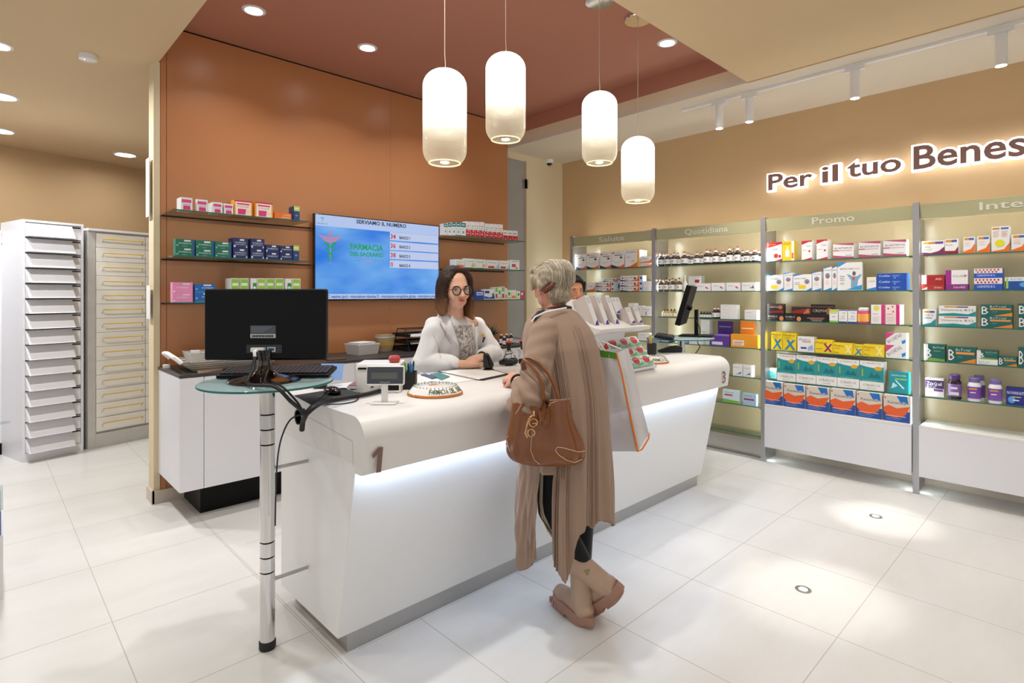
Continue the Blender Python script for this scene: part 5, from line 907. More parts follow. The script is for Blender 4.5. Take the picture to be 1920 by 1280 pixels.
# ---- receipt printer
pl_ = c_(657, 720); pr_ = c_(757, 738); ang = math.atan2(-.62, .80)
def orient(o, d): c, s = math.cos(d), math.sin(d); return Matrix(((c, -s, 0, o[0]), (s, c, 0, o[1]), (0, 0, 1, o[2]), (0, 0, 0, 1)))
po = c_(682, 733); A2 = R(-41); PX = orient(po, A2); PX.translation = c_(667, 737)
t = Thing('receipt_printer', 'white box-shaped receipt printer behind the customer display', 'printer', PX.translation)
b = MB(); b.X = PX; b.prism([(0, 0), (0, .105), (.02, .132), (.17, .132), (.17, 0)], 0, .20, M['white'], frame((0, 0, 0), (0, 1, 0), (1, 0, 0))); t.part(b, 'body', bevel=.004)
b = MB(); b.X = PX; b.box(.01, .075, -.0012, .02, .108, .116, M['black']); t.part(b, 'paper_slot')
b = MB(); b.X = PX; b.box(.11, .195, -.002, .006, .012, .05, M['black']); b.box(.125, .135, -.006, -.002, .03, .04, col('#c8c83a')); b.box(.106, .12, -.012, -.002, .018, .036, M['steel']); t.part(b, 'rear_sockets')
b = MB(); b.X = PX @ Matrix.Translation((-.06, .08, 0)); b.box(0, .09, 0, .12, 0, .018, M['paper']); b.box(.005, .088, .004, .118, .018, .022, col('#8a5a50'))
tag(b.build('notepad'), 'small brown-topped notepad lying left of the receipt printer', 'notepad')
p = PX @ Vector((.165, .06, .1324)); b = MB(); b.X = Matrix.Translation(p); b.lathe([(.02, 0), (.026, .008), (.027, .022), (.02, .032), (.001, .034)], col('#b8403a', .4), 24)
tag(b.build('stamp_knob'), 'round red cap resting on top of the receipt printer', 'stamp')
# ---- customer display
q = c_(721, 756); DX = orient(q, R(-43)); t = Thing('customer_display', 'white pole display with dark screen facing the viewer', 'customer display', q)
b = MB(); b.X = DX; b.box(-.052, .052, -.035, .045, 0, .006, M['white']); t.part(b, 'base_plate', bevel=.003)
b = MB(); b.X = DX; b.box(-.014, .012, .0, .014, .006, .08, M['white']); t.part(b, 'post', bevel=.002)
b = MB(); b.X = DX @ Matrix.Translation((.003, -.002, .075)) @ Matrix.Rotation(R(-6), 4, 'X'); b.box(-.080, .078, 0, .022, 0, .080, M['white']); hd = t.part(b, 'head', bevel=.007, seg=3)
XD_ = DX @ Matrix.Translation((.003, -.002, .075)) @ Matrix.Rotation(R(-6), 4, 'X')
b = MB(); b.X = XD_; b.box(-.075, .073, -.0012, .0, .006, .075, pmat('display_bezel', '#3a3d48', .2)); t.part(b, 'bezel', parent=hd, bevel=.0005)
b = MB(); b.X = XD_; b.box(-.058, .050, -.0018, -.0013, .026, .052, pmat('lcd', '#5a5c52', .15)); b.text('dimnetwork', -.022, .010, .006, col('#b9bcc4'), frame((0, 0, 0), (1, 0, 0), (0, -1, 0)), w=.042, z=.0018); t.part(b, 'lcd_window', parent=hd)
# ---- pen pot
q = c_(768, 728); t = Thing('pen_pot', 'black square pen pot filled with pens beside the customer display', 'pen pot', q)
PXp = orient(q, R(-43)); b = MB(); b.X = PXp; s_ = .031
for a, c in (((-s_, s_), (-s_, -s_+.002)), ((-s_, s_), (s_-.002, s_)), ((-s_, -s_+.002), (-s_, s_)), ((s_-.002, s_), (-s_, s_))): b.box(a[0], a[1], c[0], c[1], 0, .082, M['rubber'])
b.box(-s_, s_, -s_, s_, 0, .003, M['rubber']); t.part(b, 'pot')
for i, (x, y, c, h, lbl) in enumerate(((-.018, .0, '#4fae2f', .125, 'green pen'), (.004, -.006, '#1f78c8', .128, 'bright blue pen'), (.016, .004, '#16202c', .132, 'dark navy pen'), (-.008, .012, '#2b2b2b', .12, 'black pen'), (.012, -.014, '#2a8fd0', .118, 'light blue marker'), (-.022, .014, '#d8d0c0', .135, 'cream pencil'), (.0, .016, '#a03028', .12, 'red pen'))):
    t2 = MB(); t2.X = PXp; t2.tube([(x*.5, y*.5, .005), (x*1.15, y*1.15, h-.012), (x*1.2, y*1.2, h)], [.0042, .0048, .002], col(c), 8)
    tag(t2.build('pen'), lbl+' standing in the black pen pot', 'pen', 'pens in the black pen pot')
# ---- ceramic plaques
def plaque(q, r, sx, lab, a, txt):
    t = Thing('ceramic_plaque', lab, 'plaque', q)
    X = orient(q, a) @ Matrix.Diagonal((sx, 1, 1, 1))
    b = MB(); b.X = X; b.lathe([(r*.98, 0), (r, .004), (r*.985, .010), (r*.96, .012)], col('#c07a3e', .25), 48); bs = t.part(b, 'terracotta_rim', 'orange brown rim')
    b = MB(); b.X = X; b.lathe([(r*.955, .0121), (r*.80, .036), (r*.74, .040), (.001, .040)], pmat('glazed_white', '#ece9e4', .1, coat=.6), 48); t.part(b, 'glazed_dome')
    b = MB(); b.X = X
    for i in range(34):
        an = 2*math.pi*i/34; b.ball((r*.76*math.cos(an), r*.76*math.sin(an), .0405), (.004, .003, .0012), col('#7f9a4a' if i % 2 else '#4a4a3a'), 8, 5)
    b.prism([(-.03, .01), (.02, .02), (.03, .03), (-.01, .026)], .0402, .0410, col('#d08a5a'), Matrix.Identity(4)); b.prism([(-.035, -.002), (.01, -.012), (.0, .006), (-.02, .01)], .0402, .0410, col('#d08a5a'))
    t.part(b, 'painted_border')
    b = MB(); n = len(txt); lett = col('#3d4a24')
    a0_, a1_ = (math.pi*1.24, math.pi*1.86) if len(txt) > 12 else (math.pi*1.22, math.pi*1.85)
    for i, ch in enumerate(txt):
        if ch == ' ': continue
        an = a0_+(a1_-a0_)*i/(n-1); rr = r*.915
        o_ = Vector((rr*math.cos(an), rr*math.sin(an), .0155)); tx_ = Vector((-math.sin(an), math.cos(an), 0)); slope = Vector((-math.cos(an)*.155*r, -math.sin(an)*.155*r, .024)).normalized(); nz = tx_.cross(slope)
        b.X = X; b.text(ch, 0, 0, .024, lett, frame(o_, tx_, nz), w=.0125 if ch != 'I' else .003, z=.0022, off=.02, center=True)
    t.part(b, 'painted_lettering'); return t
q = onZ(817, 741, CT); plaque(onZ(816, 738, CT), .126, 1.0, 'round white ceramic plaque lettered FARMACIA DEL SACRARIO at the near counter end', R(0), 'FARMACIA DEL SACRARIO')
plaque(Vector((3.22, 2.04, CT)), .12, 1.0, 'round white ceramic plaque right of the tissue display stand', R(0), 'FARMACIA DEL SACRARIO')
# ---- papers, clipboards, phone, scanner, stamps
def quad_thing(nm, lab, cat, pts, z0, th, m, grp=None):
    P = [onZ(x, y, CT+z0) for x, y in pts]; b = MB(); b.add([tuple(p) for p in P]+[tuple(p+Vector((0, 0, th))) for p in P], [(0, 1, 2, 3), (7, 6, 5, 4), (0, 4, 5, 1), (1, 5, 6, 2), (2, 6, 7, 3), (3, 7, 4, 0)], m); return tag(b.build(nm, smooth=False), lab, cat, grp)
quad_thing('paper_sheet', 'white sheet lying flat beneath the small teal booklet', 'paper', [(785, 707), (842, 696), (890, 712), (812, 724)], .0003, .0008, M['paper'])
quad_thing('clipboard', 'black clipboard under printed papers in front of the pharmacist', 'clipboard', [(822, 697), (905, 689), (955, 702), (905, 713)], .0012, .004, M['rubber'])
quad_thing('paper_sheet', 'printed white sheets clipped on the black clipboard', 'paper', [(826, 696.5), (902, 689), (948, 700.5), (897, 711.5)], .0055, .002, M['paper'])
quad_thing('booklet', 'small teal booklet lying left of the clipboard', 'booklet', [(806, 703), (822, 699), (843, 707), (828, 713)], .0012, .006, col('#3f7f86'))
quad_thing('booklet', 'narrow dark blue booklet left of the teal one', 'booklet', [(789, 703), (797, 702), (819, 709), (810, 711)], .0012, .006, col('#3a5470'))
b = MB(); b.tube([onZ(806, 716, CT+.007), onZ(842, 717.5, CT+.007)], [.004, .005], M['blackg'], 8); tag(b.build('pen'), 'slim black pen lying just behind the near ceramic plaque', 'pen')
q = onZ(913, 698, CT); q = Vector((2.17, 2.47, CT)); t = Thing('barcode_scanner', 'black handheld barcode scanner standing beside the pharmacist hands', 'barcode scanner', q)
b = MB(); SX = orient(q, R(-40)); b.X = SX; b.cap((0, 0, .035), .032, (-.012, 0, .085), .020, M['blackg'], 20); t.part(b, 'head')
b = MB(); b.X = SX; b.lathe([(.034, 0), (.034, .008), (.024, .014)], M['rubber'], 24); t.part(b, 'foot')
q = Vector((2.42, 2.56, CT)); t = Thing('barcode_scanner', 'low black scanner with cable loop behind the clipboard', 'barcode scanner', q)
b = MB(); b.X = orient(q, R(-20)); b.cap((-.05, 0, .024), .018, (.04, 0, .026), .023, M['blackg'], 16); t.part(b, 'body'); b = MB(); b.tube([q+Vector((-.05, 0, .04)), q+Vector((-.03, 0, .07)), q+Vector((.02, 0, .075)), q+Vector((.06, 0, .05))], .003, M['rubber'], 8); t.part(b, 'cable')
for i, (px_, q) in enumerate(((954, Vector((2.50, 2.52, CT))), (980, Vector((2.63, 2.52, CT))))):
    r_ = onZ(px_, 690, CT); dd = (q.x*FX+q.y*FY); q = Q(px_, 700, dd); q.z = CT
    t = Thing('self_inking_stamp', 'chrome self-inking stamp with red cap, '+('fully visible left one' if i == 0 else 'right one half hidden by the sleeve'), 'stamp', q, 0, 'chrome stamps beside the customer')
    b = MB(); b.X = orient(q, R(-35)); b.box(-.026, .026, -.018, .018, 0, .03, M['rubber']); t.part(b, 'ink_base', bevel=.004)
    b = MB(); b.X = orient(q, R(-35)); b.box(-.028, -.016, -.016, .016, .03, .085, M['chrome']); b.box(.016, .028, -.016, .016, .03, .085, M['chrome']); b.box(-.028, .028, -.016, .016, .085, .093, M['chrome']); t.part(b, 'chrome_frame', bevel=.003)
    b = MB(); b.X = Matrix.Translation(q); b.lathe([(.016, .093), (.011, .105), (.014, .125), (.021, .138), (.021, .142)], M['rubber'], 20); t.part(b, 'handle')
    b = MB(); b.X = Matrix.Translation(q); b.lathe([(.021, .1421), (.021, .150), (.016, .155), (.001, .156)], col('#c23a2c', .35), 20); t.part(b, 'red_cap')
# ================================================================= WORKTOP ITEMS
zt = WT
def wpt(px, py): return onZ(px, py, zt)
def open_box(b, X, w0, d0, w1, d1, h, m, th=.003):
    """tapered open container"""
    o = [(-w0/2, -d0/2), (w0/2, -d0/2), (w0/2, d0/2), (-w0/2, d0/2)]; u = [(-w1/2, -d1/2), (w1/2, -d1/2), (w1/2, d1/2), (-w1/2, d1/2)]
    k0 = (w0-2*th)/w0; k1 = (w1-2*th)/w1
    vs = [(*p, 0) for p in o]+[(*p, h) for p in u]+[(p[0]*k0, p[1]*k0, th) for p in o]+[(p[0]*k1, p[1]*k1, h) for p in u]
    fs = [(3, 2, 1, 0)]+[(i, (i+1) % 4, (i+1) % 4+4, i+4) for i in range(4)]+[(8, 9, 10, 11)]+[((i+1) % 4+8, i+8, i+12, (i+1) % 4+12) for i in range(4)]+[(i+4, (i+1) % 4+4, (i+1) % 4+12, i+12) for i in range(4)]
    b.add(vs, fs, m, X)
def weave_mat(name, c1, c2, sc):
    m, tt_, p = newmat(name); N = tt_.nodes; L = tt_.links; tc = N.new('ShaderNodeTexCoord'); mp = N.new('ShaderNodeMapping'); mp.inputs['Scale'].default_value = sc; L.new(tc.outputs['Object'], mp.inputs[0])
    wv = N.new('ShaderNodeTexWave'); wv.wave_type = 'BANDS'; wv.bands_direction = 'Z'; wv.inputs['Scale'].default_value = 1; wv.inputs['Distortion'].default_value = 2.5; wv.inputs['Detail'].default_value = 2; L.new(mp.outputs[0], wv.inputs[0])
    cr = N.new('ShaderNodeValToRGB'); cr.color_ramp.elements[0].color = (*lin(c2), 1); cr.color_ramp.elements[1].color = (*lin(c1), 1); cr.color_ramp.elements[0].position = .15; cr.color_ramp.elements[1].position = .45
    L.new(wv.outputs[0], cr.inputs[0]); L.new(cr.outputs[0], p.inputs['Base Color']); p.inputs['Roughness'].default_value = .6
    bm_ = N.new('ShaderNodeBump'); bm_.inputs['Strength'].default_value = .6; bm_.inputs['Distance'].default_value = .004; L.new(wv.outputs[0], bm_.inputs['Height']); L.new(bm_.outputs[0], p.inputs['Normal']); return m
# long white slatted basket
t = Thing('wicker_basket', 'long low white slatted basket at the left end of the worktop', 'basket', (1.20, 4.08, zt))
b = MB(); open_box(b, orient((1.22, 4.09, zt), R(-3)), .44, .26, .60, .40, .065, weave_mat('white_slats', '#d9d2c8', '#8f8478', (1, 1, 22))); t.part(b, 'slatted_body')
b = MB(); b.X = orient((1.22, 4.09, zt), R(-3)); b.tube([(-.30, -.20, .065), (-.335, -.19, .10), (-.345, 0, .115), (-.335, .19, .10), (-.30, .20, .065)], .013, M['paper'], 10); t.part(b, 'end_handle')
t = Thing('wicker_basket', 'smaller white wicker tray inside the slatted basket', 'basket', (1.22, 4.14, zt+.004))
b = MB(); open_box(b, orient((1.22, 4.14, zt+.045), R(-3)), .42, .2, .46, .24, .065, weave_mat('white_wicker', '#dcd9d4', '#8f8b88', (60, 60, 40))); t.part(b, 'woven_body')
p = Q(350, 664, 3.82); me = product_mesh('wbox', .052, .05, .07); o = place(me, (p.x-.02, 4.12, zt+.05), R(-12), 'medicine_box', 'white box with navy letters standing in the white basket', 'box', None)
bottle('drop', .018, .075, (1.085, 4.12, zt+.05), 0, 'small brown bottle with white cap in the white basket', None)
b = MB(); p = wpt(313, 690); b.X = Matrix.Translation((p.x, p.y, zt)) @ Matrix.Rotation(R(-20), 4, 'Z'); b.box(-.022, .022, -.018, .018, 0, .024, M['paper']); tag(b.build('small_box', bevel=.002), 'tiny white cube at the left corner of the worktop', 'box')
b = MB(); P = [onZ(368, 697, zt), onZ(415, 690, zt), onZ(418, 693, zt), onZ(372, 700, zt)]; b.add([tuple(p) for p in P]+[tuple(p+Vector((0, 0, .008))) for p in P], [(3, 2, 1, 0), (4, 5, 6, 7), (0, 1, 5, 4), (1, 2, 6, 5), (2, 3, 7, 6), (3, 0, 4, 7)], col('#b09a82')); tag(b.build('wooden_strip', smooth=False), 'flat tan strip lying in front of the slatted basket', 'strip')
b = MB(); b.X = orient((1.95, 3.97, zt), R(-8)); b.box(-.07, .07, -.045, .045, 0, .010, col('#5a4636')); tag(b.build('card_holder', bevel=.002), 'flat brown wallet lying on the worktop right of the near monitor', 'wallet')
# white perforated basket
t = Thing('plastic_basket', 'white perforated plastic basket filled with papers', 'basket', (2.26, 4.22, zt)); BX = orient((2.30, 4.20, zt), R(8))
def perf():
    m, tt_, p = newmat('perforated_white_plastic'); N = tt_.nodes; L = tt_.links; tc = N.new('ShaderNodeTexCoord'); mp = N.new('ShaderNodeMapping'); mp.inputs['Scale'].default_value = (95, 95, 95); L.new(tc.outputs['Object'], mp.inputs[0])
    ck = N.new('ShaderNodeTexBrick'); ck.offset = 0; ck.inputs['Color1'].default_value = (*lin('#6a6866'), 1); ck.inputs['Color2'].default_value = (*lin('#6a6866'), 1); ck.inputs['Mortar'].default_value = (*lin('#e4e2df'), 1); ck.inputs['Mortar Size'].default_value = .28; ck.inputs['Brick Width'].default_value = 1; ck.inputs['Row Height'].default_value = 1; ck.inputs['Scale'].default_value = 1
    sw = N.new('ShaderNodeSeparateXYZ'); cb = N.new('ShaderNodeCombineXYZ'); L.new(mp.outputs[0], sw.inputs[0]); ad = N.new('ShaderNodeMath'); L.new(sw.outputs[0], ad.inputs[0]); L.new(sw.outputs[1], ad.inputs[1]); L.new(ad.outputs[0], cb.inputs[0]); L.new(sw.outputs[2], cb.inputs[1]); L.new(cb.outputs[0], ck.inputs[0])
    L.new(ck.outputs[0], p.inputs['Base Color']); p.inputs['Roughness'].default_value = .4; return m
b = MB(); open_box(b, BX, .19, .16, .215, .19, .085, perf()); t.part(b, 'basket_body', smooth=False)
b = MB(); b.X = BX; b.box(-.108, .108, -.096, -.092, .08, .087, M['paper']); b.box(-.108, .108, .092, .096, .08, .087, M['paper']); b.box(-.108, -.104, -.092, .092, .08, .087, M['paper']); b.box(.104, .108, -.092, .092, .08, .087, M['paper']); t.part(b, 'rim')
b = MB()
for k in range(5): b.X = BX @ Matrix.Rotation(R(-6+3*k), 4, 'Z'); b.box(-.085, .08, -.07, .07, .06+.008*k, .066+.008*k, M['paper'])
tag(b.build('paper_stack', smooth=False, kind='stuff'), 'loose white slips heaped in the perforated basket', 'papers')
# wicker pot
q = Vector((2.555, 4.27, zt)); t = Thing('wicker_pot', 'round straw pot with a yellow band between basket and letter tray', 'pot', q)
b = MB(); b.X = Matrix.Translation(q); b.lathe([(.062, 0), (.078, .06), (.086, .14), (.080, .14), (.072, .06), (.05, .01), (.001, .01)], weave_mat('straw', '#cbb592', '#8a7350', (1, 1, 60)), 36, cap=False); t.part(b, 'woven_body')
b = MB(); b.X = Matrix.Translation(q); b.lathe([(.0775, .05), (.0825, .085)], col('#c9a54a'), 36, cap=False); b.lathe([(.085, .12), (.087, .13)], M['paper'], 36, cap=False); t.part(b, 'coloured_bands')
# letter tray
t = Thing('letter_tray', 'black two-tier wire letter tray next to the pharmacist', 'letter tray', (2.80, 4.2, zt)); TX = orient((2.83, 4.20, zt), R(0))
b = MB(); b.X = TX
for z in (.0, .055, .115):
    b.box(-.14, .14, -.13, .15, z+.005, z+.007, M['rubber'])
    b.tube([(-.15, -.14, z+.03), (-.15, .15, z+.03), (.15, .15, z+.03), (.15, -.14, z+.03)], .004, M['rubber'], 6)
    b.box(-.152, -.148, -.13, .15, z+.006, z+.03, M['rubber']); b.box(.148, .152, -.13, .15, z+.006, z+.03, M['rubber']); b.box(-.14, .14, .148, .152, z+.006, z+.03, M['rubber'])
t.part(b, 'trays', smooth=False)
for sx in (-.155, .155):
    b = MB(); b.X = TX; b.tube([(sx, -.13, 0), (sx, -.06, .19), (sx, .06, .19), (sx, .13, 0)], .004, M['rubber'], 8); t.part(b, 'side_frame')
b = MB(); b.X = TX; b.tube([(-.155, -.06, .19), (.155, -.06, .19)], .004, M['rubber'], 8); b.tube([(-.155, .06, .19), (.155, .06, .19)], .004, M['rubber'], 8); t.part(b, 'carry_bar')
for z, nm in ((.0625, 'lower'), (.1225, 'upper')):
    b = MB(); b.X = TX; b.box(-.12, .13, -.12, .12, z, z+.008, M['paper']); tag(b.build('paper_stack', smooth=False), 'white papers on the '+nm+' shelf of the letter tray', 'papers', 'papers in the letter tray')
# bottles near the pharmacist's shoulder and plant
for i, (px_, py_, h_) in enumerate(((940, 622, .10), (950, 620, .105), (958, 620, .105), (934, 629, .085))):
    p = onY(px_, 646, 4.02+.0*i); bottle('dark' if 0 else 'drop', .021, .125 if i < 3 else .10, (p.x, 4.02 if i < 3 else 3.93, zt), 0, 'brown bottle with white cap on the worktop, '+ORD[i]+' of the group beside the pharmacist', 'brown bottles on the worktop')
q = Vector((3.70, 4.27, zt)); q.x = onY(922, 640, 4.27).x
t = Thing('potted_plant', 'small dried flower arrangement in an orange pot by the brown bottles', 'plant', q)
b = MB(); b.X = Matrix.Translation(q); b.lathe([(.03, 0), (.045, .05), (.048, .07), (.001, .068)], col('#c8622a', .3), 24); t.part(b, 'pot')
b = MB(); rnd = random.Random(3)
for k in range(70):
    a, e = rnd.uniform(0, 6.28), rnd.uniform(.3, 1.5); L_ = rnd.uniform(.07, .14); d = Vector((math.cos(a)*math.cos(e), math.sin(a)*math.cos(e), math.sin(e))); p0 = q+Vector((0, 0, .06)); p1 = p0+d*L_
    b.tube([p0, (p0+p1)/2+Vector((0, 0, .01)), p1], [.002, .004, .001], col(['#4f5a38', '#8a8f68', '#3a3f2c', '#b9a98a'][k % 4]), 5)
t.part(b, 'foliage')
# grey box right end of worktop
q = onY(975, 640, 4.05); b = MB(); b.X = Matrix.Translation((q.x, 4.1, zt)); b.box(-.03, .14, -.1, .12, 0, .03, M['paper']); b.box(-.02, .13, -.09, .11, .03, .055, col('#9a9c9e')); tag(b.build('paper_pile', smooth=False), 'pile of white and grey booklets at the right end of the worktop', 'papers')
# ================================================================= DISPLAY STAND (right of customer)
# local frame: x to the right along the counter, y away from the shop floor
SO = Vector((2.83, 1.878, CT)); SA = R(2); SXM = orient(SO, SA)
t = Thing('display_stand', 'white stepped cardboard display stand on the counter to the right of the customer', 'display stand', SO)
wp = pmat('white_card', '#e6e3e3', .35)
YZ = frame((0, 0, 0), (0, 1, 0), (1, 0, 0))
b = MB(); b.X = SXM
b.prism([(-.02, .0), (-.03, .018), (.03, .008), (.035, .055), (.015, .068), (.075, .062), (.08, .11), (.055, .125), (.125, .118), (.13, .16), (.15, .16), (.16, 0)], -.172, .172, wp, YZ)
b.X = SXM; t.part(b, 'stepped_base')
b = MB(); b.X = SXM; b.prism([(.12, .15), (.10, .20), (.09, .25), (.14, .26), (.17, .15)], -.29, .01, wp, YZ); t.part(b, 'neck')
b = MB(); b.X = SXM; b.prism([(-.04, .245), (-.045, .262), (.0, .268), (.13, .32), (.19, .42), (.2, .42), (.2, .26), (.12, .24), (.04, .225)], -.44, .07, wp, YZ); t.part(b, 'upper_tray')
pkm = [pmat('pack_white', '#e9ebe8', .4), None, None]
def tissue_mesh():
    b = MB(); w_, d_, h_ = .109, .045, .075
    b.prism([(0, .008), (0, h_-.008), (.006, h_), (d_-.006, h_), (d_, h_-.01), (d_, .01), (d_-.006, 0), (.006, 0)], -w_/2, w_/2, pkm[0], YZ); b.add([(-w_/2-.0005, d_*.15, h_*.2), (-w_/2-.0005, d_*.85, h_*.2), (-w_/2-.0005, d_*.85, h_*.8), (-w_/2-.0005, d_*.15, h_*.8)], [(0, 1, 2, 3)], col('#c8323f')); X = frame((0, 0, 0), (1, 0, 0), (0, -1, 0))
    b.add([(-w_/2, 0, .0006), (w_/2, 0, .0006), (w_/2, h_*.42, .0006), (.0, h_*.28, .0006), (-w_/2, h_*.45, .0006)], [(0, 1, 2, 3, 4)], col('#8fc8a8'), X)
    b.add([(-.01, .004, .0008), (w_/2, .012, .0008), (w_/2, .022, .0008), (-.02, .010, .0008)], [(0, 1, 2, 3)], col('#4f9f78'), X)
    n = 16; b.add([(.0+.036*math.cos(2*math.pi*i/n), h_*.62+(.020 if math.sin(2*math.pi*i/n) > 0 else .030)*math.sin(2*math.pi*i/n), .0010) for i in range(n)], [tuple(range(n))], col('#c8323f'), X)
    b.text('Sanactiv', 0, h_*.62, .011, col('#f4e8e8'), X, w=.06, z=.0013, center=True, res=1)
    o = b.build('tmp', bevel=0, smooth=False); me = o.data; bpy.data.objects.remove(o); return me
tm = tissue_mesh()
for r_, (yy, zz, nm) in enumerate(((-.012, .022, 'bottom'), (.033, .075, 'middle'), (.075, .130, 'top'))):
    for k in range(3):
        u = -.114+.114*k; o = bpy.data.objects.new('tissue_pack', tm); COL.objects.link(o)
        o.matrix_world = SXM @ Matrix.Translation((u, yy, zz)) @ Matrix.Rotation(R(-38), 4, 'X')
        tag(o, 'white and green pack, '+ORD[k]+' from left, '+nm+' row of the display stand', 'pack', 'packs on the display stand')
def tallbox(w_, d_, h_):
    b = MB(); b.box(0, w_, 0, d_, 0, h_, col('#c9bdb6')); X = frame((0, 0, 0), (1, 0, 0), (0, -1, 0))
    b.add([(0, 0, .0005), (w_, 0, .0005), (w_, h_, .0005), (0, h_, .0005)], [(0, 1, 2, 3)], col('#e8e7ea'), X)
    b.add([(w_*.1, h_*.03, .0008), (w_*.95, h_*.03, .0008), (w_*.95, h_*.2, .0008), (w_*.4, h_*.12, .0008)], [(0, 1, 2, 3)], col('#4b3391'), X)
    for k in range(4): b.add([(w_*.2, h_*(.9-.05*k), .0008), (w_*(.8-.1*(k % 2)), h_*(.9-.05*k), .0008), (w_*(.8-.1*(k % 2)), h_*(.915-.05*k), .0008), (w_*.2, h_*(.915-.05*k), .0008)], [(0, 1, 2, 3)], col('#77768c'), X)
    b.box(0, w_, .0, d_, h_, h_+.0006, col('#4b3391'))
    for k in range(3): b.box(-.0006, 0, d_*.2, d_*.8, h_*(.12+.03*k), h_*(.13+.03*k), col('#9a8f8a'))
    o = b.build('tmp', smooth=False); me = o.data; bpy.data.objects.remove(o); return me
tb, sb = tallbox(.040, .085, .185), tallbox(.048, .06, .105)
for k, (u, yy, me, zz) in enumerate(((-.400, .02, tb, .275), (-.302, .02, tb, .275), (-.204, .02, tb, .275), (-.115, .075, sb, .335), (-.06, .085, sb, .335))):
    o = bpy.data.objects.new('carton', me); COL.objects.link(o); o.matrix_world = SXM @ Matrix.Translation((u, yy, zz)) @ Matrix.Rotation(R(-24), 4, 'X')
    tag(o, 'tall white and purple carton, '+ORD[k]+' from left on the upper tray', 'box', 'cartons on the upper tray of the stand')
for k, u in enumerate((-.072, .008)):
    o = bpy.data.objects.new('carton', sb); COL.objects.link(o); o.matrix_world = SXM @ Matrix.Translation((u, .0, .277)) @ Matrix.Rotation(R(-24), 4, 'X')
    tag(o, 'short white and purple carton, '+('left' if k == 0 else 'right')+' one of the front pair on the upper tray', 'box', 'cartons on the upper tray of the stand')
# ================================================================= RIGHT TABLE: monitor, keyboard; POS, pen pot
bx = Vector((RX_+.03, RY_, TT)); a2 = R(52)       # screen normal
t = Thing('monitor', 'black monitor seen nearly edge-on on the far round glass table', 'monitor', bx)
pc = Q(1287, 640, 4.46)
D2 = 4.46
def side(px, py, dd=0): return Q(px, py, D2+dd)
# screen slab: tilted, wide direction runs nearly along the view
top_l, bot_l = side(1287, 536), side(1266, 606)
upv = (top_l-bot_l).normalized(); wdir = (ray(1290, 551).normalized()*1.0+Vector((RX, RY, 0))*.13); wdir.z = 0; wdir = wdir.normalized()
nrm = wdir.cross(upv).normalized()
hh = (top_l-bot_l).length
XM2 = Matrix((( wdir.x, nrm.x, upv.x, bot_l.x), (wdir.y, nrm.y, upv.y, bot_l.y), (wdir.z, nrm.z, upv.z, bot_l.z), (0, 0, 0, 1)))
Wm = .42; sg = 1 if (nrm.dot(Vector((RX, RY, 0))) > 0) else -1
b = MB(); b.X = XM2; b.box(-.02, Wm, 0, sg*.04, -.01, hh+.01, M['black']); t.part(b, 'casing', bevel=.005)
b = MB(); b.X = XM2; b.box(-.005, Wm-.015, -sg*.0015, 0, .008, hh-.008, pmat('dark_screen', '#1d1f22', .15)); t.part(b, 'screen')
pcn = XM2 @ Vector((Wm*.45, sg*.07, hh*.45))
b = MB(); b.tube([XM2 @ Vector((Wm*.45, sg*.04, hh*.45)), pcn], .02, M['black'], 10)
c0_ = Q(1306, 632, pcn.x*FX+pcn.y*FY); c0_.z = TT
X3 = orient((c0_.x, c0_.y, TT), math.atan2(wdir.y, wdir.x)); b.X = X3; b.box(-.035, .035, -.012, .014, .01, .22, M['black']); b.X = Matrix.Identity(4); t.part(b, 'stand_column', bevel=.002)
b = MB(); b.X = X3; b.box(-.11, .11, -.13, .13, 0, .011, M['black']); t.part(b, 'stand_base', bevel=.003)
k2 = Q(1252, 632, 4.33); keyboard('black keyboard on the far round glass table left of the monitor', (k2.x-.03, k2.y+.01), math.atan2(wdir.y, wdir.x)+R(6), TT, W=.30, D=.14)
cable([side(1306, 600, .05), side(1313, 620), side(1308, 640), side(1312, 650), side(1304, 662)], .004, 'cable', 'black cable hanging beside the far monitor stand')
q = Vector((3.77, 2.40, CT)); q = Q(1257, 657, q.x*FX+q.y*FY); q.z = CT
t = Thing('card_terminal', 'black card payment terminal lying on the counter below the far keyboard', 'card terminal', q)
b = MB(); b.X = orient(q, R(-38)); b.prism([(-.09, 0), (-.095, .012), (.01, .045), (.06, .05), (.085, .035), (.08, 0)], -.035, .035, M['rubber'], frame((0, 0, 0), (1, 0, 0), (0, -1, 0))); t.part(b, 'housing', bevel=.004)
q = Q(1222, 652, 4.15); q.z = CT; t = Thing('pen_pot', 'black pen pot in front of the far keyboard', 'pen pot', q); b = MB(); b.X = Matrix.Translation(q); b.lathe([(.034, 0), (.036, .085), (.033, .085), (.03, .004), (.001, .004)], M['rubber'], 20, cap=False); t.part(b, 'pot')
for i, c in enumerate(('#d8b03a', '#c9a030', '#3a6aa8')):
    b = MB(); b.tube([q+Vector((-.006*i, 0, .01)), q+Vector((-.012-.008*i, .01*i, .15-.01*i))], .006, col(c), 8); tag(b.build('pen'), ('yellow highlighter', 'ochre pencil', 'blue pen')[i]+' standing in the far pen pot', 'pen')
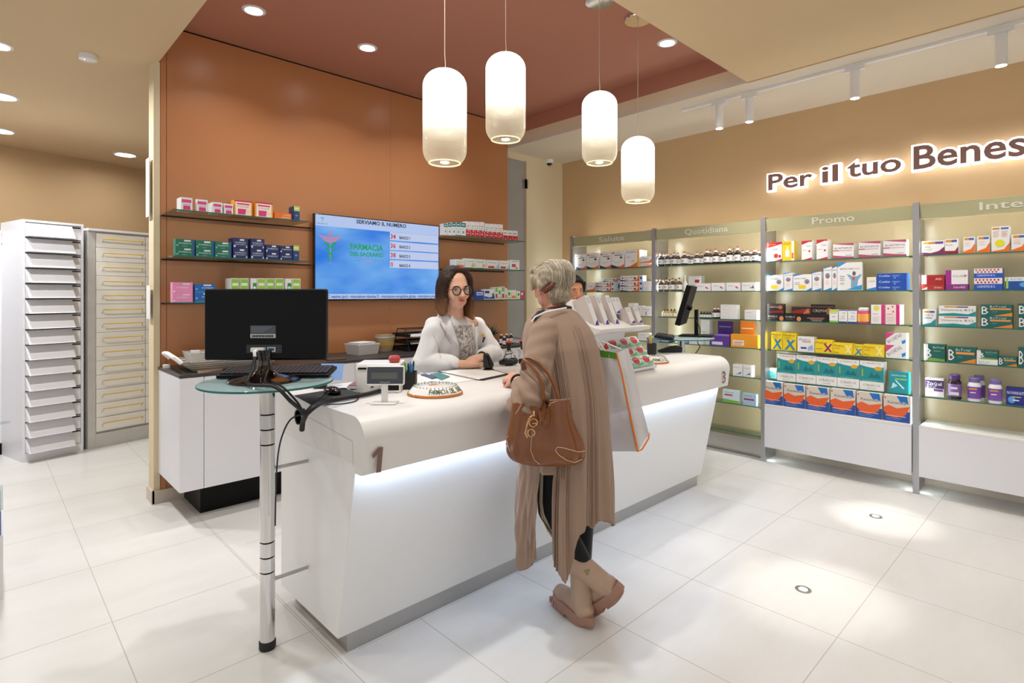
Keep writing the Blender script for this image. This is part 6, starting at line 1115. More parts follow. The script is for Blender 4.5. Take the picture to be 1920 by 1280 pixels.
# ================================================================= PEOPLE
def blob(mb, voxel=.005, smooth=6, fac=.6):
    """returns mesh data: voxel-remeshed union, smoothed"""
    o = mb.build('tmpblob', smooth=False)
    m = o.modifiers.new('r', 'REMESH'); m.mode = 'VOXEL'; m.voxel_size = voxel; m.use_smooth_shade = True
    if smooth: s = o.modifiers.new('s', 'SMOOTH'); s.iterations = smooth; s.factor = fac
    dg = bpy.context.evaluated_depsgraph_get(); e = o.evaluated_get(dg); me = bpy.data.meshes.new_from_object(e)
    bpy.data.objects.remove(o)
    return me
def blob_obj(mb, name, mat, parent, inv, voxel=.005, smooth=6, label=None, fac=.6, disp=None):
    me = blob(mb, voxel, smooth, fac)
    if disp:
        nn = [v.normal.copy() for v in me.vertices]
        for v, n in zip(me.vertices, nn): v.co += n*disp(v.co)
    me.transform(inv); me.materials.clear(); me.materials.append(mat)
    me.polygons.foreach_set('use_smooth', [True]*len(me.polygons)); me.polygons.foreach_set('material_index', [0]*len(me.polygons)); me.update()
    o = bpy.data.objects.new(name, me); COL.objects.link(o); o.parent = parent
    if label: o['label'] = label
    return o
def bvh_of(objs):
    vs, fs = [], []
    bpy.context.view_layer.update()
    for o in objs:
        b0 = len(vs); mw = o.matrix_world; vs += [mw @ v.co for v in o.data.vertices]; fs += [tuple(i+b0 for i in p.vertices) for p in o.data.polygons]
    return BVHTree.FromPolygons(vs, fs)
def patch(b, bvh, rows, n, m, off=.003, maxd=20, dflt=None):
    """conforming cloth patch: rows = list of (left px, left py, right px, right py) down the patch; laid on the surface below it"""
    R_ = []
    for i in range(m+1):
        u = i/m*(len(rows)-1); k = min(int(u), len(rows)-2); f = u-k
        a = [rows[k][j]*(1-f)+rows[k+1][j]*f for j in range(4)]; R_.append(a)
    vs = []; last = None
    for a in R_:
        for j in range(n+1):
            g = j/n; px, py = a[0]*(1-g)+a[2]*g, a[1]*(1-g)+a[3]*g; r = ray(px, py).normalized()
            hit = bvh.ray_cast(EYE, r, maxd); d = hit[3] if hit[0] is not None else None
            if d is None: d = last if last else dflt
            last = d; vs.append(EYE+r*(d-off))
    fs = [(i*(n+1)+j, (i+1)*(n+1)+j, (i+1)*(n+1)+j+1, i*(n+1)+j+1) for i in range(m) for j in range(n)]
    return vs, fs
def head_shapes(b, X, sc=1.0, open_=0):
    """head: x = right of the person mirrored is fine, y forward, z up, origin at eye level between the ears"""
    b.X = X @ Matrix.Scale(sc, 4); K = M['skin']
    b.ball((0, -.018, .035), (.073, .092, .083), K, 24, 16); b.ball((0, .028, -.005), (.064, .058, .078), K, 24, 16)
    b.ball((0, .03, -.058), (.050, .046, .044), K, 20, 12); b.ball((0, .058, -.088), (.020, .020, .018), K)
    for s in (-1, 1):
        b.ball((s*.034, .056, -.030), (.022, .020, .022), K); b.ball((s*.030, .073, .017), (.022, .010, .008), K)
        b.ball((s*.010, .096, -.031), (.0085, .010, .008), K); b.ball((s*.074, -.008, -.015), (.008, .017, .030), K); b.ball((s*.030, .02, -.06), (.024, .035, .028), K)
        b.ball((s*.031, .070, -.001), (.015, .009, .010), K)
    b.ball((0, .078, .012), (.012, .010, .02), K)
    b.cap((0, .084, .004), .0085, (0, .104, -.027), .0115, K)
    b.ball((0, .084, -.0525), (.021, .0105, .0055), K); b.ball((0, .083, -.0605), (.018, .010, .006), K); b.ball((0, .074, -.056), (.028, .016, .016), K)
    b.cap((0, -.022, -.05), .052, (0, -.032, -.17), .056, K)
    b.X = Matrix.Identity(4)
def hand_shapes(b, X, side=1, curl=(.5, .6, .6, .6), tc=.4, K=None, spread=.06):
    """hand: wrist at origin, fingers along +x, palm facing -z, thumb side +y*side"""
    K = K or M['skin']; b.X = X
    for i, y in enumerate((.026, .009, -.009, -.025)):
        b.cap((.0, y*.55, 0), .015, (.078-.004*abs(i-1), y, .001), .0115, K, 12)
    for i, (y, L_, r_) in enumerate(((.027, .072, .0088), (.009, .080, .0092), (-.009, .074, .0088), (-.026, .058, .0078))):
        p = Vector((.078-.004*abs(i-1), y, .001)); a = 0; cu = curl[i]; yaw = spread*(1.2-i*.9)
        for j, fr in enumerate((.45, .31, .24)):
            a += cu*(.9 if j == 0 else 1.1); d = Vector((math.cos(a)*math.cos(yaw), math.sin(yaw)*math.cos(a), -math.sin(a))); q = p+d*L_*fr; b.cap(p, r_*(1-.06*j), q, r_*(1-.06*(j+1)), K, 10); p = q
        # ensure sides: mirrored by caller through X
    th = [(.015, .022, -.004), (.040, .045, -.012), (.062, .055, -.020-.01*tc), (.080, .052-.014*tc, -.026-.02*tc)]
    for j in range(3): b.cap(th[j], (.0145, .011, .0098)[j], th[j+1], (.011, .0098, .0085)[j], K, 10)
    b.X = Matrix.Identity(4)
def handX(origin, fingers, up, mirror=False):
    f = Vector(fingers).normalized(); u = Vector(up); u = (u-f*u.dot(f)).normalized(); s = u.cross(f)
    if mirror: s = -s
    m = Matrix((f, s, u)).transposed().to_4x4(); m.translation = Vector(origin); return m
def eyes_parts(t, X, sc, iris='#4a3526'):
    b = MB(); b.X = X @ Matrix.Scale(sc, 4)
    for s in (-1, 1): b.ball((s*.031, .0735, .0), (.0105, .0075, .0062), M['paper'], 16, 10)
    t.part(b, 'eyes')
    b = MB(); b.X = X @ Matrix.Scale(sc, 4)
    for s in (-1, 1):
        b.ball((s*.031+.001, .0795, .0005), (.0042, .0025, .0046), col(iris, .1), 12, 8)
        vs = []
        b.tube([(s*.031-.012, .079, .002), (s*.031-.005, .0825, .0072), (s*.031+.004, .0825, .0075), (s*.031+.012, .079, .003)], .0012, col('#1c1412'), 6)
        b.tube([(s*.031-.015, .082, .018), (s*.031, .0865, .0225), (s*.031+.015, .081, .019)], [.0012, .0022, .0012], col('#3a251c'), 6)
    t.part(b, 'irises_and_brows')
    b = MB(); b.X = X @ Matrix.Scale(sc, 4)
    b.ball((0, .0895, -.0530), (.0195, .0055, .0038), col('#b8564e', .35), 18, 8); b.ball((0, .0885, -.0600), (.0170, .0060, .0045), col('#bc5c54', .35), 18, 8)
    t.part(b, 'lips')
def hair_mat(name, c1, c2, zr=None):
    m, tt_, p = newmat(name); N = tt_.nodes; L = tt_.links; tc = N.new('ShaderNodeTexCoord'); mp = N.new('ShaderNodeMapping'); mp.inputs['Scale'].default_value = (90, 90, 9); L.new(tc.outputs['Object'], mp.inputs[0])
    n = N.new('ShaderNodeTexNoise'); n.inputs['Scale'].default_value = 2; n.inputs['Detail'].default_value = 4; L.new(mp.outputs[0], n.inputs[0])
    cr = N.new('ShaderNodeValToRGB'); cr.color_ramp.elements[0].position = .35; cr.color_ramp.elements[1].position = .68; cr.color_ramp.elements[0].color = (*lin(c1), 1); cr.color_ramp.elements[1].color = (*lin(c2), 1); L.new(n.outputs[0], cr.inputs[0])
    last = cr.outputs[0]
    if zr:
        sp = N.new('ShaderNodeSeparateXYZ'); L.new(tc.outputs['Object'], sp.inputs[0]); mr = N.new('ShaderNodeMapRange'); mr.inputs[1].default_value = zr[0]; mr.inputs[2].default_value = zr[1]; L.new(sp.outputs[2], mr.inputs[0])
        mx = N.new('ShaderNodeMix'); mx.data_type = 'RGBA'; L.new(mr.outputs[0], mx.inputs[0]); mx.inputs[6].default_value = (*lin(zr[2]), 1); L.new(last, mx.inputs[7]); last = mx.outputs[2]
    L.new(last, p.inputs['Base Color']); p.inputs['Roughness'].default_value = .55; p.inputs['Specular IOR Level'].default_value = .25
    bm_ = N.new('ShaderNodeBump'); bm_.inputs['Strength'].default_value = .5; bm_.inputs['Distance'].default_value = .003; L.new(n.outputs[0], bm_.inputs['Height']); L.new(bm_.outputs[0], p.inputs['Normal']); return m
def cloth_mat(name, c, scale=400, bump=.15, rough=.85, var=.05):
    m = pmat(name, c, rough, var=var, scale=6, bump=bump, bscale=scale, spec=.2); m.node_tree.nodes['Principled BSDF'].inputs['Sheen Weight'].default_value = .15; return m
# ------------------------------------------------ pharmacist
HP = Vector((2.105, 2.70, 1.448)); HS = 1.10
fdir = Vector((-.27, -.96, -.05)).normalized(); HX = frame((0, 0, 0), fdir.cross(Vector((.05, 0, 1))).normalized(), Vector((.05, 0, 1)))
xr = fdir.cross(Vector((-.04, 0, 1))).normalized(); zr_ = xr.cross(fdir)
HX = Matrix(((xr.x, fdir.x, zr_.x, HP.x), (xr.y, fdir.y, zr_.y, HP.y), (xr.z, fdir.z, zr_.z, HP.z), (0, 0, 0, 1)))
t = Thing('person', 'pharmacist with dark bob and round glasses in a white coat behind the counter', 'person', (2.2, 2.88, 0))
t.o['group'] = 'people in the pharmacy'; del t.o['group']
PI = t.inv
shL, shR = Vector((1.990, 2.75, 1.215)), Vector((2.340, 2.79, 1.205)); elL, elR = Vector((1.93, 2.79, 1.01)), Vector((2.455, 2.74, 1.03))
wrL, wrR = Vector((2.085, 2.58, 1.005)), Vector((2.225, 2.60, 1.035))
b = MB(); head_shapes(b, HX, HS)
b.cap((2.13, 2.75, 1.30), .05, (2.155, 2.78, 1.24), .065, M['skin']); b.cap((2.06, 2.78, 1.22), .07, (2.27, 2.79, 1.22), .07, M['skin']); b.cap((2.165, 2.79, 1.16), .11, (2.20, 2.84, .95), .11, M['skin'], 20); b.cap((2.13, 2.86, .88), .12, (2.27, 2.86, .88), .12, M['skin'], 20)
b.cap(shL, .05, elL, .042, M['skin']); b.cap(elL, .04, wrL, .024, M['skin']); b.cap(shR, .05, elR, .042, M['skin']); b.cap(elR, .04, wrR, .024, M['skin'])
for x in (2.12, 2.28): b.cap((x, 2.86, .85), .085, (x, 2.87, .48), .055, M['skin']); b.cap((x, 2.87, .48), .055, (x, 2.89, .09), .036, M['skin']); b.cap((x, 2.91, .04), .035, (x, 2.76, .03), .03, M['skin'])
h1 = handX(wrL, (1, -.35, .0), (.1, -.45, 1)); hand_shapes(b, h1, curl=(.55, .6, .62, .62), tc=.6)
h2 = handX(wrR, (-1, -.30, -.12), (-.1, -.35, 1), mirror=True); hand_shapes(b, h2, curl=(.16, .18, .22, .26), tc=.5, spread=.05)
blob_obj(b, 'body', M['skin'], t.o, PI, .0038, 4)
eyes_parts(t, HX, HS)
# glasses
b = MB(); b.X = HX @ Matrix.Scale(HS, 4); gmr = pmat('dark_red_glasses', '#2a1214', .2)
XG = lambda s: Matrix.Translation((s*.033, .098, -.002)) @ Matrix.Rotation(R(90), 4, 'X') @ Matrix.Rotation(0, 4, 'Z')
for s in (-1, 1):
    b.torus((0, 0, 0), .0235, .0030, gmr, XG(s), 28, 8); b.tube([(s*.056, .096, .004), (s*.072, .07, .004), (s*.080, .0, -.002)], .0022, col('#8a2420', .25), 6)
b.tube([(-.0105, .099, .004), (0, .102, .006), (.0105, .099, .004)], .0018, gmr, 6); gl_ = t.part(b, 'glasses')
b = MB(); b.X = HX @ Matrix.Scale(HS, 4)
for s in (-1, 1): b.lathe([(.001, 0), (.0225, .0)], glassmat('lens_glass', '#eef4f2', .10), 24, XG(s), cap=False)
t.part(b, 'lenses', parent=gl_)
# hair: long bob, parted, darker at roots
hm = hair_mat('dark_brown_bob', '#2a1812', '#3d261c', (-.0, .0, '#000000')) if 0 else hair_mat('dark_brown_bob', '#22130f', '#402a20', (1.27, 1.42, '#8a5f3a'))
b = MB(); b.X = HX @ Matrix.Scale(HS, 4); K = hm
b.ball((0, -.034, .043), (.085, .093, .091), K, 28, 18); b.ball((0, -.085, -.035), (.072, .036, .11), K, 24, 14)
for s in (-1, 1):
    b.ball((s*.074, -.035, -.035), (.022, .066, .115), K, 20, 14); b.ball((s*.070, .02, .035), (.020, .045, .06), K, 16, 10)
    for k in range(8):
        a = k/7; y = .045-.12*a; zb_ = (-.162 if s < 0 else -.122)+.02*a
        b.cap((s*.076, y, -.06), .017, (s*(.080-.008*a)+(.014 if s > 0 else 0), y+.006, zb_), .010, K, 10)
    b.cap((s*.030-.012, .036, .104), .018, (s*.060, .050, .062), .016, K); b.cap((-.035, .035, .104), .016, (.03, .038, .106), .016, K); b.cap((s*.060, .050, .062), .015, (s*.077, .040, .01), .013, K); b.cap((s*.077, .040, .01), .013, (s*.081, .036, -.09), .016, K); b.cap((s*.081, .036, -.09), .016, (s*.076, .044, -.155 if s < 0 else -.118), .009, K)
b.X = Matrix.Identity(4)
rn = random.Random(5)
def groove(co):
    v = HX.inverted() @ co; a = math.atan2(v.x, v.y+.03); return .0011*math.sin(a*46+2*math.sin(v.z*9))+.0008*math.sin(a*83+v.z*12)
blob_obj(b, 'hair', hm, t.o, PI, .0036, 3, disp=groove)
# white coat
wc = cloth_mat('white_coat_cotton', '#e6e4e6', 260, .08, .8, .02)
def folds(co):
    return .0035*math.sin(co.z*55+co.x*38+2*math.sin(co.y*30))*max(0, math.sin(co.x*21+co.z*9))+.0025*math.sin(co.x*60-co.z*42)
b = MB(); K = wc
b.cap((2.055, 2.785, 1.212), .078, (2.275, 2.80, 1.205), .078, K, 24); b.cap((2.165, 2.80, 1.15), .135, (2.20, 2.85, .96), .135, K, 28); b.cap((2.09, 2.80, 1.14), .10, (2.10, 2.85, .9), .11, K, 24); b.cap((2.25, 2.81, 1.14), .10, (2.28, 2.86, .9), .11, K, 24)
b.cap((2.12, 2.87, .9), .13, (2.10, 2.88, .55), .12, K, 24); b.cap((2.28, 2.87, .9), .13, (2.30, 2.88, .55), .12, K, 24)
b.cap((2.11, 2.80, 1.29), .052, (2.20, 2.81, 1.285), .052, K, 20); b.cap((2.10, 2.745, 1.222), .080, (2.145, 2.75, 1.222), .080, K, 24)
b.cap(shL, .068, elL, .062, K, 20); b.cap(elL+Vector((0, 0, .004)), .064, wrL-Vector((.045, -.055, -.006)), .042, K, 20); b.cap(shR, .068, elR, .060, K, 20); b.cap(elR, .062, wrR+Vector((.045, .035, .004)), .044, K, 20)
coat = blob_obj(b, 'coat', wc, t.o, PI, .006, 5, disp=folds)
bv = bvh_of([coat])
tee = cloth_mat('white_jersey', '#d9d6d4', 300, .05)
def tee_print():
    m, tt_, p = newmat('grey_print_on_white'); N = tt_.nodes; L = tt_.links; tc = N.new('ShaderNodeTexCoord'); mp = N.new('ShaderNodeMapping'); mp.inputs['Scale'].default_value = (1.0, 1.0, .45); L.new(tc.outputs['Object'], mp.inputs[0])
    n = N.new('ShaderNodeTexNoise'); n.inputs['Scale'].default_value = 110; n.inputs['Detail'].default_value = 6; L.new(mp.outputs[0], n.inputs[0])
    cr = N.new('ShaderNodeValToRGB'); cr.color_ramp.elements[0].position = .42; cr.color_ramp.elements[1].position = .58; cr.color_ramp.elements[0].color = (*lin('#8b8683'), 1); cr.color_ramp.elements[1].color = (*lin('#d8d5d2'), 1)
    L.new(n.outputs[0], cr.inputs[0]); L.new(cr.outputs[0], p.inputs['Base Color']); p.inputs['Roughness'].default_value = .8; return m
def cloth_patch(nm, rows, m_, n=16, k=24, off=.004, lab=None):
    vs, fs = patch(None, bv, rows, n, k, off, dflt=3.2); b = MB(); b.add(vs, fs, m_); return t.part(b, nm, label=lab, smooth=True, angle=80)
cloth_patch('tee_shirt', [(838, 586, 886, 588), (846, 600, 888, 600), (852, 625, 890, 620), (862, 655, 892, 650), (864, 690, 890, 690)], tee, off=.005, lab='white T-shirt')
cloth_patch('shirt_print', [(852, 611, 886, 609), (856, 630, 889, 625), (863, 655, 892, 645), (865, 685, 884, 685)], tee_print(), off=.0075)
lp = cloth_mat('coat_lapel', '#ebe9ec', 260, .05)
cloth_patch('lapel', [(824, 588, 840, 586), (826, 604, 847, 606), (832, 616, 855, 626), (848, 636, 861, 648)], lp, 8, 14, .009); cloth_patch('lapel', [(885, 606, 895, 604), (887, 618, 896, 616), (890, 632, 894, 632), (892, 652, 893, 652)], lp, 8, 14, .009)
seam = col('#a9a7ad', .8)
for rw in ([(839, 587, 840.2, 587), (847, 606, 848.2, 606), (855, 628, 856.2, 627), (861, 650, 862.2, 649), (862, 690, 863.2, 690)], [(888, 590, 889, 590), (890, 628, 891, 628), (892, 655, 893, 655)], [(822, 600, 828, 602), (830, 604, 834, 606)], [(824, 606, 825.2, 605), (836, 630, 837.2, 629), (846, 646, 847.2, 645)], [(812, 628, 813, 628), (822, 650, 823, 650), (826, 672, 827, 672)]): cloth_patch('coat_seam', rw, seam, 2, 20, .0100)
cloth_patch('badge', [(890, 606, 896, 603), (891, 613, 897, 610)], col('#b08a5a'), 4, 4, .011); cloth_patch('pocket_pen', [(902, 626, 909, 626), (903, 632, 908, 632)], col('#e2b93a'), 4, 4, .012); cloth_patch('pocket_clip', [(906, 632, 911, 631), (904, 641, 906, 643)], col('#2a2f4a'), 3, 4, .012)
# watch strap and trousers
b = MB(); X = handX(wrR, (-1, -.30, -.12), (0, 0, 1)); b.X = X @ Matrix.Rotation(R(90), 4, 'Y'); b.torus((0, 0, -.012), .028, .0055, col('#241c1a', .3), None, 24, 8); t.part(b, 'bracelet')
b = MB(); tr_ = cloth_mat('dark_trousers', '#24262c')
for x in (2.12, 2.28): b.cap((x, 2.865, .85), .10, (x, 2.875, .48), .07, tr_); b.cap((x, 2.875, .48), .07, (x, 2.89, .10), .055, tr_)
blob_obj(b, 'trousers', tr_, t.o, PI, .012, 4)
# ------------------------------------------------ customer
t = Thing('person', 'customer seen from behind in a long taupe cardigan with pinned-up blond hair', 'person', (1.93, 1.58, 0))
CI = t.inv
HC_ = Vector((2.045, 1.865, 1.455)); fd = Vector((.20, 1, -.12)).normalized(); xr = fd.cross(Vector((0, 0, 1))).normalized(); zz_ = xr.cross(fd)
HX2 = Matrix(((xr.x, fd.x, zz_.x, HC_.x), (xr.y, fd.y, zz_.y, HC_.y), (xr.z, fd.z, zz_.z, HC_.z), (0, 0, 0, 1)))
K = M['skin2']; b = MB(); head_shapes(b, HX2, 1.0)
shl, shr = Vector((1.855, 1.735, 1.235)), Vector((2.16, 1.80, 1.225)); ell, elr = Q(996, 752, 2.335), Vector((2.25, 1.72, .99)); wrl, wrr = Vector((1.862, 1.915, 1.012)), Vector((2.27, 1.95, 1.0))
b.cap((2.03, 1.82, 1.34), .052, (2.01, 1.78, 1.24), .065, K); b.cap((1.93, 1.75, 1.22), .07, (2.09, 1.79, 1.22), .07, K); b.cap((1.99, 1.74, 1.17), .11, (1.95, 1.64, .95), .11, K, 20); b.cap((1.88, 1.61, .86), .11, (2.02, 1.64, .86), .11, K, 20)
b.cap(shl, .048, ell, .04, K); b.cap(ell, .038, wrl, .026, K); b.cap(shr, .048, elr, .04, K); b.cap(elr, .038, wrr, .026, K)
kn1, kn2 = Q(1034, 955, 2.42), Q(1088, 975, 2.53); an1, an2 = Q(1100, 1070, 2.40), Q(1088, 1092, 2.50); hp1, hp2 = Q(1042, 850, 2.45), Q(1085, 850, 2.53)
b.cap(hp1, .09, kn1, .05, K); b.cap(hp2, .09, kn2, .05, K); b.cap(kn1, .05, an1, .036, K); b.cap(kn2, .05, an2, .036, K)
hx = handX(wrl, (.22, 1, .05), (-.55, .2, .85), mirror=False); hand_shapes(b, hx, curl=(.75, .8, .85, .85), tc=.8, K=K)
hx = handX(wrr, (-.1, 1, -.05), (.2, 0, 1), mirror=True); hand_shapes(b, hx, curl=(.4, .45, .5, .5), tc=.4, K=K)
body2 = blob_obj(b, 'body', K, t.o, CI, .0042, 4)
eyes_parts(t, HX2, 1.0)
# leggings
lg = cloth_mat('black_leggings', '#0e0e14', 300, .05, .6)
b = MB(); b.cap(hp1, .10, kn1, .060, lg, 20); b.cap(hp2, .10, kn2, .062, lg, 20); b.cap(kn1, .060, an1, .042, lg, 20); b.cap(kn2, .062, an2, .044, lg, 20); b.cap((1.90, 1.61, .88), .115, (2.0, 1.63, .88), .115, lg, 20)
leg_o = blob_obj(b, 'leggings', lg, t.o, CI, .007, 4)
bv = bvh_of([leg_o]); 
def cpatch(nm, rows, m_, n=6, k=24, off=.003, lab=None, dflt=2.45, parent=None):
    vs, fs = patch(None, bv, rows, n, k, off, dflt=dflt); b = MB(); b.add(vs, fs, m_); return t.part(b, nm, label=lab, smooth=True, angle=80, parent=parent)
cpatch('side_stripe', [(1013, 880, 1019, 880), (1011, 940, 1017, 940), (1013, 965, 1020, 963), (1027, 998, 1034, 994), (1058, 1036, 1064, 1032), (1076, 1060, 1083, 1056)], col('#cfc3ae'), lab='cream side stripe')
# hair: swept-up twist
hm2 = hair_mat('grey_blond_hair', '#8a7c68', '#c2b59e')
b = MB(); b.X = HX2; K = hm2
b.ball((0, -.026, .042), (.088, .104, .088), K, 28, 18); b.ball((.018, -.075, .045), (.072, .062, .075), K, 24, 14); b.ball((.035, -.06, .075), (.052, .055, .052), K, 20, 12); b.ball((0, -.075, -.045), (.062, .046, .05), K, 20, 12)
b.ball((-.02, .045, .085), (.06, .05, .035), K, 20, 12); b.ball((.0, -.055, -.085), (.045, .03, .035), K)
for s in (-1, 1): b.cap((s*.068, .045, .05), .020, (s*.078, .040, -.005), .011, K); b.cap((s*.07, .0, .04), .024, (s*.074, -.03, .0), .02, K)
b.X = Matrix.Identity(4)
HI2 = HX2.inverted()
def groove2(co):
    v = HI2 @ co; a = math.atan2(v.z+.01+.25*v.x, v.y+.09); r_ = math.hypot(v.y+.09, v.z+.01); return .0012*math.sin(r_*170+a*3+v.x*40)+.0007*math.sin(v.x*190+a*4)
hair2 = blob_obj(b, 'hair', hm2, t.o, CI, .0042, 3, disp=groove2)
# loose strands laid over the twist
bvh_h = bvh_of([hair2]); hairl, haird = col('#cfc4ae', .4), col('#8c7d68', .4); b = MB(); rn = random.Random(11)
for k in range(460):
    a0 = rn.uniform(0, 2*math.pi); ph = rn.uniform(.2, 1.0); pts = []; x0 = rn.uniform(-.085, .09); c0 = Vector((.01, -.06, .0))
    st = rn.uniform(0, 2.6); ln = rn.uniform(.7, 1.6); kx = rn.uniform(-.03, .05)
    for j in range(9):
        a = .1+st+ln*j/8; v = Vector((x0+kx*j/8, -.03+.2*math.cos(a), .03+.2*math.sin(a)))
        o_ = HX2 @ v; tg_ = HX2 @ Vector((x0*.55, -.045, .015)); hit = bvh_h.ray_cast(o_, (tg_-o_).normalized(), .4)
        if hit[0] is None: continue
        pts.append(hit[0]+hit[1]*(.0004+.0012*math.sin(j*.4+k)))
    if len(pts) > 3: b.tube(pts, [rn.uniform(.0011, .0016)]*(len(pts)-1)+[.0004], (hm2, hairl, haird)[k % 3], 5)
t.part(b, 'hair_strands', parent=hair2)
cl = Q(1035, 541, 2.66); hit = bvh_h.ray_cast(EYE, ray(1035, 541).normalized(), 10); cl = hit[0] if hit[0] is not None else cl
c1, c2 = EYE+ray(1021, 548).normalized()*(cl-EYE).length*.998, EYE+ray(1041, 530).normalized()*(cl-EYE).length*.998
b = MB(); tor = pmat('tortoiseshell', '#6a2f18', .15, var=.5, scale=60); b.tube([c1, (c1+c2)/2-ray(1035, 541).normalized()*.012, c2], [.008, .012, .007], tor, 10)
for k in range(9):
    p = c1.lerp(c2, k/8); b.tube([p, p+Vector((-RX*.018, -RY*.018, .012)), p+Vector((-RX*.030, -RY*.030, .002))], [.003, .0025, .001], tor, 6)
t.part(b, 'hair_clip', 'tortoiseshell hair clip')
# cardigan: lofted shell with vertical folds
card = cloth_mat('taupe_knit', '#9c8270', 500, .25, .9, .04)
YS = [(578, 1008, 1070, 2.70, .10), (586, 998, 1083, 2.69, .11), (596, 990, 1092, 2.68, .125), (608, 984, 1102, 2.66, .135), (624, 980, 1112, 2.64, .145), (650, 979, 1121, 2.61, .155), (690, 984, 1130, 2.58, .16), (740, 990, 1137, 2.54, .165), (800, 985, 1142, 2.50, .175), (860, 974, 1145, 2.48, .185), (910, 969, 1147, 2.47, .19), (960, 967, 1148, 2.46, .19), (1010, 968, 1148, 2.46, .19), (1050, 970, 1146, 2.46, .19)]
SEG = 300; NR = 90
def ysamp(u):
    x = u*(len(YS)-1); k = min(int(x), len(YS)-2); f = x-k; f2 = f*f*(3-2*f) if 0 else f
    return [YS[k][j]*(1-f2)+YS[k+1][j]*f2 for j in range(5)]
Rv, Fv = Vector((RX, RY, 0)), Vector((FX, FY, 0))
def lerp_tab(tab, x):
    if x <= tab[0][0]: return tab[0][1]
    for (x0, y0), (x1, y1) in zip(tab, tab[1:]):
        if x <= x1: return y0+(y1-y0)*(x-x0)/(x1-x0)
    return tab[-1][1]
HEMN = [(-1, 1034), (-.95, 1058), (-.62, 1012), (-.61, 1012), (-.31, 1010), (-.28, 1022), (-.06, 1048), (.04, 1030), (.13, 980), (.20, 966), (.42, 957), (.50, 963), (.62, 952), (.9, 958), (1, 984)]
def hem(th): return lerp_tab(HEMN, math.cos(th)) if math.sin(th) < .1 else 985+30*max(0, -math.cos(th))
def ysamp_y(py):
    for k in range(len(YS)-1):
        if py <= YS[k+1][0]: f = (py-YS[k][0])/(YS[k+1][0]-YS[k][0]); return [YS[k][j]*(1-f)+YS[k+1][j]*f for j in range(5)]
    return list(YS[-1])
b = MB(); vs = []
for i in range(NR+1):
    for j in range(SEG):
        a = 2*math.pi*j/SEG; c, s_ = math.cos(a), math.sin(a); py = 578+(hem(a)-578)*i/NR
        _, xl, xr_, dep, th_ = ysamp_y(py); w_ = (xr_-xl)/2/F*dep; cc = Q((xl+xr_)/2, py, dep)
        g = max(0, (py-640)/400)
        fold = g*(.012*math.sin(a*9+1.3+.4*math.sin(py*.02))+.008*math.sin(a*17+py*.006)+.004*math.sin(a*31-py*.01))
        dg_ = math.degrees(a) % 360; wl = max(0, 1-abs(dg_-262)/10)+max(0, 1-abs(dg_-300)/10)
        pl = .0046*math.sin(a*125)*min(1, wl*2.5)*min(1, max(0, (py-588)/30))
        if -.31 < c < .12 and s_ < 0 and py > 872: k_ = (py-872)/170; fold += .03*k_*(1-abs((c+.11)/.23)); pl += .002*math.sin(c*160)
        if c < -.62 and s_ < .3 and py > 872: fold += .018*(py-872)/170*math.sin(c*9)+.0025*math.sin(c*120+py*.1)
        rr = 1+fold/.16+pl/.16
        vs.append(cc+Rv*(w_*c*rr)+Fv*(th_*s_*rr))
fs = []
for i in range(NR):
    for j in range(SEG):
        j2 = (j+1) % SEG; a = 2*math.pi*(j+.5)/SEG; c = math.cos(a); s_ = math.sin(a); py = 578+(hem(a)-578)*i/NR
        if py > 866 and -.62 < c < -.31 and s_ < 0: continue        # slit at the near side
        if py > 866 and s_ > .55: continue                            # open down the front
        fs.append((i*SEG+j, (i+1)*SEG+j, (i+1)*SEG+j2, i*SEG+j2))
b.add(vs, fs, card); cg = t.part(b, 'cardigan', angle=80); sm = cg.modifiers.new('thick', 'SOLIDIFY'); sm.thickness = .004; sm.offset = -1
# sleeves and shoulder yoke blended in one soft form
b = MB(); K = card
b.cap(shl+Vector((.01, 0, -.004)), .074, shl.lerp(ell, .5), .068, K, 20); b.cap(shl.lerp(ell, .5), .069, ell+Vector((0, 0, .01)), .070, K, 20); b.cap(ell+Vector((0, .0, -.005)), .076, ell.lerp(wrl, .62), .050, K, 20)
b.ball(ell+Vector((-.005, .03, -.02)), (.070, .085, .070), K, 20, 12)
b.cap(shr, .072, elr, .07, K, 20); b.cap(elr, .068, elr.lerp(wrr, .8), .045, K, 20)
b.cap((1.93, 1.745, 1.24), .068, (2.09, 1.79, 1.235), .072, K, 20); b.cap((1.97, 1.775, 1.285), .056, (2.045, 1.795, 1.285), .056, K, 20); b.cap(shl+Vector((.03, .01, .01)), .07, (1.95, 1.76, 1.24), .068, K, 20); b.cap(shr+Vector((-.02, 0, .01)), .07, (2.07, 1.79, 1.24), .07, K, 20)
def sfold(co):
    d = (co-ell).length; k = max(0, 1-d/.22); return .012*k*math.sin((co.z*1.0-co.y*.6)*105+3*math.sin(co.x*30))+.0018*math.sin(co.z*90+co.y*40)
blob_obj(b, 'cardigan_sleeves', card, t.o, CI, .0055, 4, disp=sfold)
b = MB(); q0 = ell.lerp(wrl, .66); q1 = ell.lerp(wrl, .80); b.tube([q0, q1], [.040, .034], col('#d8d0c4', .8), 20); t.part(b, 'shirt_cuff', 'cream inner cuff')
b = MB(); X = handX(ell.lerp(wrl, .9), wrl-ell, (0, 0, 1)); b.X = X @ Matrix.Rotation(R(90), 4, 'Y'); b.torus((0, 0, 0), .031, .006, M['rubber']); t.part(b, 'wristband')
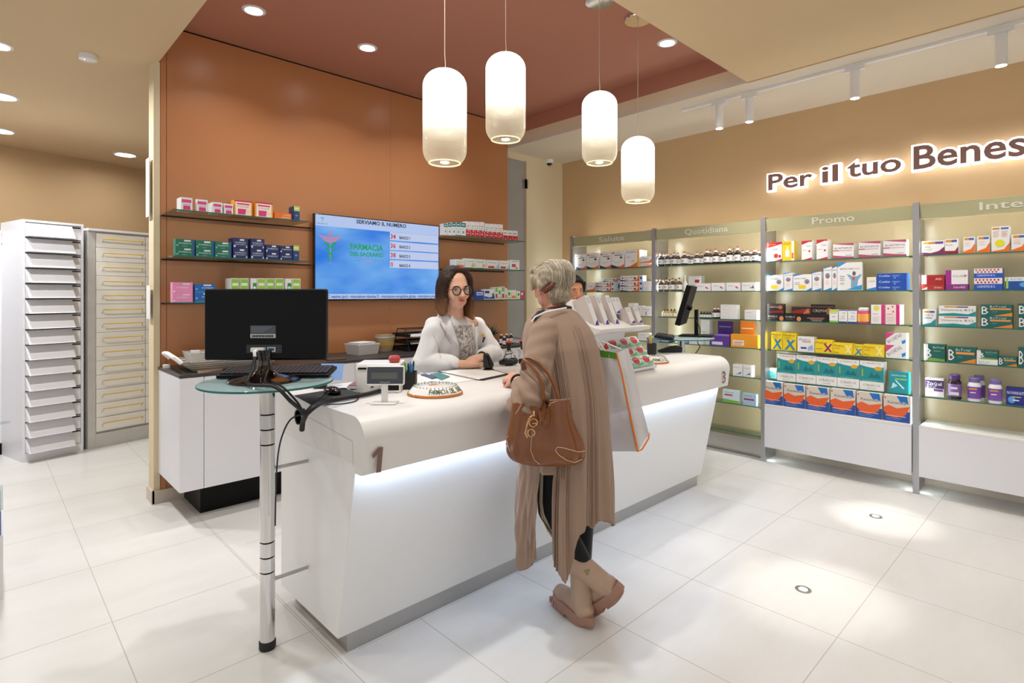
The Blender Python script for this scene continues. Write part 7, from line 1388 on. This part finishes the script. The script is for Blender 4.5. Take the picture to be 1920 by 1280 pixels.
b = MB(); b.tube([Q(997, 603, 2.545), Q(1003, 594, 2.55), Q(1020, 586, 2.56), Q(1045, 580, 2.575), Q(1062, 577, 2.60)], .004, M['paper'], 8); b.tube([Q(1000, 599, 2.59), Q(1010, 587, 2.60), Q(1030, 580, 2.64), Q(1055, 575, 2.66), Q(1070, 578, 2.68)], .011, col('#3a2f30', .8), 8)
b.tube([Q(1018, 582, 2.63), Q(1034, 577, 2.645), Q(1052, 573, 2.66)], .008, col('#a8452f', .8), 8); t.part(b, 'collar', 'dark collar with white piping')
# ---- boots
bt = pmat('beige_leather', '#b0937c', .38, var=.05, scale=20, bump=.05, bscale=80); slm = pmat('rubber_sole_pink_brown', '#a07866', .5, var=.04)
def sole(b, F0, len_, w_, h_, ang_heel=True):
    pass
def boot(X, nm, logo=None):
    """local: heel at origin, toe along +y, up z; length .26"""
    b = MB(); b.X = X; K = bt
    b.cap((0, .045, .075), .048, (0, .05, .235), .050, K, 22); b.cap((0, .05, .07), .046, (0, .16, .055), .038, K, 20); b.cap((0, .14, .055), .040, (0, .205, .052), .036, K, 20); b.cap((-.012, .17, .05), .034, (.012, .17, .05), .034, K); b.ball((0, .03, .06), (.044, .045, .04), K, 20, 12)
    o = blob_obj(b, 'boot', K, t.o, CI, .0045, 5)
    b = MB(); b.X = X; out = []
    for k in range(40):
        a = 2*math.pi*k/40; y = .11+.142*math.sin(a); wv = .051+.006*math.sin(a)*(1 if math.sin(a) > 0 else 0); out.append((wv*math.cos(a)*(1-.25*max(0, -math.sin(a))**3), y))
    b.prism(out, .014, .050, slm)
    for k in range(7):
        y0 = .115+.02*k; hw = .050 if k < 5 else .036
        b.box(-hw, hw, y0, y0+.016, 0, .02, slm)
    b.prism([(p[0], p[1]) for p in [(.043*math.cos(a_*math.pi/10), .010+.045-.055*math.sin(a_*math.pi/10)) for a_ in range(11)]]+[(-.045, .095), (.045, .095)], -.003, .02, slm)
    t.part(b, 'boot_sole', parent=o)
    b = MB(); b.X = X; b.box(-.012, .012, -.006, -.002, .235, .285, bt); t.part(b, 'pull_tab', parent=o)
    return o
# standing boot: toe points left in the picture
hb = onZ(1103, 1176, 0); tb_ = onZ(1036, 1118, 0); dy_ = (tb_-hb); dy_.z = 0; dy_.normalize(); X1 = Matrix((( -dy_.y*-1, dy_.x, 0, 0), (-dy_.x, dy_.y, 0, 0), (0, 0, 1, 0), (0, 0, 0, 1)))
X1 = Matrix(((dy_.y, dy_.x, 0, hb.x-dy_.x*.0), (-dy_.x, dy_.y, 0, hb.y-dy_.y*.0), (0, 0, 1, 0.003), (0, 0, 0, 1)))
o1 = boot(X1, 'boot')
# crossed boot: resting on its toe, heel raised towards the right
toe = onZ(1138, 1172, 0.02); heel = Q(1172, 1150, 2.36); shaft = Q(1092, 1070, 2.40)
sa = (Q(1092, 1068, 2.40)-Q(1160, 1128, 2.37)).normalized()        # shaft axis (up the leg)
ty = Vector((0, 0, -1)); ty = (ty-sa*ty.dot(sa)).normalized()         # toe direction, roughly down
ty = (ty*.8+(-Fv)*-.55); ty = (ty-sa*ty.dot(sa)).normalized(); tx = ty.cross(sa)
og = Q(1168, 1128, 2.34)
X2 = Matrix(((tx.x, ty.x, sa.x, og.x), (tx.y, ty.y, sa.y, og.y), (tx.z, ty.z, sa.z, og.z), (0, 0, 0, 1)))
zmin = min((X2 @ Vector((0, y, z))).z for y in (0, .25) for z in (0, .03))
X2.translation.z -= (zmin-.006)*.9
o2 = boot(X2, 'boot')
bv = bvh_of([o2]); lg_ = pmat('boot_emblem', '#8a7a5a', .3, .7)
cpatch('boot_emblem', [(1094, 1069, 1107, 1066), (1100, 1078, 1103, 1078)], lg_, 4, 4, .002, 'small triangular metal emblem', parent=o2)
# ------------------------------------------------ handbag on the left forearm
lea = pmat('cognac_leather', '#7c451c', .3, var=.3, scale=9, bump=.12, bscale=70, coat=.15)
stc = col('#c9ad8a')
BC = Q(1026, 815, 2.30)
t = Thing('handbag', 'brown leather handbag hanging from the customer left forearm', 'handbag', (BC.x, BC.y, Q(1026, 872, 2.3).z))
rows = [(748, 962, 1068, .030), (760, 958, 1070, .035), (780, 957, 1073, .045), (800, 953, 1080, .055), (820, 949, 1090, .065), (838, 947, 1097, .070), (852, 950, 1099, .068), (864, 962, 1093, .055), (870, 985, 1078, .035), (872, 1010, 1050, .01)]
b = MB(); SG = 72; vs = []
for i, (py, xl, xr_, th_) in enumerate(rows):
    w_ = (xr_-xl)/2/F*2.30; cc = Q((xl+xr_)/2, py, 2.30)
    for j in range(SG):
        a = 2*math.pi*j/SG; c, s = math.cos(a), math.sin(a); e = .62; x = math.copysign(abs(c)**e, c); y = math.copysign(abs(s)**.9, s)
        pk = 1+.10*math.sin(a*14+i*.6)*(1 if i < 7 else .3); zof = 0
        if i < 2: zof = -.022*(1-abs(x)**2) if s > 0 else -.03*max(0, .6-abs(x))*(-1 if s > 0 else 1)
        vs.append(cc+Rv*(w_*x)+Fv*(th_*y*pk)+Vector((0, 0, zof+(.0 if x > -.3 else -.01*(i < 2)))))
fs = [(i*SG+j, (i+1)*SG+j, (i+1)*SG+(j+1) % SG, i*SG+(j+1) % SG) for i in range(len(rows)-1) for j in range(SG)]
fs.append(tuple((len(rows)-1)*SG+j for j in range(SG-1, -1, -1))); b.add(vs, fs, lea)
bag = t.part(b, 'bag_body', angle=80); sb_ = bag.modifiers.new('sub', 'SUBSURF'); sb_.levels = 1; sb_.render_levels = 2; so_ = bag.modifiers.new('th', 'SOLIDIFY'); so_.thickness = .004
# handles
for k, (pts, dd) in enumerate(((((1016, 790), (1020, 760), (1018, 728), (1008, 700), (992, 682), (982, 674)), 0), (((1048, 748), (1040, 722), (1028, 700), (1012, 682), (996, 672), (984, 671)), .05))):
    P_ = [Q(x, y, 2.235+dd+.022*i) for i, (x, y) in enumerate(pts)]; b = MB()
    bk_ = [Q(pts[-1][0]-3+i*3, pts[-1][1]+8+i*24, 2.37+.012*i) for i in range(3)]
    b.tube(P_+bk_, .0078, lea, 12); t.part(b, 'handle')
bv = bvh_of([bag])
cpatch('handle_tab', [(1014, 748, 1030, 750), (1015, 770, 1031, 770), (1016, 790, 1031, 790), (1019, 798, 1028, 798)], lea, 6, 10, .006, dflt=2.24)
def strip(pts, wpx, m_, nm, off=.0035):
    rows_ = []
    for i, p in enumerate(pts):
        a = Vector(pts[max(i-1, 0)]); c = Vector(pts[min(i+1, len(pts)-1)]); d = (c-a).normalized(); n_ = Vector((-d.y, d.x))*wpx/2; rows_.append((p[0]+n_.x, p[1]+n_.y, p[0]-n_.x, p[1]-n_.y))
    return cpatch(nm, rows_, m_, 2, len(pts)*4, off, dflt=2.24)
strip([(1098, 845), (1085, 847), (1070, 843), (1055, 839), (1045, 838), (1041, 844), (1048, 853), (1062, 862), (1078, 867), (1092, 860)], 1.6, stc, 'stitching')
strip([(999, 800), (996, 825), (995, 845), (1002, 862), (1012, 870)], 1.2, stc, 'stitching'); strip([(953, 817), (949, 822), (952, 832), (956, 846)], 1.4, stc, 'stitching'); strip([(1030, 750), (1050, 749), (1070, 747)], 1.2, stc, 'stitching'); strip([(966, 776), (972, 768), (977, 758)], 1.2, stc, 'stitching')
b = MB(); g_ = Q(995, 798, 2.20); XG_ = Matrix(((RX, 0, -FX, 0), (RY, 0, -FY, 0), (0, 1, 0, 0), (0, 0, 0, 1)))
b.tube([Q(*p, 2.21) for p in ((1000, 777), (993, 783), (988, 797), (985, 812), (989, 820))], .0042, M['gold'], 10); b.torus((0, 0, 0), .014, .0035, M['gold'], Matrix.Translation(Q(996, 811, 2.212)) @ XG_, 24, 8); b.torus((0, 0, 0), .016, .0032, M['gold'], Matrix.Translation(Q(1000, 792, 2.212)) @ XG_, 24, 8)
b.tube([Q(1001, 770, 2.215), Q(1001, 780, 2.212)], .005, M['gold'], 8); b.tube([Q(998, 793, 2.206), Q(1008, 793, 2.206)], .004, M['gold'], 8); t.part(b, 'gold_clasp', 'pale gold ring clasp')
b = MB(); b.ball(Q(1030, 759, 2.225), .004, M['gold']); t.part(b, 'rivet')
b = MB(); b.tube([Q(1012, 770, 2.222), Q(1014, 785, 2.215), Q(1012, 797, 2.212), Q(1003, 802, 2.212)], .005, lea, 8); t.part(b, 'clasp_strap')
# ------------------------------------------------ white carrier bag on the other side
D3 = 2.72
t = Thing('carrier_bag', 'white translucent carrier bag with orange edge hanging at the customer right side', 'carrier bag', Q(1180, 845, D3))
wb = glassmat('white_film', '#ffffff', .03, .3, body=.82, bodyc='#dedbdc')
A = [(1125, 656), (1130, 700), (1137, 760), (1143, 846)]; Bm = [(1156, 662), (1166, 700), (1178, 760), (1196, 846)]; Cm = [(1178, 652), (1190, 700), (1203, 760), (1217, 814)]
b = MB(); n = len(A)
def ln(L_, u): x = u*(len(L_)-1); k = min(int(x), len(L_)-2); f = x-k; return (L_[k][0]*(1-f)+L_[k+1][0]*f, L_[k][1]*(1-f)+L_[k+1][1]*f)
NN = 16; vs = []; cols_ = []
for i in range(NN+1):
    u = i/NN; a, m_, c = ln(A, u), ln(Bm, u), ln(Cm, u); row_ = []
    for j in range(7): g = j/6; row_.append(Q(a[0]*(1-g)+m_[0]*g, a[1]*(1-g)+m_[1]*g, D3-.03*g-.05*u*g+.004*math.sin(g*9+u*7)))
    for j in range(1, 7): g = j/6; row_.append(Q(m_[0]*(1-g)+c[0]*g, m_[1]*(1-g)+c[1]*g, D3-.03-.05*u+.06*g+.012*math.sin(g*7+u*3)))
    for j in range(1, 7): g = j/6; q_ = Q(c[0]*(1-g)+a[0]*g, c[1]*(1-g)+a[1]*g, D3+.03-.05*u*(1-g)+.05*math.sin(math.pi*g)); row_.append(q_)
    vs += row_
W7 = 19; fs = [(i*W7+j, (i+1)*W7+j, (i+1)*W7+j+1, i*W7+j+1) for i in range(NN) for j in range(W7-1)]
fs.append(tuple(NN*W7+j for j in range(W7)))
b.add(vs, fs, wb); t.part(b, 'film', angle=70)
b = MB(); fr = lambda L_, o_: [Q(*ln(L_, i/10), D3+o_-.05*i/10*(L_ is not A)) for i in range(11)]
b.tube(fr(Bm, -.032)+[Q(1204, 842, D3-.05), Q(1216, 822, D3-.02), Q(1217, 812, D3)], .0042, col('#e8821f', .5), 8, flat=1.0); t.part(b, 'orange_edge', 'bright orange piping')
b = MB(); p_ = [Q(1124.5, 656, D3-.003), Q(1154.5, 661, D3-.035), Q(1158, 673, D3-.036), Q(1126, 669, D3-.004)]; b.add(p_, [(0, 3, 2, 1)], col('#4f8f2a', .5)); t.part(b, 'green_band', 'green band along the opening')
b = MB(); b.tube([Q(1138, 662, D3), Q(1122, 640, D3+.02), Q(1105, 625, D3+.05), elr.lerp(wrr, .3)+Vector((0, 0, .05)), Q(1130, 640, D3+.06), Q(1165, 655, D3+.02)], .004, M['paper'], 8); t.part(b, 'carry_strap')
cc = Q(1178, 790, D3+.0); b = MB(); b.X = orient((cc.x, cc.y, cc.z-.11), R(-35)); b.box(-.045, .045, -.02, .03, 0, .12, col('#d8a890')); tag(b.build('medicine_box', bevel=.003), 'pinkish box showing faintly through the white carrier bag', 'box')
# ------------------------------------------------ colleague partly hidden
t = Thing('person', 'dark-haired colleague mostly hidden between the customer head and the display cartons', 'person', (3.44, 2.98, 0))
H3 = Vector((3.46, 2.90, 1.45)); fd = Vector((-.45, -.88, -.1)).normalized(); xr = fd.cross(Vector((0, 0, 1))).normalized(); zz_ = xr.cross(fd)
HX3 = Matrix(((xr.x, fd.x, zz_.x, H3.x), (xr.y, fd.y, zz_.y, H3.y), (xr.z, fd.z, zz_.z, H3.z), (0, 0, 0, 1)))
sk3 = pmat('skin_tanned', '#c98a66', .5, sss=.08); b = MB(); head_shapes(b, HX3, 1.0); b.cap((3.38, 2.98, 1.22), .07, (3.56, 2.92, 1.22), .07, sk3); b.cap((3.47, 2.95, 1.3), .06, (3.47, 2.97, .9), .12, sk3); b.cap((3.34, 3.0, 1.2), .05, (3.28, 2.9, .98), .04, sk3); b.cap((3.28, 2.9, .98), .04, (3.40, 2.72, 1.0), .026, sk3); b.cap((3.6, 2.92, 1.2), .05, (3.66, 2.8, .98), .04, sk3); b.cap((3.66, 2.8, .98), .04, (3.55, 2.70, 1.0), .026, sk3)
hand_shapes(b, handX((3.40, 2.72, 1.0), (.8, -.5, 0), (0, 0, 1)), K=sk3); hand_shapes(b, handX((3.55, 2.70, 1.0), (-.8, -.5, .0), (0, 0, 1), mirror=True), K=sk3)
for x in (3.41, 3.54): b.cap((x, 2.97, .88), .09, (x, 2.98, .1), .04, sk3); b.cap((x, 3.0, .04), .035, (x-.04, 2.86, .035), .03, sk3)
blob_obj(b, 'body', sk3, t.o, t.inv, .005, 4); eyes_parts(t, HX3, 1.0)
b = MB(); b.X = HX3; hm3 = hair_mat('black_hair', '#171210', '#2c2220'); b.ball((0, -.03, .05), (.084, .098, .08), hm3, 24, 16); b.ball((0, -.06, -.02), (.07, .06, .08), hm3, 20, 12); b.ball((0, .04, .085), (.06, .04, .02), hm3)
for s in (-1, 1): b.cap((s*.07, .035, .06), .018, (s*.076, .02, -.0), .012, hm3)
b.X = Matrix.Identity(4); blob_obj(b, 'hair', hm3, t.o, t.inv, .005, 3)
b = MB(); b.cap((3.38, 2.98, 1.21), .085, (3.56, 2.92, 1.21), .085, wc, 20); b.cap((3.47, 2.96, 1.15), .14, (3.48, 2.99, .6), .16, wc, 24); b.cap((3.34, 3.0, 1.2), .07, (3.28, 2.9, .98), .06, wc); b.cap((3.28, 2.9, .98), .06, (3.37, 2.77, 1.0), .042, wc); b.cap((3.6, 2.92, 1.2), .07, (3.66, 2.8, .98), .06, wc); b.cap((3.66, 2.8, .98), .06, (3.58, 2.73, 1.0), .042, wc)
blob_obj(b, 'coat', wc, t.o, t.inv, .008, 4)
